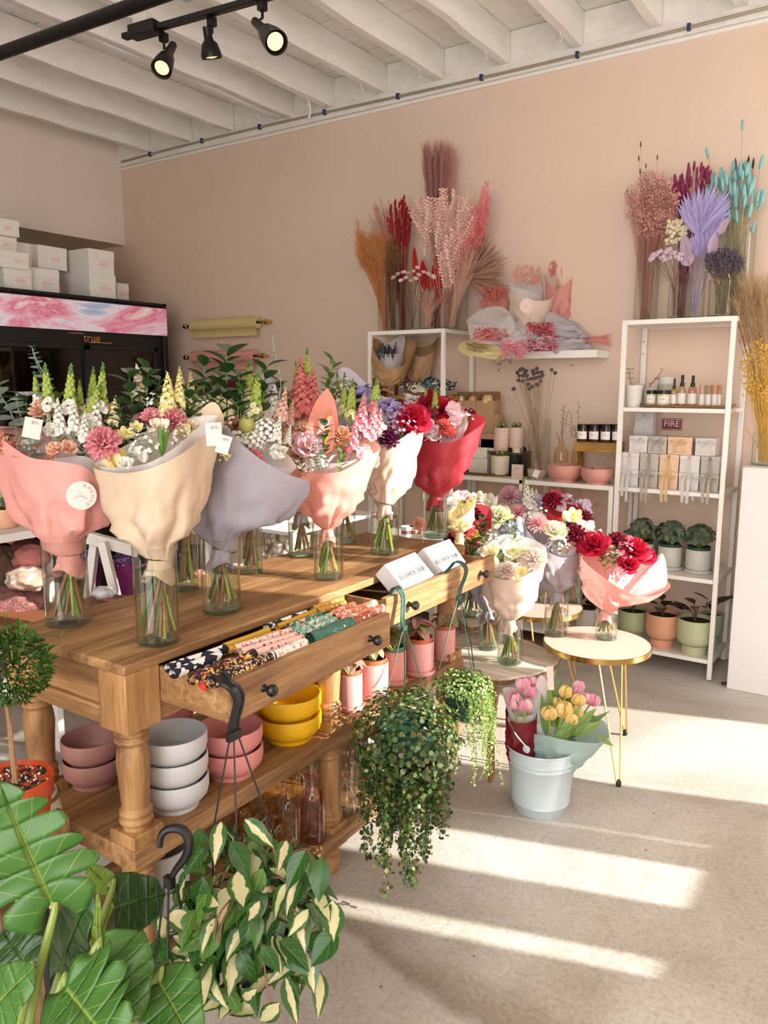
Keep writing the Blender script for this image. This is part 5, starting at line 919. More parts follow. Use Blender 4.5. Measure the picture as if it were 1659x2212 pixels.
# ---------------------------------------------------------------- right unit: gift boxes with ribbons
gw, gg, gp = M_('box_ivory', '#d9d4d2', .6), M_('box_grey', '#b9b3a8', .6), M_('box_peach', '#e0bfa4', .6)
RBm = dict(w=paper('ribbon_white', '#ece9e6', .45, .4), g=paper('ribbon_grey', '#c3bdb2', .45, .4), p=paper('ribbon_peach', '#ecd0a4', .45, .4))
Yg = 3.90; z = 911 / 1000
def giftbox(x0, x1, zb, h, kind, tail, label, Y=Yg, bow=True, dy=.1):
    a = at(1300 + x0 / 4.621, 1040, y=Y).x; c = at(1300 + x1 / 4.621, 1040, y=Y).x; w_ = c - a; x = (a + c) / 2; m = dict(w=gw, g=gg, p=gp)[kind]
    o = thing('ribboned_box', label, 'box', (x, Y, zb), group='ribboned gift boxes'); b = MB(); b.box(-w_ / 2 + .002, w_ / 2 - .002, .001, dy, 0, h * .74); b.build('box_body', m, o, bevel=.0015); b = MB(); b.box(-w_ / 2 + .001, w_ / 2 - .001, 0, dy + .001, h * .74, h - .001); b.build('lid', m, o, bevel=.0015)
    r = MB(); X = (1, 0, 0); rw = .014
    if bow:
        k = V((ru(-.01, .01), -.006, h * .72))
        for s in (-1, 1):
            ribbon(r, [k, k + V((s * .018, -.014, .012)), k + V((s * .036, -.012, .006)), k + V((s * .03, -.006, -.008)), k], rw * .8, (0, .3, 1)); ribbon(r, [k, k + V((s * .012, -.008, -.02)), k + V((s * (.02 + ru(0, .015)), -.004, -h * .6 - tail * ru(.5, 1)))], rw, X)
        r.ball(tuple(k + V((0, -.003, 0))), .005, 0, 6, 4)
    else:
        k = V((0, -.002, h * .95))
        for s in (-.4, .5): ribbon(r, [k + V((0, .05, .002)), k, k + V((s * .01, -.006, -h * .5)), k + V((s * .02, -.01, -h)), k + V((s * .022 + ru(-.004, .004), -.062, -h - .03)), k + V((s * .024, -.064, -h - tail * ru(.8, 1)))], rw, X)
    r.build('ribbon', RBm[kind], o, ang=1.4); mesh_text('sweet paper', w_ * .06, M_('print_grey', '#a8a29b'), o, Matrix.Translation((0, -.0006, h * .16)) @ Matrix.Rotation(PI / 2, 4, 'X'), name='small_print')
cn_ = dict(w='ivory', g='grey', p='peach'); hB = .084
for i, (x0, x1, k) in enumerate([(172, 362, 'w'), (366, 558, 'g'), (560, 758, 'p'), (762, 968, 'w'), (972, 1168, 'g')]):
    pos = ['leftmost', 'second from left', 'middle', 'fourth from left', 'rightmost'][i]
    giftbox(x0, x1, .904, hB, k, .07, '%s ribboned box, %s in the bottom row of the gift box pile' % (cn_[k], pos)); giftbox(x0, x1, .904 + hB, hB, k, .15, '%s box with long hanging ribbon, %s in the middle row' % (cn_[k], pos), bow=False)
for x0, x1, k, lab in [(250, 436, 'w', 'ivory box with white bow, leftmost of the top row of gift boxes'), (436, 628, 'g', 'grey box with grey satin bow in the top row beside the ivory one'), (632, 880, 'p', 'larger peach box with peach satin bow in the top row'), (905, 1112, 'w', 'ivory box with white bow, rightmost in the top row')]:
    giftbox(x0, x1, .904 + 2 * hB, hB, k, .0, lab, Y=Yg + .005)
o, g_ = carton(1371, 881, 1411, 919, 4.06, .904 + 2 * hB + .001 + hB * 0, .06, M_('bag_grey', '#c9c3c2'), 'pale grey paper gift bag with a white bow behind the top row of boxes', 'gift_bag', 'bag')
r = MB(); k = V((-.004, -.006, g_[4] * .8)); [ribbon(r, [k, k + V((s * .02, -.01, .012)), k + V((s * .03, -.01, -.005)), k], .012, (0, .2, 1)) for s in (-1, 1)]; [ribbon(r, [k, k + V((s * .02, -.01, -.03)), k + V((s * .035, -.01, -.07))], .014, (1, 0, 0)) for s in (-1, 1)]; r.build('ribbon', RBm['w'], o, ang=1.4)
x, w_, z0, h = rY(1428, 908, 1474, 921, 4.232); o = thing('fire_sign', 'red FIRE sign on the back wall showing above the gift boxes', 'sign', (x, 4.236, z0 - .02)); b = MB(); b.box(-w_ / 2, w_ / 2, -.001, 0, 0, .06); b.build('plate', M_('sign_red', '#8e2024', .4), o, bevel=.0005); q = MB(); [q.box(*v) for v in ((-w_ / 2 + .003, w_ / 2 - .003, -.002, -.001, .054, .056), (-w_ / 2 + .003, w_ / 2 - .003, -.002, -.001, .004, .006), (-w_ / 2 + .003, -w_ / 2 + .005, -.002, -.001, .004, .056), (w_ / 2 - .005, w_ / 2 - .003, -.002, -.001, .004, .056))]; q.build('border', M_white, o)
mesh_text('FIRE', .044, M_white, o, Matrix.Translation((0, -.002, .032)) @ Matrix.Rotation(PI / 2, 4, 'X'))
# ---------------------------------------------------------------- right unit, shelf with little pots and bottles
mo = M_('speckle_white', '#dcd8cf', .6, bump=.1); mg_ = M_('speckle_grey', '#b6b3a6', .6); Z3 = 1.2936
def sprig(mb, base, segs, lsz, m0=0, m1=1):
    mb.tube(segs, [.0022] * (len(segs) - 1) + [.001], 5, m0)
    for i, c in enumerate(segs[1:]):
        for s in (-1, 1): leaf(mb, c, V(c) + V((s * lsz, ru(-.01, .01), lsz * .35)), (0, -.3, 1), lsz * .28, m1, nu=2, nv=4)
ob, g = pot(1350, 832, 1389, 870, 3.93, Z3, mo, 'small white pot with a thin dark sprout, front left of the shelf', 'sprout_pot', 'potted plant', .72)
b = MB(); z = g[4]; sprig(b, 0, [V((-.012, 0, z * .7)), V((-.02, 0, z + .03)), V((-.028, 0, z + .055)), V((-.026, 0, z + .075))], .02); b.build('sprout', [M_stem, M_('dark_leaf', '#39452c', .5)], ob)
for i, (x0, y0, x1, y1, Y, lab) in enumerate([(1361, 833, 1400, 857, 4.03, 'pale speckled pot, bottom of the left stack of little pots'), (1360, 816, 1397, 834, 4.03, 'pale speckled pot, middle of the left stack of little pots'), (1359, 799, 1395, 816, 4.03, 'pale speckled pot, topmost of the left stack of little pots')]):
    h_ = .035; tag(cupm(.028, .034, h_ + .008).build('plant_pot', mo if i != 1 else mg_, loc=(at(1378 + (0 if i else 4), 830, y=Y).x, Y, Z3 + i * h_)), lab, 'pot')
for i in range(4): tag(cupm(.032, .039, .045).build('plant_pot', mg_ if i % 2 == 0 else mo, loc=(at(1438, 830, y=4.04).x, 4.04, Z3 + i * .034)), 'greenish grey pot, %s of the four-high stack behind the bottles' % ['lowest', 'second from the bottom', 'third from the bottom', 'topmost'][i], 'pot')
ob, g = pot(1388, 836, 1420, 868, 3.99, Z3, mg_, 'small grey pot with a long leaning dark twig sprout', 'sprout_pot', 'potted plant', .8)
b = MB(); z = g[4]; sprig(b, 0, [V((-.01, 0, z * .8)), V((.004, -.01, z + .014)), V((.03, -.01, z + .04)), V((.058, -.01, z + .085))], .014); b.build('sprout', [M_brown, M_('dark_leaf', '#39452c', .5)], ob)
x, w_, z0, h = rY(1386, 860, 1578, 870, 3.90, Z3); ty = thing('beaded_tray', 'long wooden tray with a gold beaded rim holding sprays and lip balms', 'tray', (x, 3.90, Z3)); b = MB(); b.box(-w_ / 2 + .01, w_ / 2 - .01, 0, .13, .002, .011); b.build('tray_base', WN, ty, bevel=.001)
b = MB(); n = 46
for i in range(n): b.ball((-w_ / 2 + w_ * i / (n - 1), 0, .015), .0028, 0, 6, 4); b.ball((-w_ / 2 + w_ * i / (n - 1), .13, .015), .0028, 0, 6, 4)
for s in (-1, 1): b.lathe([(0, 0), (.008, .004), (.002, .016), (0, .03)], 6, 0, frame((s * w_ / 2, .06, .014), (s, 0, .1)))
b.build('gold_beads', M_brass, ty); ZT = Z3 + .0115
M_lab = M_('paper_label', '#f1ece6', .6, var=.02); M_oil = glass('oil_glass', (.93, .87, .66), 1, .02, 1.5)
def lidjar(x0, x1, y0, y1, Y, zb, gm, lab, lm=None, grp=None):
    x, w_, z0, h = rY(x0, y0, x1, y1, Y, zb); o = thing('lidded_jar', lab, 'jar', (x, Y, zb), group=grp); r = w_ / 2
    b = MB(); b.lathe([(0, .001), (r * .94, 0), (r * .97, .003), (r * .97, h * .74), (0, h * .76)], 24); b.build('glass', gm, o); b = MB(); b.lathe([(0, h * .74), (r, h * .74), (r, h * .98), (r * .95, h), (0, h)], 24); b.build('lid', lm or M_black, o)
    b = MB(); b.grid(lambda u, v: (r * .985 * math.sin((u - .5) * 2), -r * .985 * math.cos((u - .5) * 2), h * (.16 + .44 * v)), 8, 1); lb = b.build('label', M_lab, o); mesh_text('candle', r * .3, M_('print_grey', '#a8a29b'), lb, Matrix.Translation((0, -r, h * .42)) @ Matrix.Rotation(PI / 2, 4, 'X')); return o
lidjar(1396.5, 1419, 843, 860, 3.94, ZT, M_('cream_wax', '#d8cba8', .3), 'low cream jar with a black lid, left one on the beaded tray'); lidjar(1420, 1449.5, 843, 860, 3.93, ZT, M_('cream_wax', '#d8cba8', .3), 'low wide cream jar with a black lid, right one on the beaded tray')
for x0, x1, y0, col, lab in [(1450, 1463, 818, M_oil, 'small amber spray bottle with black cap, leftmost of three on the tray'), (1464.5, 1483, 810, M_oil, 'amber spray bottle with black cap, middle of three on the tray'), (1487, 1506, 811, G_pink, 'rose spray bottle with black cap, rightmost of three on the tray')]:
    x, w_, z0, h = rY(x0, y0, x1, 860, 3.945, ZT); r = w_ / 2; o = thing('spray_bottle', lab, 'bottle', (x, 3.945, ZT)); b = MB(); b.lathe([(0, 0), (r, 0), (r, h * .5), (r * .8, h * .6), (r * .4, h * .66), (0, h * .66)], 24); b.build('glass', col, o)
    b = MB(); b.lathe([(0, h * .62), (r * .52, h * .62), (r * .52, h * .74), (r * .34, h * .76), (r * .36, h * .97), (r * .28, h), (0, h)], 20); b.build('spray_cap', M_black, o); b = MB(); b.lathe([(r * 1.01, h * .06), (r * 1.01, h * .4)], 24); b.build('label', M_lab, o)
for i, (x0, x1) in enumerate([(1511, 1523), (1524.5, 1537), (1538.5, 1551), (1552, 1560)]):
    x, w_, z0, h = rY(x0, 832, x1, 860, 3.945 + (.012 if i == 3 else 0), ZT); r = w_ / 2; o = thing('lip_tube', ['pink cardboard lip tube', 'tan cardboard lip tube', 'rosy cardboard lip tube', 'half hidden cardboard lip tube'][i] + ' standing at the right end of the beaded tray', 'tube', (x, 3.945, ZT), group='cardboard lip tubes')
    b = MB(); b.lathe([(0, 0), (r, 0), (r, h * .55), (0, h * .55)], 20); b.build('tube_body', M_lab, o); b = MB(); b.lathe([(0, h * .56), (r * 1.03, h * .56), (r * 1.03, h), (0, h)], 20); b.build('cap', M_('cap%d' % i, ['#c9a08a', '#a08a6c', '#c98f74', '#b98a72'][i]), o)
# ---------------------------------------------------------------- right unit, peperomias and pedestal pots
M_pep = [leafmat('peperomia', '#526252', '#93a08c', 5, stripe=.9, rough=.45), leafmat('peperomia_b', '#6a7a5a', '#a9b192', 5, stripe=.9, rough=.45)]; M_cem = M_('pale_ceramic', '#c9cac2', .5, var=.02)
for i, (cx_, yb_, w_, lab) in enumerate([(1385, 1210, 50, 'round striped-leaf plant in a pale pot, left behind the roses'), (1447, 1219, 49, 'round striped-leaf plant in a pale pot with saucer, middle of three'), (1509, 1230, 52, 'round striped-leaf plant in a pale pot with saucer, right of three')]):
    Y = 3.99; x = at(cx_, 1200, y=Y).x; r = w_ / 2 * dep((x, Y, .55)) / F; o = cylpot((x, Y, .494), r, .115, 'potted_peperomia', M_cem, lab, 'potted plant', group='striped peperomias on the white shelf', inner=M_('inner_green', '#2f4a36'))
    tuft(150, .092, .135, .026, .044, .44, 0, droop=.5, up=.95, shape='heart', nm=2, fold=.2, curl=.5).build('foliage', M_pep + [M_stem], o)
tag(cylpot((at(1412, 1180, y=4.1).x, 4.12, .494), .045, .13, 'plant_pot', M_('grey_green_pot', '#7b7f74'), 'grey green pot standing behind the left striped plants', 'pot', False))  # pot in one even grey green
def pedpot(cx_, w_, Y, zb, h, m, lab, dark=True):
    x = at(cx_, 1350, y=Y).x; r = w_ / 2 * dep((x, Y, zb + h / 2)) / F; o = thing('pedestal_planter', lab, 'planter', (x, Y, zb), group='two-tier pedestal planters'); b = MB()
    b.lathe([(0, 0), (r * .66, 0), (r * .68, .004), (r * .68, h * .24), (r * .6, h * .26), (r * .8, h * .29), (r * .95, h * .38), (r, h * .5), (r, h - .003), (r * .97, h), (r * .93, h), (r * .92, h * .85), (0, h * .85)], 40); b.build('pot', m, o)
    b = MB(); b.lathe([(0, h * .9), (r * .92, h * .9)], 20); b.build('soil', M_('soil', '#2a1d15'), o); b = MB(); n = 5
    for i in range(n):
        a = ru(0, 6.28) if i > 0 else -1.5; L = ru(.08, .12); u = V((math.cos(a), math.sin(a), 0)); c = V((0, 0, h)) + u * .02 + V((0, 0, ru(.03, .07))); b.tube([(0, 0, h * .85), c], .0025, 5, 1); leaf(b, c, c + u * L + V((0, 0, ru(.0, .06))), V((0, 0, 1)) + u * .4, L * ru(.22, .3), 0, nu=4, nv=6, curl=.12, fold=.25)
    b.build('foliage', [leafmat('rubber_leaf', '#3a2c26', '#6b4034', 6, rough=.25, stripe=.1, trans=.05), M_brown], o); return o
M_sage, M_peach = M_('sage_ceramic', '#a9b48a', .5, var=.03), M_('peach_ceramic', '#dba283', .5, var=.03)
pedpot(1366, 62, 3.98, .101, .155, M_sage, 'sage green pedestal planter, left one, partly behind the rose bouquet'); pedpot(1431, 70, 3.95, .101, .17, M_peach, 'peach pedestal planter with a dark pointed leaf hanging over its rim'); pedpot(1502, 76, 3.93, .101, .175, M_('sage_light', '#bcc29a', .5, var=.03), 'pale green pedestal planter at the front right of the bottom shelf'); pedpot(1538, 44, 4.12, .101, .16, M_sage, 'sage pedestal planter hidden behind the front right post')
o = cylpot((at(1268, 1330, y=4.0).x, 4.0, .101), .06, .12, 'potted_rubber_plant', M_('white_pot', '#d9d5cf'), 'white pot with dark glossy leaves behind the round tables', 'potted plant', False); tuft(12, .08, .15, .07, .1, .38, 0, fold=.25, nm=1).build('foliage', [leafmat('dark_green_leaf', '#24352a', '#45583f', 5, rough=.25, stripe=.1), M_brown], o)
o = cylpot((at(1085, 1290, y=3.98).x, 3.98, .101), .06, .14, 'potted_rubber_plant', M_('white_pot', '#d9d5cf'), 'white pot seen between the slab table bouquets and the console table', 'potted plant', False); tuft(14, .08, .17, .06, .09, .38, 0, fold=.25).build('foliage', [MATS['dark_green_leaf'], M_brown], o)
# ================================================================ THE LOW CONSOLE SHELF'S GOODS
ZC = .9036; zf = lambda x, y: (780 + x / 2.9625, 700 + y / 2.9625)
def R5(x0, y0, x1, y1, Y, zb=None): a = zf(x0, y0); c = zf(x1, y1); return rY(a[0], a[1], c[0], c[1], Y, zb)
x, w_, z0, h = R5(620, 925, 960, 965, 3.97, ZC); b = MB(); b.lathe([(0, .002), (w_ / 2 * .9, .0), (w_ / 2 * .92, .004), (w_ / 2, .014), (w_ / 2 * .97, .016), (w_ / 2 * .88, .006), (0, .006)], 48, 0, None, 1, .45); tag(b.build('oval_tray', M_('antique_gold', '#8f7440', .35, metal=.8, bump=.8, bscale=140), loc=(x, 3.965, ZC)), 'oval antique gold tray at the front of the low console', 'tray'); ZTr = ZC + .007
o, g = carton(*zf(688, 860), *zf(806, 930), 3.955, ZTr, .06, pattern('damask', '#e6e1d6', ['#b9ad97'], 120, .3), 'patterned white soap box, lower of two on the gold tray', 'soap_box'); zb2 = ZTr + g[4] + .001
carton(*zf(690, 790), *zf(804, 858), 3.955, zb2, .055, pattern('damask', '#e6e1d6', ['#b9ad97'], 120, .3), 'patterned white soap box, upper of two on the gold tray', 'soap_box')
Mcac = M_('cactus', '#5d6b3c', .7, var=.4, scale=60, bump=.8, bscale=120); Mcacy = M_('cactus_yellow', '#b39b55', .8, var=.3, scale=60)
def cactuspot(x0, y0, x1, y1, Y, zb, m, lab, n=2):
    a = zf(x0, y0); c = zf(x1, y1); o, g = pot(a[0], a[1], c[0], c[1], Y, zb, m, lab, 'cactus_pot', 'potted cactus', .93)
    for i in range(n):
        q = MB(); q.lathe([(0, 0), (.011, .004), (.014, .016), (.011, .028), (0, .034)], 12, 0, Matrix.Translation((-.014 + i * .028, 0, g[4] - .006))); q.ball((-.014 + i * .028, -.008, g[4] + .016), .008, 1, 8, 5); q.build('cactus', [Mcac, Mcacy], o)
cactuspot(835, 840, 945, 930, 3.955, ZTr, M_('cream_cup', '#d9ceb8'), 'rounded cream cup with little cacti on the gold tray')
M_rib = M_('ribbed_navy', '#10151f', .15, coat=.5)
for x0, x1, Y, lab in [(948, 1050, 4.02, 'dark navy ribbed glass candle, right one under the wooden riser'), (640, 690, 4.02, 'dark navy ribbed glass candle, left one under the wooden riser')]:
    x, w_, z0, h = R5(x0, 790, x1, 945, Y, ZC); b = MB(); r = w_ / 2; b.grid(lambda u, v: ((r * (1 + .035 * math.cos(u * 2 * PI * 24))) * math.cos(u * 2 * PI), (r * (1 + .035 * math.cos(u * 2 * PI * 24))) * math.sin(u * 2 * PI), h * v), 96, 2, wrap=True); b.lathe([(0, .002), (r, 0)], 24); b.lathe([(r * .9, h), (r * .9, h * .8), (0, h * .8)], 24); tag(b.build('ribbed_candle', M_rib, loc=(x, Y, ZC)), lab, 'candle')
x, w_, z0, h = R5(700, 768, 1062, 800, 4.02); zr = rY(*zf(700, 772), *zf(1062, 790), 4.02)[2]; rz = thing('wooden_riser', 'thin dark wooden riser shelf standing over the ribbed candles', 'riser', (x, 4.02, ZC)); b = MB(); hr = .132; b.box(-w_ / 2, w_ / 2, -.06, .07, hr - .01, hr); b.build('board', wood('dark_wood', '#3a2616', '#5e4027', '#7a5735', 0), rz, bevel=.001); [(lambda b: (b.box(sx0, sx0 + .008, -.05, .06, 0, hr - .01), b.build('riser_side', M_black, rz)))(MB()) for sx0 in (-w_ / 2, w_ / 2 - .008)]
ZR = ZC + .1325
cactuspot(853, 662, 947, 765, 4.0, ZR, M_('blush_cup', '#d9c0ae'), 'blush cup with two cacti, left one on the riser'); cactuspot(950, 660, 1036, 765, 4.02, ZR, M_('blush_cup', '#d9c0ae'), 'blush cup with two cacti, right one on the riser')
for x0, y0, x1, y1, Y, mm, lab in [(762, 735, 852, 765, 3.985, M_('soap_white', '#e3ddd6'), 'white wrapped soap bar under the pink one on the riser'), (765, 703, 855, 733, 3.985, M_('soap_pink', '#b97f74'), 'dusty pink soap bar on top of the white one on the riser')]:
    carton(*zf(x0, y0), *zf(x1, y1), Y, ZR if y1 == 765 else ZR + .0112 + .003, .04, mm, lab, 'soap_bar', 'soap')
for i in range(2): x, w_, z0, h = R5(970, 712, 1020, 765, 3.96); tag(cupm(w_ / 2, w_ / 2, .012).build('balm_jar', M_('cream_wax', '#e2d9c4'), loc=(x, 3.962, ZR + i * .0125)), 'tiny cream balm jar, %s of two in front of the right cactus cup' % ['lower', 'upper'][i], 'jar')
o, g = carton(*zf(962, 900), *zf(1030, 975), 3.875, ZC, .02, M_('card_blush', '#dcc3b2'), 'folded blush price card standing at the front of the low console', 'tent_card', 'card'); mesh_text('Candles', .008, M_('print_grey', '#a8a29b'), o, Matrix.Translation((0, -.0006, g[4] * .75)) @ Matrix.Rotation(PI / 2, 4, 'X'))
# kraft boxes with round faces
M_kr = M_('kraft_card', '#b08d68', .8, var=.05); M_kr2 = M_('kraft_dark', '#8e6a47', .8); x, w_, z0, h = R5(575, 640, 905, 668, 4.04, ZC)
tag((lambda b: (b.box(-w_ / 2, w_ / 2, 0, .12, 0, .12), b.build('wooden_riser', wood('honey_wood', '#7a5420', '#a67a32', '#c39a4c', 0), loc=(x, 4.04, ZC), bevel=.002))[1])(MB()), 'honey coloured wooden riser block below the kraft boxes', 'riser'); zk = ZC + .1205
for x0, x1, lab in [(575, 655, 'left'), (657, 735, 'middle left'), (735, 800, 'middle right'), (802, 872, 'right')]: carton(*zf(x0, 578), *zf(x1, 612), 4.045, zk, .09, M_('kraft_card', '#b08d68'), 'flat kraft box, %s in the row under the boxes with balls' % lab, 'kraft_box', 'box', group='flat kraft boxes')
zk2 = zk + R5(575, 578, 655, 612, 4.045)[3] + .001
for x0, x1, col, lab in [(572, 656, '#e6ded2', 'open kraft box with a white painted ball, leftmost of three'), (657, 735, '#d6a184', 'open kraft box with a peach painted ball, middle of three'), (737, 850, '#ddbc8c', 'open kraft box with a golden ball, rightmost of three')]:
    o, g = carton(*zf(x0, 490), *zf(x1, 578), 4.04, zk2, .08, M_kr, lab, 'kraft_box', 'box'); x, Y, z0, w_, h = g
    q = MB(); q.box(-w_ / 2, w_ / 2, .078, .081, h, h + .05); q.box(-w_ / 2, -w_ / 2 + .002, .01, .08, h, h + .035); q.box(w_ / 2 - .002, w_ / 2, .01, .08, h, h + .035); q.build('open_flap', M_kr2, o)
    q = MB(); q.ball((0, .035, h - .004), min(.038, w_ * .4), 0, 20, 12); bl = q.build('painted_ball', M_('ball' + col, col, .35), o); q = MB(); [q.tube([(s * .012 - .005, .035 - .036, h + .012), (s * .012, .035 - .037, h + .009), (s * .012 + .005, .035 - .036, h + .012)], .0008, 4) for s in (-1, 1)]; q.build('painted_face', M_('face_ink', '#5a3a33'), bl)
# cylinder vase with grey button flowers
x, w_, z0, h = R5(1073, 608, 1213, 950, 4.02, ZC); pv = V((x, 4.02, ZC)); vase(pv, w_ / 2 * .92, h, 'tall clear cylinder vase with dried grey button flowers on the low console', 0)
def bunch(label, base, r, tips, stem_m, head, spread=.6, sr=.0011, name='dried_bunch', cat='dried flowers', hn='flower_heads', bend=.2, kind='stuff', waist=None, group=None):
    """thin dry stems from inside a vase to every tip, a head on each"""
    o = thing(name, label, cat, base, group=group); b = MB(); B = V(base); hd = MB(); hm = None
    for i, t in enumerate(tips):
        t = V(t); a = ru(0, 2 * PI); q = r * spread * math.sqrt(rnd()); s = B + V((q * math.cos(a), q * math.sin(a), .006)); m_ = s.lerp(t, .5); m_ = m_ + V(((s.x - t.x), (s.y - t.y), 0)) * bend
        if waist: wz = B.z + waist; k = (wz - s.z) / max(.01, (t.z - s.z)); m_ = V((B.x + (t.x - B.x) * .35 + q * .3 * math.cos(a), B.y + (t.y - B.y) * .35, wz)) if .05 < k < .95 else m_
        P_ = catmull([s - B, m_ - B, t - B], 5, False) + [t - B]; b.tube(P_, sr, 4, 0, cap=False); hm = head(hd, t - B, ((t - m_).normalized()), o) or hm
    b.build('dried_stems', stem_m, o)
    if hd.f: tag(hd.build(hn, hm, o), kind=kind)
    return o
def tips_px(n, cx_, cy_, rx, ry, Y, dY=.05, ang=0, shape='ell'):
    out = []
    while len(out) < n:
        a, c = ru(-1, 1), ru(-1, 1)
        if shape == 'ell' and a * a + c * c > 1: continue
        x = a * rx; y = c * ry; q = math.radians(ang); out.append(at(cx_ + x * math.cos(q) - y * math.sin(q), cy_ + x * math.sin(q) + y * math.cos(q), y=Y + ru(-dY, dY)))
    return out
def h_inst(nm, me_fn, sc=1, jit=.1):
    box_ = {}
    def f_(hd, p, d, o):
        if 'm' not in box_: box_['m'] = me_fn()
        inst(nm, box_['m'], o, frame(p, d, sc * ru(1 - jit, 1 + jit), ru(0, 6)))
    return f_
def btn_me():
    b = MB(); b.ball((0, 0, 0), 1, 0, 14, 10, .9); return b.mesh('button_flower', M_('button_grey', '#9a8886', .9, bump=1, bscale=300), 0)
tp = [at(780 + a / 2.9625, 700 + c / 2.9625, y=4.02 + ru(-.04, .04)) for a, c in [(1000, 310), (1020, 292), (1032, 288), (1055, 300), (1012, 330), (1036, 332), (1060, 330), (1008, 360), (1035, 365), (1066, 355), (1070, 385), (1100, 300), (1125, 285), (1105, 318), (1130, 310), (1155, 308), (1090, 350), (1115, 345), (1140, 340), (1150, 365), (1128, 388), (1078, 415), (1095, 400), (1220, 293), (1242, 313), (976, 415), (1160, 330), (1045, 315)]]
bunch('dried button flowers with grey heads in the tall cylinder vase', pv + V((0, 0, .01)), .03, tp, M_('dry_stem', '#9d8368', .8), h_inst('button_flower', btn_me, .0115), bend=.1)
# twiggy bottle
for x0, x1, Y, lab in [(1240, 1325, 4.05, 'peach glass bottle with thin budded twigs between the bowls'), (1350, 1438, 4.12, 'peach glass bottle with twigs behind the black-lidded jars')]:
    x, w_, z0, h = R5(x0, 735, x1, 880, Y, ZC); tag(bottle_m(w_ / 2, h).build('glass_bottle', G_peach, loc=(x, Y, ZC)), lab, 'bottle')
    cxp, cyp = zf((x0 + x1) / 2, 530); o = thing('budded_twigs', 'thin dry twigs with tiny dark buds in the ' + ('left' if x0 == 1240 else 'right') + ' peach bottle', 'twigs', (x, Y, ZC)); b = MB()
    for i in range(5):
        t = at(cxp + ru(-20, 20), cyp + ru(-25, 60), y=Y); L = V(t) - V((x, Y, ZC)); P_ = [V((0, 0, .01)), V((0, 0, h)), L * .8 + V((0, 0, 0)), L]; b.tube(P_, .0009, 4, 0)
        for k in range(4): c = P_[2].lerp(P_[3], k / 3); e = c + V((ru(-.012, .012), 0, ru(.002, .012))); b.tube([c, e], .0006, 3, 0); b.ball(tuple(e), .0028, 1, 6, 4)
    b.build('twigs', [M_brown, M_('bud', '#3b2420')], o)
for i, (x0, y0, x1, y1, Y, m, lab) in enumerate([(1070, 872, 1196, 975, 3.92, M_('stone_bowl', '#b0a191', .8), 'stone grey footed bowl with a folded tan cloth'), (1196, 895, 1405, 1000, 3.91, M_('rose_bowl', '#c98f80', .55), 'dusty rose footed bowl holding a small lidded jar, left of the pair'), (1410, 908, 1612, 1018, 3.905, M_('rose_bowl', '#c98f80', .55), 'dusty rose footed bowl holding tilted tins, right of the pair')]):
    x, w_, z0, h = R5(x0, y0, x1, y1, Y, ZC); h = min(h, w_ * .5); o = tag(bowl_m(w_ / 2, h).build('footed_bowl', m, loc=(x, Y, ZC)), lab, 'bowl')
    if i == 0:
        b = MB(); b.grid(lambda u, v: (-.01 + .05 * (u - .2), .02 * math.sin(u * 5) + .012 * math.cos(v * 7), h * .4 + .06 * math.sin(PI * v) * (1 - .3 * u) + .01 * math.sin(u * 9)), 10, 10); tag(b.build('folded_cloth', paper('tan_cloth', '#caa890', .1), loc=(x, Y, ZC)), 'tan cloth folded up in the stone grey bowl', 'cloth')
        b = MB(); b.box(-.016, .016, 0, .001, -.03, .012); tag(b.build('price_tag', M_lab, loc=(x + .018, Y - w_ / 2 - .002, ZC + h * .8), rot=(-.15, .35, 0)), 'blank white tag hanging over the stone grey bowl', 'tag')
    else:
        for k in range(3 if i == 1 else 2):
            t = thing('small_jar', ['small black-lidded jar lying in the left rose bowl', 'low white tin in the left rose bowl', 'small pale tin at the back of the left rose bowl', 'white labelled tin tilted in the right rose bowl', 'brown tin lid tilted in the right rose bowl'][k + (0 if i == 1 else 3)], 'jar', (x + [-.02, .025, .0][k], Y + [-.005, .01, .03][k], ZC + h * .5 + .004), rot=(.2, [.1, 0, 0][k] if i == 1 else -.7 + k * 1.7, 0)); r = .018 if i == 1 else .022
            b = MB(); b.lathe([(0, 0), (r, 0), (r, .02), (0, .02)], 24); b.build('tin', M_lab, t); b = MB(); b.lathe([(r * 1.05, .018), (r * 1.05, .028), (r * .9, .03), (0, .03)], 24); b.build('lid', M_black if (k == 0) else M_('tan_lid', '#a5845c', .4), t)
x, w_, z0, h = R5(1365, 755, 1640, 825, 3.93); zs = rY(*zf(1365, 757), *zf(1640, 822), 3.93); rz = thing('wooden_riser', 'gold brown wooden riser carrying the black-lidded candle jars', 'riser', (x, 3.93, ZC)); zt_ = zs[2] + zs[3]; b = MB(); b.box(-w_ / 2, w_ / 2, 0, .12, zs[2] - ZC, zt_ - ZC); b.box(-w_ / 2, -w_ / 2 + .01, .02, .12, 0, zs[2] - ZC); b.box(w_ / 2 - .01, w_ / 2, .02, .12, 0, zs[2] - ZC); b.build('block', MATS['honey_wood'], rz, bevel=.002)
zt_ += .001; M_amb = M_('brown_jar', '#3a1f12', .15, coat=.4)
for i, (x0, x1) in enumerate([(1385, 1458), (1460, 1532), (1535, 1606), (1608, 1655)]):
    for lv in range(2):
        a = zf(x0, 640); c = zf(x1, 745); lidjar(a[0], c[0], a[1] - (0), c[1] - 35 / 2.96 * 0, 3.945 + lv * .062, zt_, M_amb, 'black-lidded candle jar with white label, %s in the %s row' % (['leftmost', 'second', 'third', 'rightmost'][i], ['front', 'back'][lv]), grp='black-lidded candle jars')
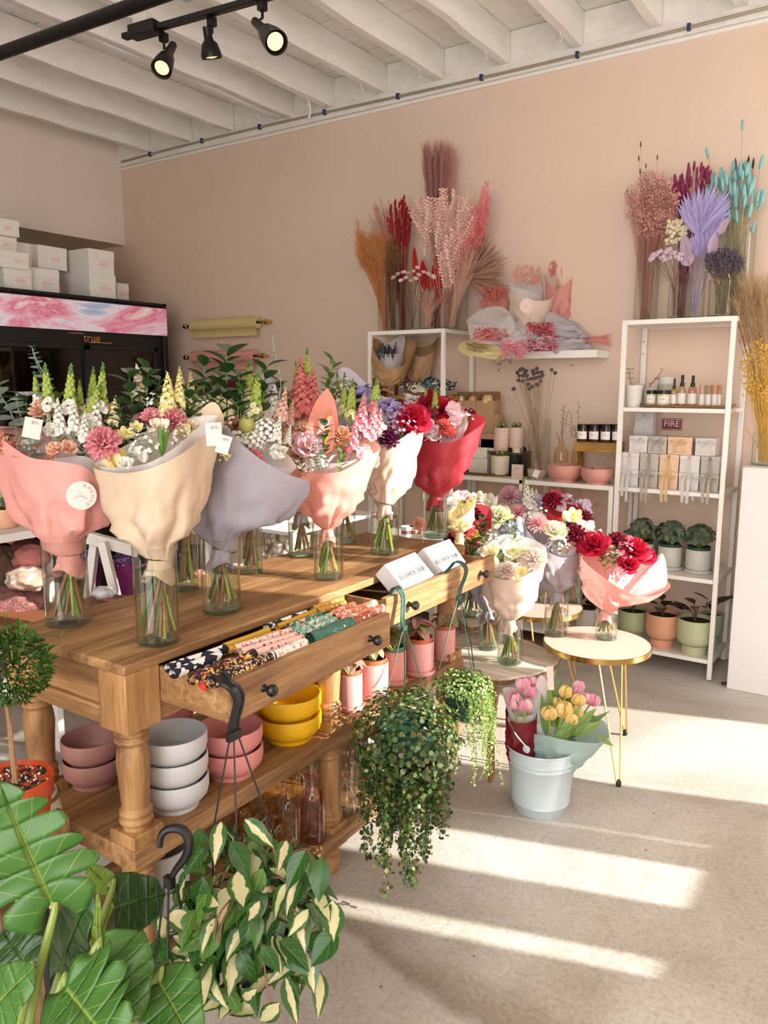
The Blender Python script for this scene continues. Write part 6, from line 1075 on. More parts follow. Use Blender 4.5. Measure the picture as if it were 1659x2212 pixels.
# ---------------------------------------------------------------- left unit, middle shelf: kraft bouquets, jars, pouches
zs_ = 1.306
def simple_wrap(label, tie, rt, front, back, d, m, heads=None, tis=None, name='bouquet', sk=.03, fl=[]):
    o = thing(name, label, 'bouquet', at(*tie, d=d)); T_ = at(*tie, d=d); b = MB(); ax = wrap(b, T_, rt, front, back, d, crump=.005); skirt(b, T_, rt, ax, sk, .7); b.build('paper_wrap', m, o, True, ang=1.2)
    if tis: b = MB(); wrap(b, T_ + ax * .01, rt * .9, tis[0], tis[1], d, R=.6); b.build('tissue_paper', P_tissue, o, True, ang=1.2)
    pm = parent_matrix(o).inverted()
    for kind, cols, px, py, s, off in fl: p = at(px, py, d=d + off); inst(NAMES[kind], flower(kind, cols), o, pm @ frame(p, (p - T_).normalized() + tocam(p) * .3, s * d / F, ru(0, 6)))
    return o
dk_ = dep((-2.5, 3.98, 1.45))
o = simple_wrap('kraft paper bouquet with dark dried lavender, left on the shelf', (836, 838), .03, [(799, 735), (830, 790), (870, 790), (902, 740)], [(902, 740), (868, 733), (845, 765), (820, 735), (799, 735)], dk_, P_kraft, tis=([(815, 760), (840, 765), (870, 760)], [(870, 760), (873, 725), (840, 740), (815, 760)]))
b = MB()
for i in range(70):
    p = at(ru(812, 856), ru(746, 775), d=dk_ + ru(-.05, .03)); b.tube([p - V((0, 0, .03)), p + V((ru(-.004, .004), 0, ru(.008, .02)))], [.0012, .0042], 5)
b.build('lavender_heads', M_('lavender_dark', '#3b3648', .9), o, True); tag(o.children[-1] if False else o, None)
simple_wrap('plain kraft paper cone bouquet, right on the shelf behind the lavender one', (900, 835), .03, [(880, 745), (905, 770), (935, 760), (948, 726)], [(948, 726), (930, 745), (900, 750), (880, 745)], dk_ + .1, P_kraft)
G_jar = glass('amber_jar', (.75, .55, .35), 1, .05, 1.6)
for x0, x1, lab in [(803, 829, 'amber fluted glass tumbler at the left end of the shelf'), (829, 858, 'amber fluted glass tumbler beside the floral pouches')]: x, w_, z0, h = rY(x0, 816, x1, 862, 3.92, zs_); tag(cupm(w_ / 2, w_ / 2, h, .003).build('glass_tumbler', G_jar, loc=(x, 3.92, zs_)), lab, 'glass')
x, w_, z0, h = rY(841, 850, 975, 864, 3.9, zs_); tr_ = thing('wooden_tray', 'shallow honey wood tray under the floral pouches', 'tray', (x, 3.9, zs_)); w_ = min(w_, 2 * (-2.19 - x)); b = MB(); b.box(-w_ / 2, w_ / 2, 0, .2, 0, .006); b.box(-w_ / 2, w_ / 2, 0, .006, 0, .032); b.box(-w_ / 2, w_ / 2, .194, .2, 0, .032); b.box(-w_ / 2, -w_ / 2 + .006, 0, .2, 0, .032); b.box(w_ / 2 - .006, w_ / 2, 0, .2, 0, .032); b.build('tray', MATS['honey_wood'], tr_, bevel=.001)
for cx_, cy_, w2, k, rz_, lab in [(885, 832, .062, pattern('daisy_brown', '#3c2a20', ['#efe9de', '#e7dfcf'], 60, .36), .3, 'brown daisy-print pouch at the left of the tray'), (905, 838, .055, pattern('daisy_white', '#e9e4d8', ['#c9a33a', '#4a3a28'], 70, .25), -.2, 'white daisy-print pouch in the middle of the tray'), (930, 826, .06, pattern('teal_floral', '#153f4a', ['#e8e2d4', '#d7d0c0'], 60, .3), .2, 'teal flower-print pouch lying on the others'), (960, 833, .06, pattern('black_daisy', '#1a1a1e', ['#efeadf', '#e8e0d2'], 70, .3), -.1, 'black and white daisy-print pouch at the right of the tray')]:
    x = at(cx_, cy_, y=3.98).x; zc = at(cx_, cy_, y=3.98).z
    b = MB(); fn = lambda u, v, s: (w2 * (2 * u - 1) * (1 + .06 * math.cos(PI * (2 * v - 1))), .05 * (2 * v - 1), s * .022 * (max(0, math.sin(PI * u) * math.sin(PI * v))) ** .5 + .006 * math.sin(u * 9 + v * 5)); b.grid(lambda u, v: fn(u, v, 1), 12, 10); b.grid(lambda u, v: fn(u, v, -1), 12, 10)
    tag(b.build('fabric_pouch', k, loc=(x, 3.99, max(zc, zs_ + .032)), rot=(.5, .1, rz_)), lab, 'pouch')
# loose pink dried grasses standing under the low console
o = bunch('pink dried grass bunch glowing behind the glass of the low console', V((at(1225, 1200, y=4.1).x, 4.1, .452)), .03, tips_px(90, 1225, 1105, 70, 55, 4.08, .06), M_('pink_dry', '#d98d84', .8), lambda hd, p, d, o: ([hd.tube([p, p + d * .03 + V((ru(-.02, .02), ru(-.02, .02), ru(0, .02)))], .0009, 3) for k in range(4)], M_('pink_dry', '#d98d84', .8))[1])
# ================================================================ DRIED FLOWERS ON TOP OF THE TALL UNITS
ZT_ = 1.7068; DS = M_('dry_stem', '#9d8368', .8); DSb = M_('dry_stem_brown', '#6f4c30', .85)
def tvase(cx_, w_, ytop, Y, lab, r=None):
    x = at(cx_, 690, y=Y).x; rr = w_ / 2 * dep((x, Y, ZT_)) / F; zt2 = at(cx_, ytop, y=Y).z; vase(V((x, Y, ZT_)), rr, zt2 - ZT_, lab, 0, group='glass cylinders of dried flowers'); return V((x, Y, ZT_ + .012)), rr
def h_tuft(m, n=5, L=.03, r=.001, s=.5):
    def f_(hd, p, d, o):
        for k in range(n): q = p - d * L * ru(0, 1.2); hd.tube([q, q + (d + V((ru(-s, s), ru(-s, s), ru(-s * .3, s)))) .normalized() * L * ru(.4, 1)], [r, r * .5], 3, 0, cap=False)
        return m
    return f_
def h_cloud(m, n=16, R=.02, ll=.012, lw=.004, nb=0):
    def f_(hd, p, d, o):
        for k in range(n):
            q = p + V((ru(-1, 1), ru(-1, 1), ru(-1.6, 1))) * R; e = V((ru(-1, 1), ru(-1, 1), ru(-.2, 1))).normalized()
            leaf(hd, q, q + e * ll * ru(.7, 1.2), (ru(-1, 1), -1, ru(-1, 1)), lw, 0, nu=2, nv=2)
            if k % 4 == 0: hd.tube([p - d * R * 2, q], .0005, 3, 0, cap=False)
        return m
    return f_
def h_sprig(m, n=9, L=.10, lw=.005, ll=.02, ball=0):
    def f_(hd, p, d, o):
        d = (d + V((ru(-.3, .3), ru(-.3, .1), 0))).normalized()
        for k in range(n):
            c = p - d * L * k / n; s = d.cross(V((0, -1, .2))).normalized() * (1 if k % 2 else -1)
            if ball: hd.ball(tuple(c + s * ru(.002, .01) + V((ru(-.006, .006), ru(-.006, .006), 0))), ball * ru(.6, 1.2), 0, 5, 3)
            else: leaf(hd, c, c + (s * 1 + d * .7 + V((ru(-.3, .3), ru(-.5, .1), ru(-.2, .2)))).normalized() * ll * ru(.7, 1.1), (0, -1, .3), lw, 0, nu=2, nv=3)
        return m
    return f_
def h_cyl(m, L=.03, r=.0045):
    def f_(hd, p, d, o): hd.tube([p - d * L, p - d * L * .8, p - d * L * .3, p], [r * .4, r, r * .85, r * .2], 6); return m
    return f_
def tail_me(m): 
    def g():
        b = MB(); b.lathe([(0, -1), (.16, -.9), (.25, -.5), (.26, 0), (.2, .6), (.08, .95), (0, 1)], 10)
        for i in range(70): a = i * 2.4; z = -.9 + 1.8 * i / 70; r = .2; u = V((math.cos(a), math.sin(a), .9)); b.tube([V((u.x * r, u.y * r, z)), V((u.x * r, u.y * r, z)) + u * .14], [.014, .002], 3, 0, cap=False)
        return b.mesh('bunny_tail', m, 0)
    return g
# left unit
Y1 = 4.0
pl, _ = tvase(833, 34, 607, 4.08, 'tallest glass cylinder at the left end, dried orange grass')
M_or = M_('dry_orange', '#e39a5c', .8, trans=.1)
bunch('bright orange dried broom grass fanning out to the left', pl, .03, tips_px(110, 810, 545, 40, 42, 4.06) + tips_px(14, 775, 500, 14, 30, 4.06), M_or, (lambda f1, f2: (lambda hd, p, d, o: (f1(hd, p, d, o), f2(hd, p, d, o))[1]))(h_tuft(M_or, 8, .05, .0012, .8), h_cloud(M_or, 14, .02, .009, .0025)), bend=.15)
p2, _ = tvase(849, 36, 608, 3.97, 'glass cylinder with brown seed-head stems, front left')
M_seed = M_('seed_brown', '#8a6a3a', .8); bunch('brown stems with tiny golden seed heads', p2, .03, tips_px(60, 850, 550, 22, 45, 3.98), DSb, h_sprig(M_seed, 9, .09, ball=.003), bend=.05)
p3, _ = tvase(890, 34, 650, 3.95, 'small square-looking glass vase with pink cotton stems'); 
M_red = M_('dry_red', '#a3101c', .7, trans=.15); p4_, _ = tvase(868, 34, 605, 4.07, 'glass cylinder of red leafy stems at the back left')
bunch('deep red dried bunny tails and leaves standing tall', p4_, .03, tips_px(46, 862, 470, 26, 52, 4.07, .03), M_('stem_redd', '#8a1f1c', .8), lambda hd, p, d, o: (leaf(hd, p - d * .035, p + d * .012, (0, -1, 0), .0085, 0, nu=2, nv=4), hd.tube([p - d * .09, p - d * .04], [.005, .006], 5), M_red)[2], bend=.05)
bunch('dusty pink pampas plume behind the red stems', p4_ + V((-.01, .05, 0)), .02, tips_px(70, 830, 470, 34, 44, 4.14, .02), M_('dusty_pink', '#c98a80', .9), h_tuft(M_('dusty_pink', '#c98a80', .9), 6, .035, .0006, .9), bend=.1)
p5_, _ = tvase(925, 36, 630, 3.95, 'small glass vase with wispy pale pink grass, front centre')
M_pam = M_('pampas_mauve', '#c48c8a', .95, trans=.1)
p6_, _ = tvase(945, 40, 600, 4.08, 'tall glass cylinder at the back centre'); 
def h_plume(m, L=.24, n=46, s=.05):
    def f_(hd, p, d, o):
        for k in range(n): q = p - d * L * rnd(); e = q + d * L * ru(.18, .32) + V((ru(-s, s), ru(-s, s), 0)) * .35; hd.tube([q, q.lerp(e, .5) + V((ru(-.006, .006), 0, 0)), e], [.0009, .0007, .0003], 3, 0, cap=False)
        return m
    return f_
bunch('tall mauve pampas plumes rising highest in the middle', p6_, .03, tips_px(46, 938, 345, 46, 26, 4.1, .05), M_pam, h_plume(M_pam, .27, 62), bend=.06)
M_rus = M_('bleached_pink', '#ecc3b5', .7, trans=.2); p7_, _ = tvase(960, 34, 625, 4.0, 'glass cylinder of bleached pink ruscus')
bunch('bleached pale pink ruscus sprays with many small leaves', p7_, .03, tips_px(16, 925, 455, 36, 40, 4.0, .04) + tips_px(22, 985, 450, 48, 50, 4.0, .04) + tips_px(16, 960, 530, 36, 40, 3.97, .03), M_rus, h_sprig(M_rus, 20, .19, .0075, .032), bend=.08)
M_cor = M_('coral_pink', '#e07f7f', .8, trans=.15); bunch('coral pink astilbe-like sprays leaning right', p7_ + V((.03, 0, 0)), .02, tips_px(20, 1028, 470, 30, 60, 4.02, .03, 20) + [at(1052, 395, y=4.02), at(1045, 410, y=4.02)], M_cor, h_sprig(M_cor, 30, .17, .004, .024), bend=.1)
M_fan = M_('palm_brown', '#a37c68', .8)
o = thing('dried_bunch', 'dried brown palm fans spreading to the right', 'dried flowers', p7_ + V((.05, .05, 0)))
b = MB(); B = at(1005, 600, y=4.08) - o.location; b.tube([V((0, 0, 0)), B], .003, 5)
for i in range(58):
    a = math.radians(-34 + 112 * i / 57) ; L = ru(.27, .37) * (1 - .25 * abs(i / 57 - .35)); e = B + V((math.cos(a) * L * .8, ru(-.04, .03), math.sin(a) * L)); leaf(b, B, e, (0, -1, ru(-.6, .6)), .0085, 0, nu=2, nv=5, shape='lance', fold=.6, curl=ru(-.2, .3))
b.build('palm_blades', M_fan, o)
o = thing('dried_bunch', 'bright red dried palm spears behind the cotton', 'dried flowers', p5_ + V((0, .04, 0))); b = MB()
for a_, c_, wv in [((945, 625), (941, 535), 17), ((960, 640), (985, 560), 14), ((920, 620), (910, 560), 12), ((955, 650), (975, 600), 18), ((900, 600), (893, 530), 8)]:
    s = at(*a_, y=4.0) - o.location; e = at(*c_, y=4.0) - o.location; leaf(b, s, e, (ru(-.3, .3), -1, 0), wv * m_px(at(*a_, y=4.0)), 0, nu=6, nv=7, shape='heart', fold=.1); b.tube([V((0, 0, .01)), s, s.lerp(e, .8)], .0018, 4, 0)
b.build('palm_spears', leafmat('red_spear', '#c01a10', '#8c0f0c', 10, rough=.6, stripe=.4), o)
def cotton_me(c):
    def g():
        b = MB()
        for i in range(4): b.ball((.45 * math.cos(i * 1.57), .45 * math.sin(i * 1.57), .1), .62, 0, 10, 7)
        for i in range(5): leaf(b, (0, 0, -.5), (.7 * math.cos(i * 1.26), .7 * math.sin(i * 1.26), -.05), (math.cos(i * 1.26), math.sin(i * 1.26), -1), .2, 1, nu=2, nv=3)
        return b.mesh('cotton_boll', [M_('cotton' + c, c, .95, bump=.5, bscale=200), DSb], 0)
    return g
bunch('pink cotton bolls in a row in front of the red spears', p3, .02, [at(x, y, y=3.92 + ru(-.02, .02)) for x, y in [(850, 600), (860, 592), (872, 588), (878, 600), (888, 606), (893, 586), (902, 578), (905, 594), (915, 588), (926, 592), (936, 598), (866, 606), (882, 590), (898, 602)]], DSb, h_inst('cotton_boll', cotton_me('#e8bdb8'), .0155), bend=.25)
M_wisp = M_('wispy_pink', '#d9a093', .8); bunch('wispy pale pink grass curling out of the small front vase', p5_, .025, tips_px(70, 925, 645, 36, 24, 3.95, .03), M_wisp, h_tuft(M_wisp, 5, .03, .0007, .9), bend=.5)
p8_, _ = tvase(975, 32, 625, 3.94, 'glass cylinder of pale wheat stems at the front right'); bunch('slender pale pink grass stems leaning right out of the front vase', p8_, .03, tips_px(50, 1010, 560, 24, 40, 3.96, .04), M_('dry_pale', '#cda38a', .8), h_tuft(M_('dry_pale', '#cda38a', .8), 3, .05, .0009, .3), bend=.1)
tvase(998, 26, 595, 4.12, 'tall glass cylinder at the back right end')
# right unit
q1, _ = tvase(1392, 46, 511, 4.1, 'very tall glass cylinder with dusty pink filler flowers'); M_gyp = M_('dusty_filler', '#dba79c', .85, trans=.15)
bunch('dense bunch of dusty pink dried filler flowers', q1, .04, tips_px(170, 1410, 440, 54, 66, 4.08, .07), M_('pink_stem', '#b97a6a', .8), h_cloud(M_gyp, 16, .021, .012, .0045), bend=.12, sr=.0009)
M_bt = M_('plum_tail', '#6e4650', .9); bunch('few dark plum bunny tails above the dusty pink bunch', q1, .02, [at(x, y, y=4.1) for x, y in [(1384, 312), (1380, 342), (1395, 358), (1420, 340), (1383, 370), (1355, 415)]], DS, h_inst('bunny_tail', tail_me(M_bt), .013), bend=.05, sr=.0007)
tvase(1400, 36, 560, 3.96, 'glass cylinder with pale stems, front left of the right unit'); q2, _ = tvase(1458, 32, 616, 3.94, 'short glass vase with lilac cotton stems'); q3, _ = tvase(1498, 40, 590, 3.95, 'glass vase with the violet palm fan'); q4, _ = tvase(1555, 52, 605, 3.95, 'wide glass vase of dried lavender at the right end'); q5, _ = tvase(1588, 60, 489, 4.09, 'large tall cylinder of turquoise bunny tails'); q6, _ = tvase(1470, 40, 560, 4.1, 'tall cylinder of burgundy bunny tails at the back')
bunch('burgundy dried bunny tails behind the violet palm', q6, .03, tips_px(62, 1500, 412, 46, 55, 4.1, .05), M_('burg_stem', '#7a2440', .8), h_inst('bunny_tail', tail_me(M_('burgundy', '#9a3560', .85, trans=.1)), .026, .2), bend=.08)
bunch('turquoise dried bunny tails fanning out at the right', q5, .035, tips_px(100, 1590, 415, 62, 60, 4.08, .06) + [at(1604, 270, y=4.1), at(1528, 330, y=4.1), at(1645, 350, y=4.06), at(1628, 490, y=4.04)], M_('pale_green_stem', '#a9a27c', .8), h_inst('bunny_tail', tail_me(M_('turquoise', '#93c6c4', .85, trans=.1)), .03, .2), bend=.08)
bunch('dark green dried thistles behind the turquoise tails', q5 + V((.0, .03, 0)), .02, tips_px(10, 1600, 345, 34, 14, 4.14, .01), DSb, h_cyl(M_('dark_green_dry', '#2f3d2c', .9), .05, .006), bend=.05)
bunch('dried lavender bunch in the wide vase', q4, .04, tips_px(90, 1565, 558, 42, 26, 3.95, .05), M_('lav_stem', '#7c7252', .85), h_sprig(M_('lavender_grey', '#554a5c', .9), 14, .05, ball=.0042), bend=.12)
bunch('lilac cotton bolls beside the violet palm', q2, .02, [at(x, y, y=3.92) for x, y in [(1408, 560), (1418, 552), (1425, 545), (1432, 556), (1440, 546), (1448, 558), (1455, 548), (1462, 556), (1470, 550), (1412, 552), (1445, 540), (1436, 562), (1468, 560)]], DSb, h_inst('cotton_boll', cotton_me('#d9bccb'), .018), bend=.3)
bunch('cream dried hydrangea head between the pink and violet bunches', q2 + V((.02, .03, 0)), .01, [at(1462, 500, y=4.0)], DSb, lambda hd, p, d, o: ([hd.ball(tuple(p + V((ru(-.045, .045), ru(-.02, .02), ru(-.05, .05)))), .011, 0, 6, 4) for k in range(70)], M_('cream_hyd', '#ddcfae', .9))[1])
M_vp = leafmat('violet_palm', '#bcb0de', '#958ac4', 12, rough=.6, stripe=.3); o = thing('dried_bunch', 'violet palm fans rising from the glass vase', 'dried flowers', q3); b = MB()
def fan(b, base, ctr, n, a0, a1, L, wd, tip=1):
    for i in range(n):
        a = math.radians(a0 + (a1 - a0) * i / (n - 1)); l = L * (.78 + .22 * math.sin(PI * i / (n - 1))) * ru(.9, 1.05); e = ctr + V((math.cos(a) * l, ru(-.012, .012), math.sin(a) * l)); leaf(b, ctr, e, (.3 * (-1) ** i, -1, 0), wd, 0, nu=2, nv=5, shape='lance', fold=.5, curl=0)
    b.tube([base, ctr], .0028, 5, 0)
for (cxx, cyy), n, a0, a1, Lp, wd in [((1512, 510), 20, 38, 128, 108, .017), ((1512, 555), 10, 60, 125, 60, .014), ((1490, 560), 10, 60, 160, 40, .009), ((1530, 520), 8, 40, 100, 75, .008)]:
    c = at(cxx, cyy, y=3.97) - q3; fan(b, V((ru(-.01, .01), 0, .006)), c, n, a0, a1, Lp * m_px(q3), wd)
b.build('palm_fan', M_vp, o)
o = thing('dried_bunch', 'pale lilac pleated palm spears in front of the violet fans', 'dried flowers', q3 + V((.012, -.01, 0))); b = MB()
for a_, c_, wv in [((1488, 560), (1475, 505), 14), ((1490, 575), (1478, 540), 15), ((1553, 508), (1572, 468), 9), ((1535, 555), (1545, 500), 10)]:
    s = at(*a_, y=3.95) - o.location; e = at(*c_, y=3.95) - o.location; leaf(b, s, e, (ru(-.3, .3), -1, 0), wv * m_px(q3), 0, nu=6, nv=7, shape='ell', fold=.1); b.tube([V((0, 0, .01)), s], .002, 4, 0)
b.build('palm_spears', leafmat('lilac_spear', '#cbb3c8', '#a58aa6', 10, rough=.6, stripe=.4), o)
# plinth vase
ZP = 1.0405; pp = V((at(1655, 990, y=3.95).x, 3.95, ZP)); vase(pp, .062, .15, 'glass cylinder vase on the white plinth at the right edge', 0)
M_wh = M_('wheat', '#cbab84', .85); M_go = M_('golden_dry', '#dfb452', .7, trans=.15)
bunch('tan dried grass plumes standing high in the plinth vase', pp + V((0, .01, .01)), .03, tips_px(60, 1645, 640, 62, 40, 3.97, .06), M_wh, h_plume(M_wh, .2, 66, .09), bend=.05)
bunch('golden yellow dried button stems in the plinth vase', pp + V((0, -.01, .01)), .045, tips_px(120, 1640, 790, 38, 62, 3.9, .06), M_go, lambda hd, p, d, o: ([hd.ball(tuple(p + V((ru(-.012, .012), ru(-.01, .01), ru(-.05, .01)))), ru(.003, .0055), 0, 6, 4) for k in range(4)], M_go)[1], bend=.04, sr=.001)
bunch('rusty oval dried heads leaning left of the plinth vase', pp + V((-.02, 0, .01)), .02, [at(x, y, y=3.92) for x, y in [(1597, 706), (1600, 718), (1605, 728), (1598, 738), (1611, 725), (1618, 735)]], DSb, h_inst('oval_head', tail_me(M_('rust_tail', '#a5622c', .85)), .01), bend=.15)
bunch('yellow dried bunny tails drooping by the plinth vase', pp + V((-.03, 0, .01)), .01, [at(1575, 596, y=3.9), at(1552, 609, y=3.9), at(1612, 928, y=3.85)], DS, h_inst('bunny_tail', tail_me(M_('yellow_tail', '#e0a43a', .85)), .011), bend=.3)
# ================================================================ WRAPPED DRIED BOUQUETS ON THE WALL SHELF
dw = dep((-1.7, 4.12, 1.65)); dw0 = dep((-1.7, 4.02, 1.65))
def dr(o, T_, cols, regs, m=None, d=dw, n=60, L=.012):
    b = MB()
    for i in range(n):
        x0, y0, x1, y1 = regs; p = at(ru(x0, x1), ru(y0, y1), d=d + ru(-.03, .02) - (.07 if n >= 110 else 0)); u = (p - T_).normalized()
        if i % 2: b.tube([p - u * .03, p, p + u * L + V((ru(-.01, .01), ru(-.01, .01), ru(-.01, .01)))], [.001, .003, .001], 4, i % len(cols))
        else: [b.ball(tuple(p + V((ru(-.01, .01), ru(-.01, .01), ru(-.01, .01)))), .004, i % len(cols), 6, 4) for k in range(3)]
    ob = b.build('dried_heads', [M_('dh' + c, c, .85) for c in cols], o, True); ob['kind'] = 'stuff'
def wb(label, tie, rt, front, back, d, m, cols, reg, n=60, tis=None): o = simple_wrap(label, tie, rt, front, back, d, m, tis=tis); dr(o, at(*tie, d=d), cols, reg, d=d, n=n); return o
wb('upright beige-wrapped dried bouquet with round seal, middle of the wall shelf', (1140, 722), .03, [(1098, 620), (1120, 640), (1165, 650), (1195, 640), (1205, 600)], [(1205, 600), (1170, 590), (1135, 598), (1098, 620)], dw, P_beige, ['#d98b80', '#e0a08c'], (1110, 575, 1165, 610), 70, ([(1100, 615), (1130, 625), (1170, 632)], [(1170, 632), (1160, 600), (1134, 600), (1100, 615)]))
SEALS.append((1139, 661, 16, 'W'))
wb('tall pink-wrapped dried bouquet with rolled edge at the right of the shelf', (1205, 700), .025, [(1178, 600), (1200, 625), (1235, 600), (1243, 565)], [(1243, 565), (1212, 558), (1190, 590), (1178, 600)], dw + .05, P_pink, ['#d9826e', '#cf7f78'], (1186, 566, 1230, 592), 70)
wb('salmon-wrapped dried bouquet at the back left of the shelf', (1090, 710), .025, [(1035, 655), (1065, 668), (1105, 640)], [(1105, 640), (1085, 620), (1050, 640), (1035, 655)], dw + .08, P_blush, ['#d9745e', '#cf6a58'], (1045, 618, 1090, 645), 60)
oW = wb('white tissue-wrapped bouquet opening forward with red dried heads', (1110, 715), .035, [(1010, 700), (1022, 735), (1070, 745), (1105, 735)], [(1105, 735), (1095, 670), (1050, 665), (1010, 690), (1010, 700)], dw0, P_tissue, ['#c4626a', '#d98a7c', '#a83a48'], (1022, 710, 1095, 735), 110)
wb('pale yellow-wrapped dried grasses at the lower left of the shelf', (1085, 757), .02, [(990, 752), (1010, 768), (1050, 765)], [(1050, 765), (1045, 740), (1005, 736), (990, 752)], dw0 - .02, P_yell, ['#b99a6a', '#8a6a48'], (1010, 742, 1060, 762), 80)
wb('bouquet with bright pink plume spilling over the shelf edge', (1160, 730), .03, [(1070, 735), (1095, 765), (1140, 765)], [(1140, 765), (1150, 700), (1110, 695), (1070, 735)], dw0 - .02, P_tissue, ['#d9748a', '#e7a0a8'], (1080, 738, 1135, 772), 120)
wb('grey lilac paper bouquet lying with its mouth to the left, red heads inside', (1255, 722), .02, [(1180, 680), (1178, 705), (1195, 722)], [(1195, 722), (1215, 690), (1195, 675), (1180, 680)], dw0 - .01, paper('paper_ash', '#bdb7bb'), ['#a8283a', '#c46a7a'], (1140, 700, 1195, 720), 120)
wb('second grey lilac paper bouquet lying below with crimson heads', (1262, 745), .02, [(1195, 735), (1192, 752), (1205, 765)], [(1205, 765), (1230, 745), (1210, 728), (1195, 735)], dw0 - .03, MATS['paper_ash'], ['#8f2a48', '#c4607a', '#e0b0b0'], (1140, 725, 1200, 758), 120)
o = thing('stem_bundle', 'tied bundle of pink dried stem ends pointing right on the wall shelf', 'stems', at(1262, 735, d=dw0)); b = MB(); T_ = at(1262, 733, d=dw0)
for i in range(34): b.tube([T_ + V((0, ru(-.01, .01), ru(-.012, .012))), at(1318 + ru(-8, 5), 735 + ru(-14, 12), d=dw0 + ru(-.03, .03))], .0016, 4)
b.build('stem_ends', M_('pink_dry', '#d98d84', .8), o, True); b = MB(); [ribbon(b, [T_, T_ + V((s * .02, -.01, .03)), T_ + V((s * .035, -.01, .01)), T_], .014, (.2, .2, 1)) for s in (-1, 1)]; b.build('ribbon', paper('ribbon_blush', '#cfa592', .3), o, True)
bunch('purple bunny tails drooping below the wall shelf', at(1110, 745, d=dw0), .01, [at(x, y, d=dw0) for x, y in [(1075, 785), (1080, 787), (1077, 800), (1090, 778), (1099, 781), (1104, 783), (1068, 782)]] + [at(1236, 789, d=dw0)], DS, h_inst('bunny_tail', tail_me(M_('purple_tail', '#5a4258', .9)), .0095), bend=.1, sr=.0006)
# ================================================================ HANGING BASKETS
def hook_path(pts, d_or_x, x=None): return [at(a, c, x=x) for a, c in pts]
def hanger(o, path, m, wires, r=.0045, flat=1.6):
    """hook (curved strip with ribbed web) and three wires, world points"""
    P_ = catmull(path, 26, False); q = MB(); n = len(P_)
    for s in (-1, 1): q.tube([p + V((0, s * r * flat, 0)) for p in P_], r * .55, 6)
    q.grid(lambda u, v: P_[min(n - 1, int(round(v * (n - 1))))] + V((.0008, (u - .5) * 2 * r * flat, 0)), 2, n - 1); q.grid(lambda u, v: P_[min(n - 1, int(round(v * (n - 1))))] + V((-.0008, (u - .5) * 2 * r * flat, 0)), 2, n - 1)
    for i in range(3, n - 3, 3): q.tube([P_[i] + V((0, -r * flat, 0)), P_[i + 2] + V((0, r * flat, 0))], r * .3, 4)
    e = P_[-1]; q.bc((e.x, e.y, e.z), (r * 1.6, r * 4.6, r * 2.5)); q.build('hook', m, o, True)
    for i, wv in enumerate(wires): q = MB(); q.tube([e + V((0, (i - 1) * r * 1.6, -.004))] + wv, .0018, 6); q.build('hanger_wire', m, o, True)
def blob_pts(n, c, rx, ry, rz, shell=.75, zmin=-1):
    out = []
    while len(out) < n:
        v = V((ru(-1, 1), ru(-1, 1), ru(zmin, 1)))
        if shell < v.length < 1: out.append((c + V((v.x * rx, v.y * ry, v.z * rz)), V((v.x / rx, v.y / ry, v.z / rz)).normalized()))
    return out
def basket_pot(o, c, r, h, m, ribs=True):
    q = MB(); pr = [(0, -h), (r * .72, -h), (r * .74, -h + .004), (r * .93, -.014), (r * .94, -.012), (r, -.012), (r * 1.01, 0), (r * .96, 0), (r * .92, -.02), (0, -.02)]; q.lathe(pr, 36, 0, Matrix.Translation(c))
    for k in range(3):
        z = -h * (.25 + .25 * k); rr = r * (.94 - .06 * k) ; q.tube([c + V((rr * math.cos(a / 6), rr * math.sin(a / 6), z)) for a in range(38)], .0012, 4)
    q.build('pot', m, o, True)
# hoya with cream and green leaves on the near drawer
hc = at(545, 2010, x=-.98); ho = thing('hanging_plant', 'hanging basket of cream and green variegated leaves hooked on the near drawer', 'hanging plant', (hc.x, hc.y, hc.z))
H1 = [V((-1.082, 1.03, .838)), V((-1.078, 1.03, .852)), at(488, 1474, x=-1.05), at(505, 1486, x=-1.035), at(516, 1507, x=-1.03), at(513, 1532, x=-1.03), at(505, 1563, x=-1.03), at(505, 1588, x=-1.03)]
hanger(ho, H1, M_bplastic, [[at(462, 1785, x=-1.04), hc + V((-.05, -.06, 0))], [at(511, 1800, x=-.99), at(510, 2025, x=-.96)], [at(612, 1858, x=-.97), hc + V((.03, .07, 0))]], .007)
basket_pot(ho, hc, .07, .085, M_bplastic)
M_hc = variegated('hoya_cream', '#cfc898', '#3a5d27', .56); M_hg = leafmat('hoya_green', '#4f7a2c', '#86a35a', 4, rough=.28, stripe=.1, var=.35); M_hd = leafmat('hoya_dark', '#2f5a24', '#5d8444', 4, rough=.25, stripe=.1, var=.3); M_hp = variegated('hoya_narrow', '#d8c9a0', '#35602a', .42); M_vine = M_('hoya_vine', '#8a5848', .6)
b = MB(); vb = MB()
def hleaf(b, c, nrm, L, kind):
    t = (V((nrm.x, nrm.y, 0)) * .6 + V((ru(-.7, .7), ru(-.7, .7), -.7 + ru(-.5, .7)))).normalized(); nn = (nrm + V((ru(-.6, .6), ru(-.6, .6), .5 + ru(-.4, .4))) + tocam(c) * .2).normalized(); w_ = L * ru(.2, .3)
    m_ = [0, 0, 1, 2][kind] if kind != 3 else (1 if rnd() < .5 else 2)
    leaf(b, c - t * L * .5, c + t * L * .5, nn, w_, [0, 3, 1, 2][kind], nu=6, nv=8, fold=ru(.1, .45), curl=ru(-.1, .6), shape='lance')
ctr = at(545, 1985, x=-.98); sx_ = m_px(ctr)
for p, n_ in blob_pts(330, ctr + V((0, 0, .01)), .158, .15, .165, .4, -1):
    hleaf(b, p, n_, ru(.05, .078), random.choice([0, 0, 1, 1, 2, 3, 3, 2]))
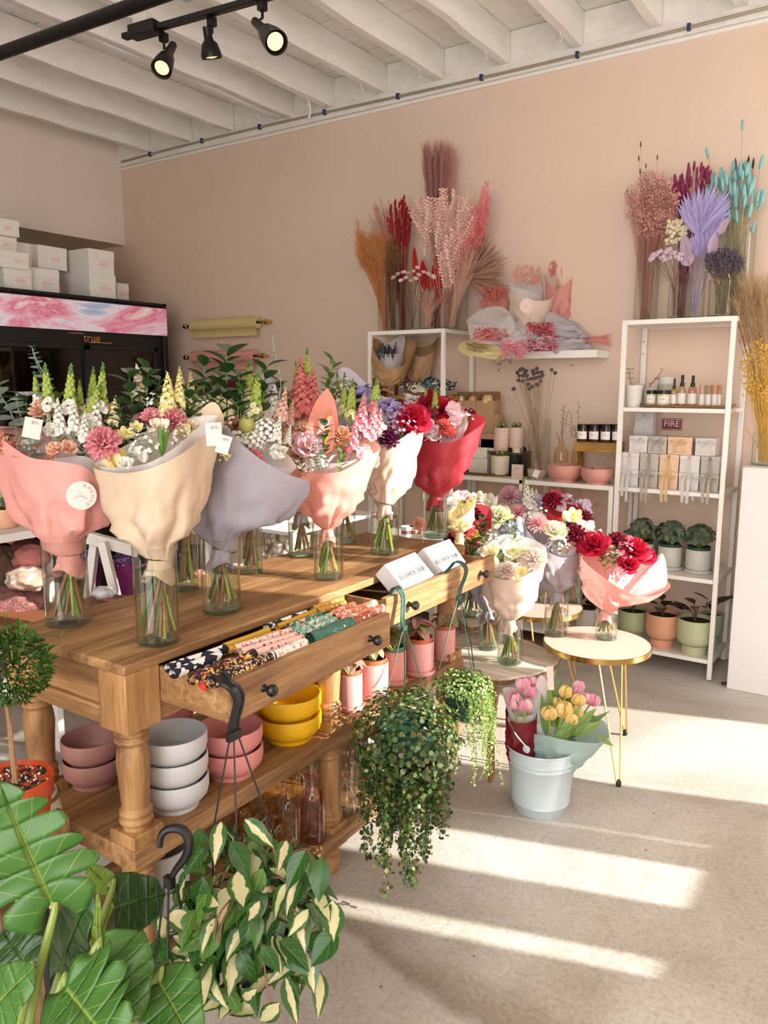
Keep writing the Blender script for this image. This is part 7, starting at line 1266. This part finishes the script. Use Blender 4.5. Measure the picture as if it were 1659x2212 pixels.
for (px, py) in [(420, 1860), (470, 1820), (560, 1800), (520, 1860), (610, 1850), (640, 1880), (690, 1900), (720, 1990), (700, 2050), (430, 1930), (400, 1990), (410, 2060), (450, 2100), (470, 2160), (520, 2180), (580, 2190), (560, 2130), (630, 2160), (690, 2150), (670, 2100), (650, 2010), (600, 1950), (480, 1960), (520, 1920), (560, 1960), (700, 1960), (630, 1930), (500, 2100), (620, 2090)]:
    p = at(px, py, d=dep(ctr) - .1); hleaf(b, p, (tocam(p) + V((0, 0, .2))), ru(.065, .085), random.choice([0, 0, 1, 3]))
b.build('foliage', [M_hc, M_hg, M_hd, M_hp], ho, True)
for i in range(26):
    p, n_ = blob_pts(1, ctr, .17, .17, .2, .8, -1)[0]; vb.tube(catmull([hc, hc.lerp(p, .5) + V((0, 0, .05)), p, p + V((n_.x * .02, n_.y * .02, -.03))], 8, False), .0018, 5)
vb.build('vines', M_vine, ho, True)
# free black hook of a second basket standing below
o = thing('hanging_basket', 'second black plastic basket with its empty hook upright beside the variegated plant', 'basket', at(370, 2130, d=1.42)); e0 = V(o.location)
H = [at(*q, d=1.42) for q in ((345, 1830), (348, 1806), (362, 1792), (382, 1789), (401, 1799), (409, 1825), (398, 1855), (380, 1878), (366, 1905))]
P_ = catmull(H, 26, False); q = MB(); q.tube(P_, [.005 + .004 * math.sin(PI * i / 25) for i in range(26)], 8); q.bc(tuple(P_[-1]), (.02, .012, .02)); q.build('hook', M_bplastic, o, True)
for pts in ([at(355, 1915, d=1.42), at(338, 2060, d=1.42), at(330, 2120, d=1.42)], [at(364, 1915, d=1.42), at(362, 2090, d=1.38)], [at(383, 1910, d=1.42), at(395, 2000, d=1.45), at(410, 2110, d=1.46)]): q = MB(); q.tube(pts, .002, 6); q.build('hanger_wire', M_bplastic, o, True)
basket_pot(o, at(370, 2130, d=1.42), .055, .08, M_bplastic)
b = MB(); [hleaf(b, p, n_, ru(.045, .065), random.choice([0, 1, 3, 3])) for p, n_ in blob_pts(34, at(370, 2080, d=1.45), .06, .06, .075, .4)]; b.build('foliage', [M_hc, M_hg, M_hd, M_hp], o, True)
# dense creeping plant and string plant on green hooks
M_cw = [mat('creeper_dark', '#2f4a22', .3, var=.35, scale=40, trans=.15), mat('creeper_mid', '#4a6a30', .35, var=.3, scale=40, trans=.2), mat('creeper_olive', '#6f6d3a', .45, var=.3, scale=40, trans=.2), mat('creeper_pale', '#93a878', .3, var=.2, scale=40, trans=.2)]
def rleaf(b, c, n_, r, m): 
    n_ = V(n_).normalized(); a = n_.orthogonal().normalized(); c2 = n_.cross(a); k = 6; pts = [c + (a * math.cos(i * 1.047) + c2 * math.sin(i * 1.047)) * r for i in range(k)]; b.add([c - n_ * r * .25] + pts, [(0, i + 1, (i + 1) % k + 1) for i in range(k)], m)
cc = at(878, 1575, x=-1.07); ho = thing('hanging_plant', 'dense dark green creeping plant in a hanging basket, trailing almost to the floor', 'hanging plant', cc)
hanger(ho, [V((-1.165, 1.755, .825)), at(851, 1270, x=-1.15), at(862, 1272, x=-1.13), at(871, 1290, x=-1.12), at(871, 1314, x=-1.115), at(870, 1342, x=-1.11), at(873, 1357, x=-1.11)], M_gplastic, [[at(833, 1507, x=-1.08), at(828, 1530, x=-1.07)], [at(875, 1500, x=-1.13), at(876, 1540, x=-1.13)], [at(905, 1450, x=-1.08), at(924, 1528, x=-1.04)]], .005)
basket_pot(ho, cc + V((0, 0, .02)), .085, .09, M_gplastic); b = MB()
for p, n_ in blob_pts(2300, cc + V((0, 0, -.03)), .158, .145, .15, .72, -1): rleaf(b, p + V((ru(-.01, .01), ru(-.01, .01), ru(-.01, .01))), n_ + V((ru(-.6, .6), ru(-.6, .6), ru(0, .9))), ru(.004, .0085), random.choice([0, 0, 1, 1, 2, 3 if rnd() < .5 else 0]))
for i in range(95):
    a = ru(0, 2 * PI); q = math.sqrt(rnd()); s = cc + V((math.cos(a) * q * .13 + .0, math.sin(a) * q * .12, -.12)); L = ru(.05, .3) * (1.15 - .7 * abs(math.cos(a) * q)) ; L = L if i % 6 else L * 1.3; pts = [s]
    L = min(L, s.z - .05)
    while pts[-1].z > s.z - L: pts.append(pts[-1] + V((ru(-.006, .006), ru(-.006, .006), -.014)))
    b.tube(pts, .0008, 3, 2, cap=False)
    for c in pts: [rleaf(b, c + V((ru(-.012, .012), ru(-.012, .012), ru(-.006, .006))), V((ru(-1, 1), ru(-1, 1), ru(-.2, 1))), ru(.0035, .0075), random.choice([0, 1, 1, 2, 2, 0])) for k in range(3)]
tag(b.build('foliage', M_cw, ho, True, ang=0), kind='stuff')
b = MB(); c = at(801, 1602, d=dep(cc) - .15)
for k in range(5): b.ball(tuple(c + V((ru(-.006, .006), 0, ru(-.005, .005)))), .004, 0, 6, 4)
b.build('white_flower', M_white, ho, True)
cc = at(1000, 1482, x=-1.07); ho = thing('hanging_plant', 'light green string plant in a small dark green hanging pot by the slab table', 'hanging plant', cc)
hanger(ho, [V((-1.165, 2.04, .82)), at(972, 1226, x=-1.15), at(983, 1214, x=-1.13), at(997, 1216, x=-1.12), at(1007, 1230, x=-1.115), at(1003, 1250, x=-1.11), at(995, 1270, x=-1.11), at(992, 1290, x=-1.11)], M_gplastic, [[at(965, 1380, x=-1.1), at(948, 1445, x=-1.1)], [at(1005, 1360, x=-1.07), at(1023, 1470, x=-1.02)], [at(1016, 1380, x=-1.09), at(1024, 1445, x=-1.1)]], .005)
basket_pot(ho, cc, .066, .095, M_gplastic); b = MB(); Ms = [mat('string_light', '#a5bd6e', .4, var=.2, scale=40, trans=.2), mat('string_mid', '#6f8f45', .4, var=.25, scale=40, trans=.2), mat('string_dark', '#3f5a30', .4, var=.25, scale=40)]
for p, n_ in blob_pts(1100, cc + V((0, 0, .005)), .095, .095, .045, .45, -.3): rleaf(b, p, n_ + V((ru(-.8, .8), ru(-.8, .8), ru(0, .8))), ru(.0025, .0055), random.choice([0, 0, 1, 2]))
for i in range(52):
    a = ru(0, 2 * PI) if i % 2 else ru(-.9, .6); s = cc + V((math.cos(a) * .078, math.sin(a) * .078, .01)); L = ru(.04, .16) if i % 3 else ru(.15, .3); pts = [s]
    while pts[-1].z > s.z - L: pts.append(pts[-1] + V((ru(-.005, .005) + .001 * math.cos(a), ru(-.005, .005), -.009)))
    b.tube(pts, .0007, 3, 0, cap=False)
    for c in pts: [rleaf(b, c + V((ru(-.006, .006), ru(-.006, .006), 0)), V((ru(-1, 1), ru(-1, 1), ru(-.2, 1))), ru(.002, .0045), random.choice([0, 0, 1])) for k in range(2)]
tag(b.build('foliage', Ms, ho, True, ang=0), kind='stuff')
# ================================================================ TOPIARY, JUG AND MONSTERA IN THE FOREGROUND
dT = 1.52; pc = at(22, 1682, d=dT); zp = pc.z
o = thing('topiary_tree', 'small ball topiary in a terracotta-coloured plastic pot at the left edge', 'potted plant', (pc.x, pc.y, zp - .11)); kx = dT / F; R_ = 88 * kx
b = MB(); b.lathe([(0, 0), (R_ * .78, 0), (R_ * .8, .004), (R_ * .93, .078), (R_ * .97, .08), (R_, .11), (R_ * .95, .112), (R_ * .93, .1), (0, .1)], 40); b.build('pot', mat('orange_plastic', '#b3461f', .4, var=.06), o)
b = MB(); b.grid(lambda u, v: (R_ * .93 * v * math.cos(2 * PI * u), R_ * .93 * v * math.sin(2 * PI * u), .1 + .006 * noise.noise(V((u * 20, v * 9, 0)))), 32, 8, wrap=True); b.build('soil', mat('soil', '#2a1d15'), o)
b = MB()
for i in range(160): a = ru(0, 6.28); q = R_ * .88 * math.sqrt(rnd()); b.ball((q * math.cos(a), q * math.sin(a), .103), ru(.0012, .003), i % 2, 5, 3)
tag(b.build('perlite', [M_white, M_brown], o), kind='stuff')
q = MB(); ex = cR * (40 * kx); w3 = cR * .012; q.grid(lambda u, v: V((pc.x, pc.y, zp - .05)) + cR * (.055 + .02 * (u - .5)) - cH * (R_ * .97 - .012) * .75 + V((0, 0, -.012 * v)) - cH * .0, 1, 1); 
wt = [at(13, 1515, d=dT), at(20, 1560, d=dT), at(24, 1610, d=dT), at(30, 1660, d=dT), at(33, 1692, d=dT - .01)]; b = MB(); b.tube(wt, [.004, .0045, .005, .0055, .006], 8); b.tube([p + V((.005, 0, 0)) for p in wt[1:]], .0025, 6); b.build('trunk', M_('twig_bark', '#8a6a4a', .8, bump=.5, bscale=120), o, True)
bc = at(28, 1440, d=dT); b = MB(); Mt = [mat('topiary_a', '#37601f', .4, var=.25, scale=30, trans=.2), mat('topiary_b', '#55802c', .4, var=.25, scale=30, trans=.2), mat('topiary_c', '#24421a', .45, var=.25, scale=30, trans=.15)]
for p, n_ in blob_pts(1900, bc, 80 * kx, 80 * kx, 78 * kx, .62): t = (n_ + V((ru(-.9, .9), ru(-.9, .9), ru(-.6, .9)))).normalized(); leaf(b, p, p + t * ru(.010, .017), t.orthogonal() + V((0, 0, .6)), .0032, random.choice([0, 0, 1, 2]), nu=2, nv=2)
for k in range(16):
    s = bc + V((ru(-.5, 1), ru(-.5, .5), 1)).normalized() * 78 * kx; e = s + V((ru(0, 1), 0, ru(.2, .9))).normalized() * ru(.015, .03) if k else at(128, 1375, d=dT); b.tube([bc, s, e], .0008, 4, 0)
    for j in range(7): c = s.lerp(e, j / 6); leaf(b, c, c + V((ru(-1, 1), ru(-1, 1), ru(0, 1))).normalized() * .014, (0, 0, 1), .003, 1, nu=2, nv=2)
tag(b.build('foliage', Mt, o, True, ang=0), kind='stuff')
sp0 = V((pc.x, pc.y, 0)); o2 = thing('plant_stool', 'small dark stool under the topiary pot', 'stool', sp0); b = MB(); b.lathe([(0, zp - .13), (.1, zp - .13), (.1, zp - .111), (0, zp - .111)], 32); b.build('seat', WN, o2)
for k in range(3): a = k * 2.09; b = MB(); b.tube([(math.cos(a) * .07, math.sin(a) * .07, zp - .13), (math.cos(a) * .1, math.sin(a) * .1, 0)], .012, 10); b.build('leg', M_bplastic, o2)
b = MB(); b.lathe([(0, 0), (.05, 0), (.052, .2), (.045, .24), (.042, .24), (.04, .2), (0, .19)], 28); jp = at(88, 1920, d=1.66); tag(b.build('stoneware_jug', M_('off_white_pot', '#e4ddd2', .5), loc=(jp.x, jp.y, max(0, jp.z - .02))), 'off-white crock seen through the splits of the big monstera leaf', 'crock')
jb = MB(); jb.lathe([(0, 0), (.08, 0), (.08, max(.01, jp.z - .021)), (0, max(.01, jp.z - .021))], 24); tag(jb.build('plant_stand', wood('stand_wood', '#4a3320', '#6d4e31', '#8a6a48', 2), loc=(jp.x, jp.y, 0)), 'low round wooden stand carrying the off-white crock', 'stand')  # stand in plain dark brown wood grain
q = MB(); q.tube([jp + V((0, 0, max(0, 0))) + V((.05 * math.cos(a), .05 * math.sin(a), .21)) for a in [i * .35 for i in range(19)]], .004, 6); tag(q.build('rope', M_('jute_rope', '#8a6a44', .9, bump=.6, bscale=200)), 'jute rope wound around the neck of the off-white crock', 'rope')
M_mon = leafmat('monstera', '#44702e', '#86a04c', 6, rough=.28, stripe=.04, trans=.25, var=.22); M_mond = leafmat('monstera_dark', '#28491f', '#55763a', 6, rough=.28, stripe=.04, trans=.15, var=.22); M_monl = leafmat('monstera_lime', '#6e8a30', '#99ab58', 6, rough=.3, stripe=.04, trans=.35, var=.15)
def monstera(parent, base, tip, nrm, hw, m, split=.0, lobes=6, curl=.12, fold=.12, asym=1.0, root=None):
    b = MB(); base, tip = V(base), V(tip); ax = tip - base; L = ax.length; ax /= L; n = V(nrm); n = (n - ax * n.dot(ax)).normalized(); s = ax.cross(n); ph = ru(0, 9)
    prof = lambda v: (min(1, (max(0, v) + .03) * 4.2) ** .55) * (max(0, 1 - v ** 2.1)) ** .75
    def pos(sd, u, v):
        w = prof(v) * hw * (asym if sd > 0 else 1); vv = v + .20 * u * (0.55 - 0 * v) * (1 - v) - .30 * u ** 1.6 * (1 - v) ** 3
        z = fold * u * w - curl * L * (vv - .25) ** 2 - .35 * w * u ** 2.5 * curl * 2 + .010 * hw / .1 * math.sin(v * 16 + ph) * u
        return base + ax * (L * vv) + s * (sd * u * w) + n * z
    for sd in (-1, 1):
        for k in range(lobes):
            va, vb_ = k / lobes, (k + 1) / lobes; sp_ = split * (1 if 0 < k < lobes else .6)
            def fn(uu, tt, va=va, vb_=vb_):
                u = uu; g = 0
                if sp_ and u > .45: g = min(.42, ((u - .45) / .55) ** .8 * sp_ * .17 + (max(0, u - .72) / .28) ** 2.5 * .2)
                lo = 0 if (k == 0) else g; hi = 0 if k == lobes - 1 else g; t2 = lo + (1 - lo - hi) * tt
                v = va + (vb_ - va) * t2; return pos(sd, u, v)
            st = len(b.v); b.grid(fn, 9, 5); 
            for j in range(6):
                for i in range(10): b.uv[st + j * 10 + i] = (sd * i / 9, va + (vb_ - va) * j / 5)
    lf = b.build('leaf', m, parent, True, ang=0); sm = lf.modifiers.new('thick', 'SOLIDIFY'); sm.thickness = .0012
    q = MB(); q.tube([base - n * .001 + ax * L * t - n * (curl * L * (t - .25) ** 2 + .0006) for t in [0, .2, .4, .6, .8, .95]], [.0026, .0022, .0018, .0014, .001, .0005], 6); q.build('midrib', M_monl, lf, True)
    if root is not None: q = MB(); q.tube(catmull([V(root), V(root).lerp(base, .6) + V((0, 0, .04)), base - ax * .01, base], 10, False), [.006] * 6 + [.005, .004, .0035, .003], 8); q.build('petiole', M_monl, parent, True)
mr = V((-.86, .40, .30)); mo_ = thing('monstera_plant', 'large monstera with split glossy leaves filling the bottom left corner', 'potted plant', (mr.x, mr.y, 0))
b = MB(); b.lathe([(0, 0), (.1, 0), (.13, .24), (.135, .24), (.13, .25), (.12, .235), (0, .235)], 36); b.build('pot', M_bplastic, mo_); rt_ = V((mr.x, mr.y, .24))
up_ = lambda k, r=0, f_=.0: (-cF * k + V((0, 0, 1)) * .6 + cR * r).normalized()
for bx, by, bd, tx, ty, td, hw, m, sp_, r, as_ in [
    (112, 1955, 1.02, -5, 1700, .98, 128, M_mon, 1.0, .05, 1.0), (245, 1960, 1.2, 352, 1930, 1.14, 66, M_mond, 0, .2, 1.2), (235, 1915, 1.2, 185, 1868, 1.24, 26, M_monl, 0, 0, 1),
    (128, 2105, 1.08, 180, 1940, 1.02, 78, M_mond, 0, -.3, 1), (215, 2060, 1.0, 300, 2195, .95, 98, M_mon, 0, .3, 1.1), (222, 2140, 1.02, 200, 1935, 1.02, 30, M_monl, 0, -.8, .6),
    (140, 2130, .98, 260, 2290, .86, 128, M_mon, .75, 0, 1), (-35, 2200, .98, 68, 2090, .95, 70, M_mon, 0, -.2, 1), (345, 2120, 1.0, 420, 2260, .92, 74, M_mon, 0, .1, 1), (340, 2135, 1.04, 425, 2105, 1.03, 24, M_monl, 0, .2, 1),
    (60, 2085, 1.15, 0, 2010, 1.18, 60, M_mond, 0, 0, 1), (300, 2170, 1.1, 330, 2060, 1.14, 50, M_mond, 0, 0, 1)]:
    B_ = at(bx, by, d=bd); T_ = at(tx, ty, d=td); monstera(mo_, B_, T_, up_(.9, r), hw * bd / F, m, sp_, 6, .12, .1, as_, rt_ + V((ru(-.03, .03), ru(-.03, .03), 0)))
# ================================================================ CLUTTER BEHIND THE TABLE
M_wk = M_('white_painted_wood', '#e4dfd8', .5); dC = 2.9
def tl(px, py, d=dC): return at(px, py, d=d)
zW = at(30, 1136, x=-2.75).z
o = thing('storage_rack', 'low white storage rack behind the table at the left, textiles on it', 'rack', (-2.9, 1.3, 0)); b = MB(); b.box(-3.15, -2.62, .5, 1.70, zW - .03, zW); b.build('shelf', M_wk, o, True, bevel=.002); b = MB(); b.box(-3.15, -2.62, .5, 1.70, .46, .49); b.build('shelf', M_wk, o, True, bevel=.002)
for x in (-3.13, -2.66):
    for y in (.52, 1.67): b = MB(); b.box(x, x + .03, y, y + .025, 0, zW - .03); b.build('leg', M_wk, o, True)
x_ = at(8, 1110, x=-2.75); q = cylpot((-2.75, x_.y, zW + .001), .045, .07, 'potted_succulent', M_peach, 'peach pot with a pale succulent on the white rack, left edge', 'potted plant', False); tuft(16, .05, .075, .03, .05, .3, 0, up=.8, fold=.3).build('foliage', [M_('succulent', '#a9b88a', .5), M_stem], q)
b = MB(); x_ = at(50, 1100, x=-2.9); b.box(-3.05, -2.8, x_.y - .08, x_.y + .12, zW + .001, zW + .15); tag(b.build('storage_box', M_('grey_box', '#8f8a86', .7), bevel=.004), 'grey box on the white rack behind the pink bouquet', 'box')
def lump(px, py, rx, ry, m, lab, name, cat, d=dC, amp=.25, fr_=14, knit=0):
    c = tl(px, py, d); kx = d / F; b = MB(); ph = ru(0, 9)
    def fn(u, v):
        a = 2 * PI * u; t = PI * v; n_ = V((math.sin(t) * math.cos(a), math.sin(t) * math.sin(a), -math.cos(t))); k = 1 + amp * noise.noise(n_ * 2.2 + V((ph, 0, 0))) + (.06 * math.sin(u * knit * 6.28) * math.sin(v * knit * 3) if knit else .05 * noise.noise(n_ * 7))
        return cR * (n_.x * rx * kx * k) + cH * (n_.y * rx * kx * .8 * k) + V((0, 0, n_.z * ry * kx * k))
    b.grid(fn, 40, 22, wrap=True); return tag(b.build(name, m, loc=c), lab, cat)
M_knit = M_('mauve_knit', '#8a5a55', .95, bump=1, bscale=90); lump(45, 1318, 62, 42, M_knit, 'chunky mauve knitted beanie at the bottom of the textile pile', 'knitted_hat', 'hat', knit=9); lump(20, 1290, 35, 24, M_knit, 'second mauve knit folded behind the chunky one', 'knitted_hat', 'hat', 3.0, knit=7)
M_stripe = pattern('striped_linen', '#a08674', ['#cfc0b2'], 20, .3); lump(62, 1250, 46, 26, M_stripe, 'striped linen cushion in the textile pile', 'cushion', 'cushion', 2.85); lump(68, 1205, 40, 26, M_('rose_felt', '#9a5a52', .9), 'dusty rose felt hat on the striped cushion', 'felt_hat', 'hat', 2.9); lump(60, 1180, 36, 14, M_('wine_knit', '#5a1c22', .95), 'dark wine red knit at the top of the pile', 'knitted_hat', 'hat', 2.95)
lump(25, 1158, 48, 16, M_('peach_wrap', '#c98f78', .4), 'peach cloth in clear plastic on the top of the pile', 'wrapped_cloth', 'cloth', 3.0); lump(5, 1225, 30, 45, M_('brown_basket', '#5e4634', .9, bump=1, bscale=60), 'brown woven cloth at the far left of the pile', 'woven_cloth', 'cloth', 3.05)
b = MB(); c = tl(85, 1335, 2.75); b.box(-.25, .2, -.12, .25, -.1, 0); tag(b.build('wooden_crate', M_('crate_red_wood', '#7c4a2c', .6), loc=c, bevel=.003), 'reddish wooden crate under the knitted hats', 'crate')
# trestle, purple pots
o = thing('white_trestle', 'white painted A-frame trestle behind the two nearest vases', 'trestle', tl(235, 1290, 3.0))
for pts, w_ in (([tl(222, 1172, 3.0), tl(256, 1310, 3.0)], .014), ([tl(205, 1172, 3.05), tl(190, 1300, 3.05)], .014)):
    b = MB(); M_r = frame(pts[0], pts[1] - pts[0], x=cR); L = (pts[1] - pts[0]).length; b.box(-w_, w_, -.02, .02, 0, L, 0, M_r); b.build('leg', M_wk, o, True)
b = MB(); M_r = frame(tl(188, 1160, 3.02), tl(298, 1190, 3.1) - tl(188, 1160, 3.02), x=(0, 0, 1)); b.box(-.022, .022, -.03, .03, 0, (tl(298, 1190, 3.1) - tl(188, 1160, 3.02)).length, 0, M_r); b.build('beam', M_wk, o, True, bevel=.002)
for px, py, rx, h, lab in [(264, 1290, 30, 75, 'purple paper-wrapped pot of violet flowers behind the cream bouquet\'s vase'), (203, 1270, 18, 60, 'purple paper-wrapped pot partly behind the trestle')]:
    c = tl(px, py, 3.15); k = 3.15 / F; o = thing('wrapped_flowerpot', lab, 'potted plant', c); b = MB(); ph = ru(0, 9); b.grid(lambda u, v: ((rx * k * (.75 + .3 * v + .05 * math.sin(u * 40))) * math.cos(2 * PI * u), (rx * k * (.75 + .3 * v + .05 * math.sin(u * 40))) * math.sin(2 * PI * u), h * k * v + .008 * v * math.sin(u * 25 + ph)), 40, 6, wrap=True); b.build('paper_wrap', P_plum, o)
    fm = flower('filler', ['#8a4aa6', '#b58ad0'])
    for i in range(8): a = ru(0, 6.28); inst('filler_blossom', fm, o, frame((math.cos(a) * rx * k * .6, math.sin(a) * rx * k * .6, h * k + ru(0, .02)), (math.cos(a) * .4, math.sin(a) * .4, 1), .035))
b = MB(); c = tl(232, 1300, 2.85); b.box(-.1, .1, -.06, .1, -.05, 0); tag(b.build('wooden_crate', MATS['crate_red_wood'], loc=c, rot=(0, 0, .5), bevel=.003), 'small wooden crate edge with clear plastic bags behind the table', 'crate'); lump(222, 1280, 26, 13, glass('plastic_film', (.8, .8, .82), 1, .15, 1.5, .5), 'crumpled clear plastic bag in the small crate', 'plastic_bag', 'bag', 2.85)
b = MB(); c = tl(395, 1240, 3.9); b.box(-.3, .25, -.1, .15, -c.z, .12); tag(b.build('dark_cabinet', M_('dark_blue_panel', '#1b1f2b', .6), loc=c, rot=(0, 0, .6), bevel=.004), 'dark blue black cabinet behind the middle vases', 'cabinet')
lump(430, 1238, 13, 8, P_blush, 'crumpled blush paper scrap at the back edge of the table', 'paper_scrap', 'paper', dep(at(430, 1246, z=.855)))
o = thing('display_cart', 'white metal cart behind the table, holding a wicker basket', 'cart', (-2.35, 2.75, 0)); b = MB()
for x in (-2.6, -2.1):
    for y in (2.45, 3.05): b.box(x - .012, x + .012, y - .012, y + .012, 0, .8)
b.build('frame', M_white, o, True, bevel=.002)
for z in (.25, .62, .8): b = MB(); b.box(-2.61, -2.09, 2.44, 3.06, z - .015, z); b.build('shelf', M_white, o, True, bevel=.001)
def wicker(): 
    m, t, b = nt('wicker'); tc = t.nodes.new('ShaderNodeTexCoord'); wv = N(t, 'ShaderNodeTexVoronoi', Scale=38.0); t.links.new(tc.outputs['Object'], wv.inputs['Vector']); c = ramp(t, wv.outputs['Distance'], [(0, '#d9cdbb'), (.5, '#a39380'), (.8, '#5e5042')]); t.links.new(c, b.inputs['Base Color']); bp = N(t, 'ShaderNodeBump', Strength=1, Distance=.02); bp.invert = True; t.links.new(wv.outputs['Distance'], bp.inputs['Height']); t.links.new(bp.outputs[0], b.inputs['Normal']); return m
p = at(608, 1185, y=2.6); b = MB(); b.lathe([(0, 0), (.09, 0), (.1, .02), (.105, .145), (.1, .152), (.09, .145), (0, .1)], 32); tag(b.build('wicker_basket', wicker(), loc=(-2.28, 2.62, .6205)), 'grey braided wicker basket on the white cart behind the lilac bouquet', 'basket')
for i, (px, lab) in enumerate([(880, 'glass jar of dried petals with a white lid behind the beige bouquet, left'), (898, 'glass jar of golden dried flowers with a white lid, right of the petal jar')]):
    c = at(px, 1116, d=3.3); o = thing('lidded_jar', lab, 'jar', (c.x, c.y, .7505)); b = MB(); b.lathe([(0, 0), (.026, 0), (.026, .05), (0, .05)], 24); b.build('petals', pattern('petal_mix%d' % i, ['#a3525a', '#b08a4a'][i], ['#e7c9a8', '#6a2a30'], 90, .35), o); b = MB(); b.lathe([(0, .05), (.028, .05), (.028, .066), (0, .066)], 24); b.build('lid', M_white, o); b = MB(); b.lathe([(.0268, .008), (.0268, .036)], 20); b.build('label', M_lab, o)
c = at(888, 1116, d=3.3); o = thing('display_cube', 'low grey display table behind the far end of the console table', 'table', (c.x, c.y, 0)); b = MB(); b.box(-.25, .2, -.12, .3, .72, .75); b.build('tabletop', M_('grey_top', '#b5b1ad', .5), o, bevel=.002)
for s in ((-.22, -.1), (.17, -.1), (-.22, .27), (.17, .27)): b = MB(); b.box(s[0] - .012, s[0] + .012, s[1] - .012, s[1] + .012, 0, .72); b.build('leg', M_white, o)
# flowers standing inside the fridge
for i, (px, py) in enumerate([(60, 860), (50, 930), (160, 900)]):
    c = at(px, py, x=-4.85); o = thing('fridge_bouquet', ['white bouquet standing behind the left fridge door', 'lower white bouquet behind the left fridge door', 'green and white bouquet behind the door frame of the fridge'][i], 'bouquet', (c.x, c.y, c.z))
    for k in range(7): inst('hydrangea', flower('hydra', [W1]), o, frame((ru(-.06, .06), ru(-.1, .1), ru(-.12, .14)), (1, ru(-.5, .5), .4), .05)); 
    for k in range(5): inst('leaf_branch', flower('leafy', [W1]), o, frame((ru(-.06, .06), ru(-.12, .12), ru(-.1, .1)), (.3, ru(-.5, .5), 1), .1))
    b = MB(); b.lathe([(0, -.3), (.06, -.3), (.07, -.1), (0, -.1)], 20); b.build('vase', M_bplastic, o)
b = MB(); c = at(905, 1131, d=2.75); o = thing('carnation_bloom', 'single peach carnation bloom between the beige and red bouquets\' vases', 'flower', c); inst('carnation', flower('carnation', [PE, '#e6a596']), o, frame((0, 0, 0), (-cF + V((0, 0, .4))), 18 * 2.75 / F)); b.tube([(0, 0, 0), (0.02, .02, -.12), (.03, .03, -.29)], .002, 5); b.build('stem', M_st[0], o)
# seals on wraps: set on the paper surface where the sight line meets it
bpy.context.view_layer.update(); dg = bpy.context.evaluated_depsgraph_get()
for px, py, r, par in SEALS:
    r_ = ray(px, py); hit, loc, nrm, idx, ob, _ = SC.ray_cast(dg, EYE, r_.normalized())
    if hit:
        if nrm.dot(-r_) < 0: nrm = -nrm
        root = ob
        while root.parent: root = root.parent
        k = r * dep(loc) / F; M = frame(loc + nrm * .0025, nrm, 1, 0, x=cR); pm = parent_matrix(root).inverted()
        b = MB(); b.lathe([(0, 0), (k, 0), (k, .0006), (0, .0006)], 28); c = inst('round_seal', b.mesh('round_seal', mat('seal_pale', '#e2c8bf', .6, var=.02)), root, pm @ M)
        for i, ch in enumerate('ROCOCO'): a = math.radians(70 - i * 26); mesh_text(ch, k * .3, mat('gold_print', '#8f7560', .5), c, Matrix.Translation((math.cos(a) * k * .72, math.sin(a) * k * .72, .001)) @ Matrix.Rotation(a - PI / 2, 4, 'Z'))
        b = MB(); [b.tube([(-k * .5 + i * k * .1, -k * .3 + k * .08 * i, .001), (-k * .1 + i * k * .06, k * .2 - i * k * .1, .0012), (k * .35, -k * .3 + i * .04 * k, .001)], .0003, 3) for i in range(5)]; inst('line_drawing', b.mesh('line_drawing', mat('pink_line', '#cf9a90', .6)), c, Matrix.Identity(4))
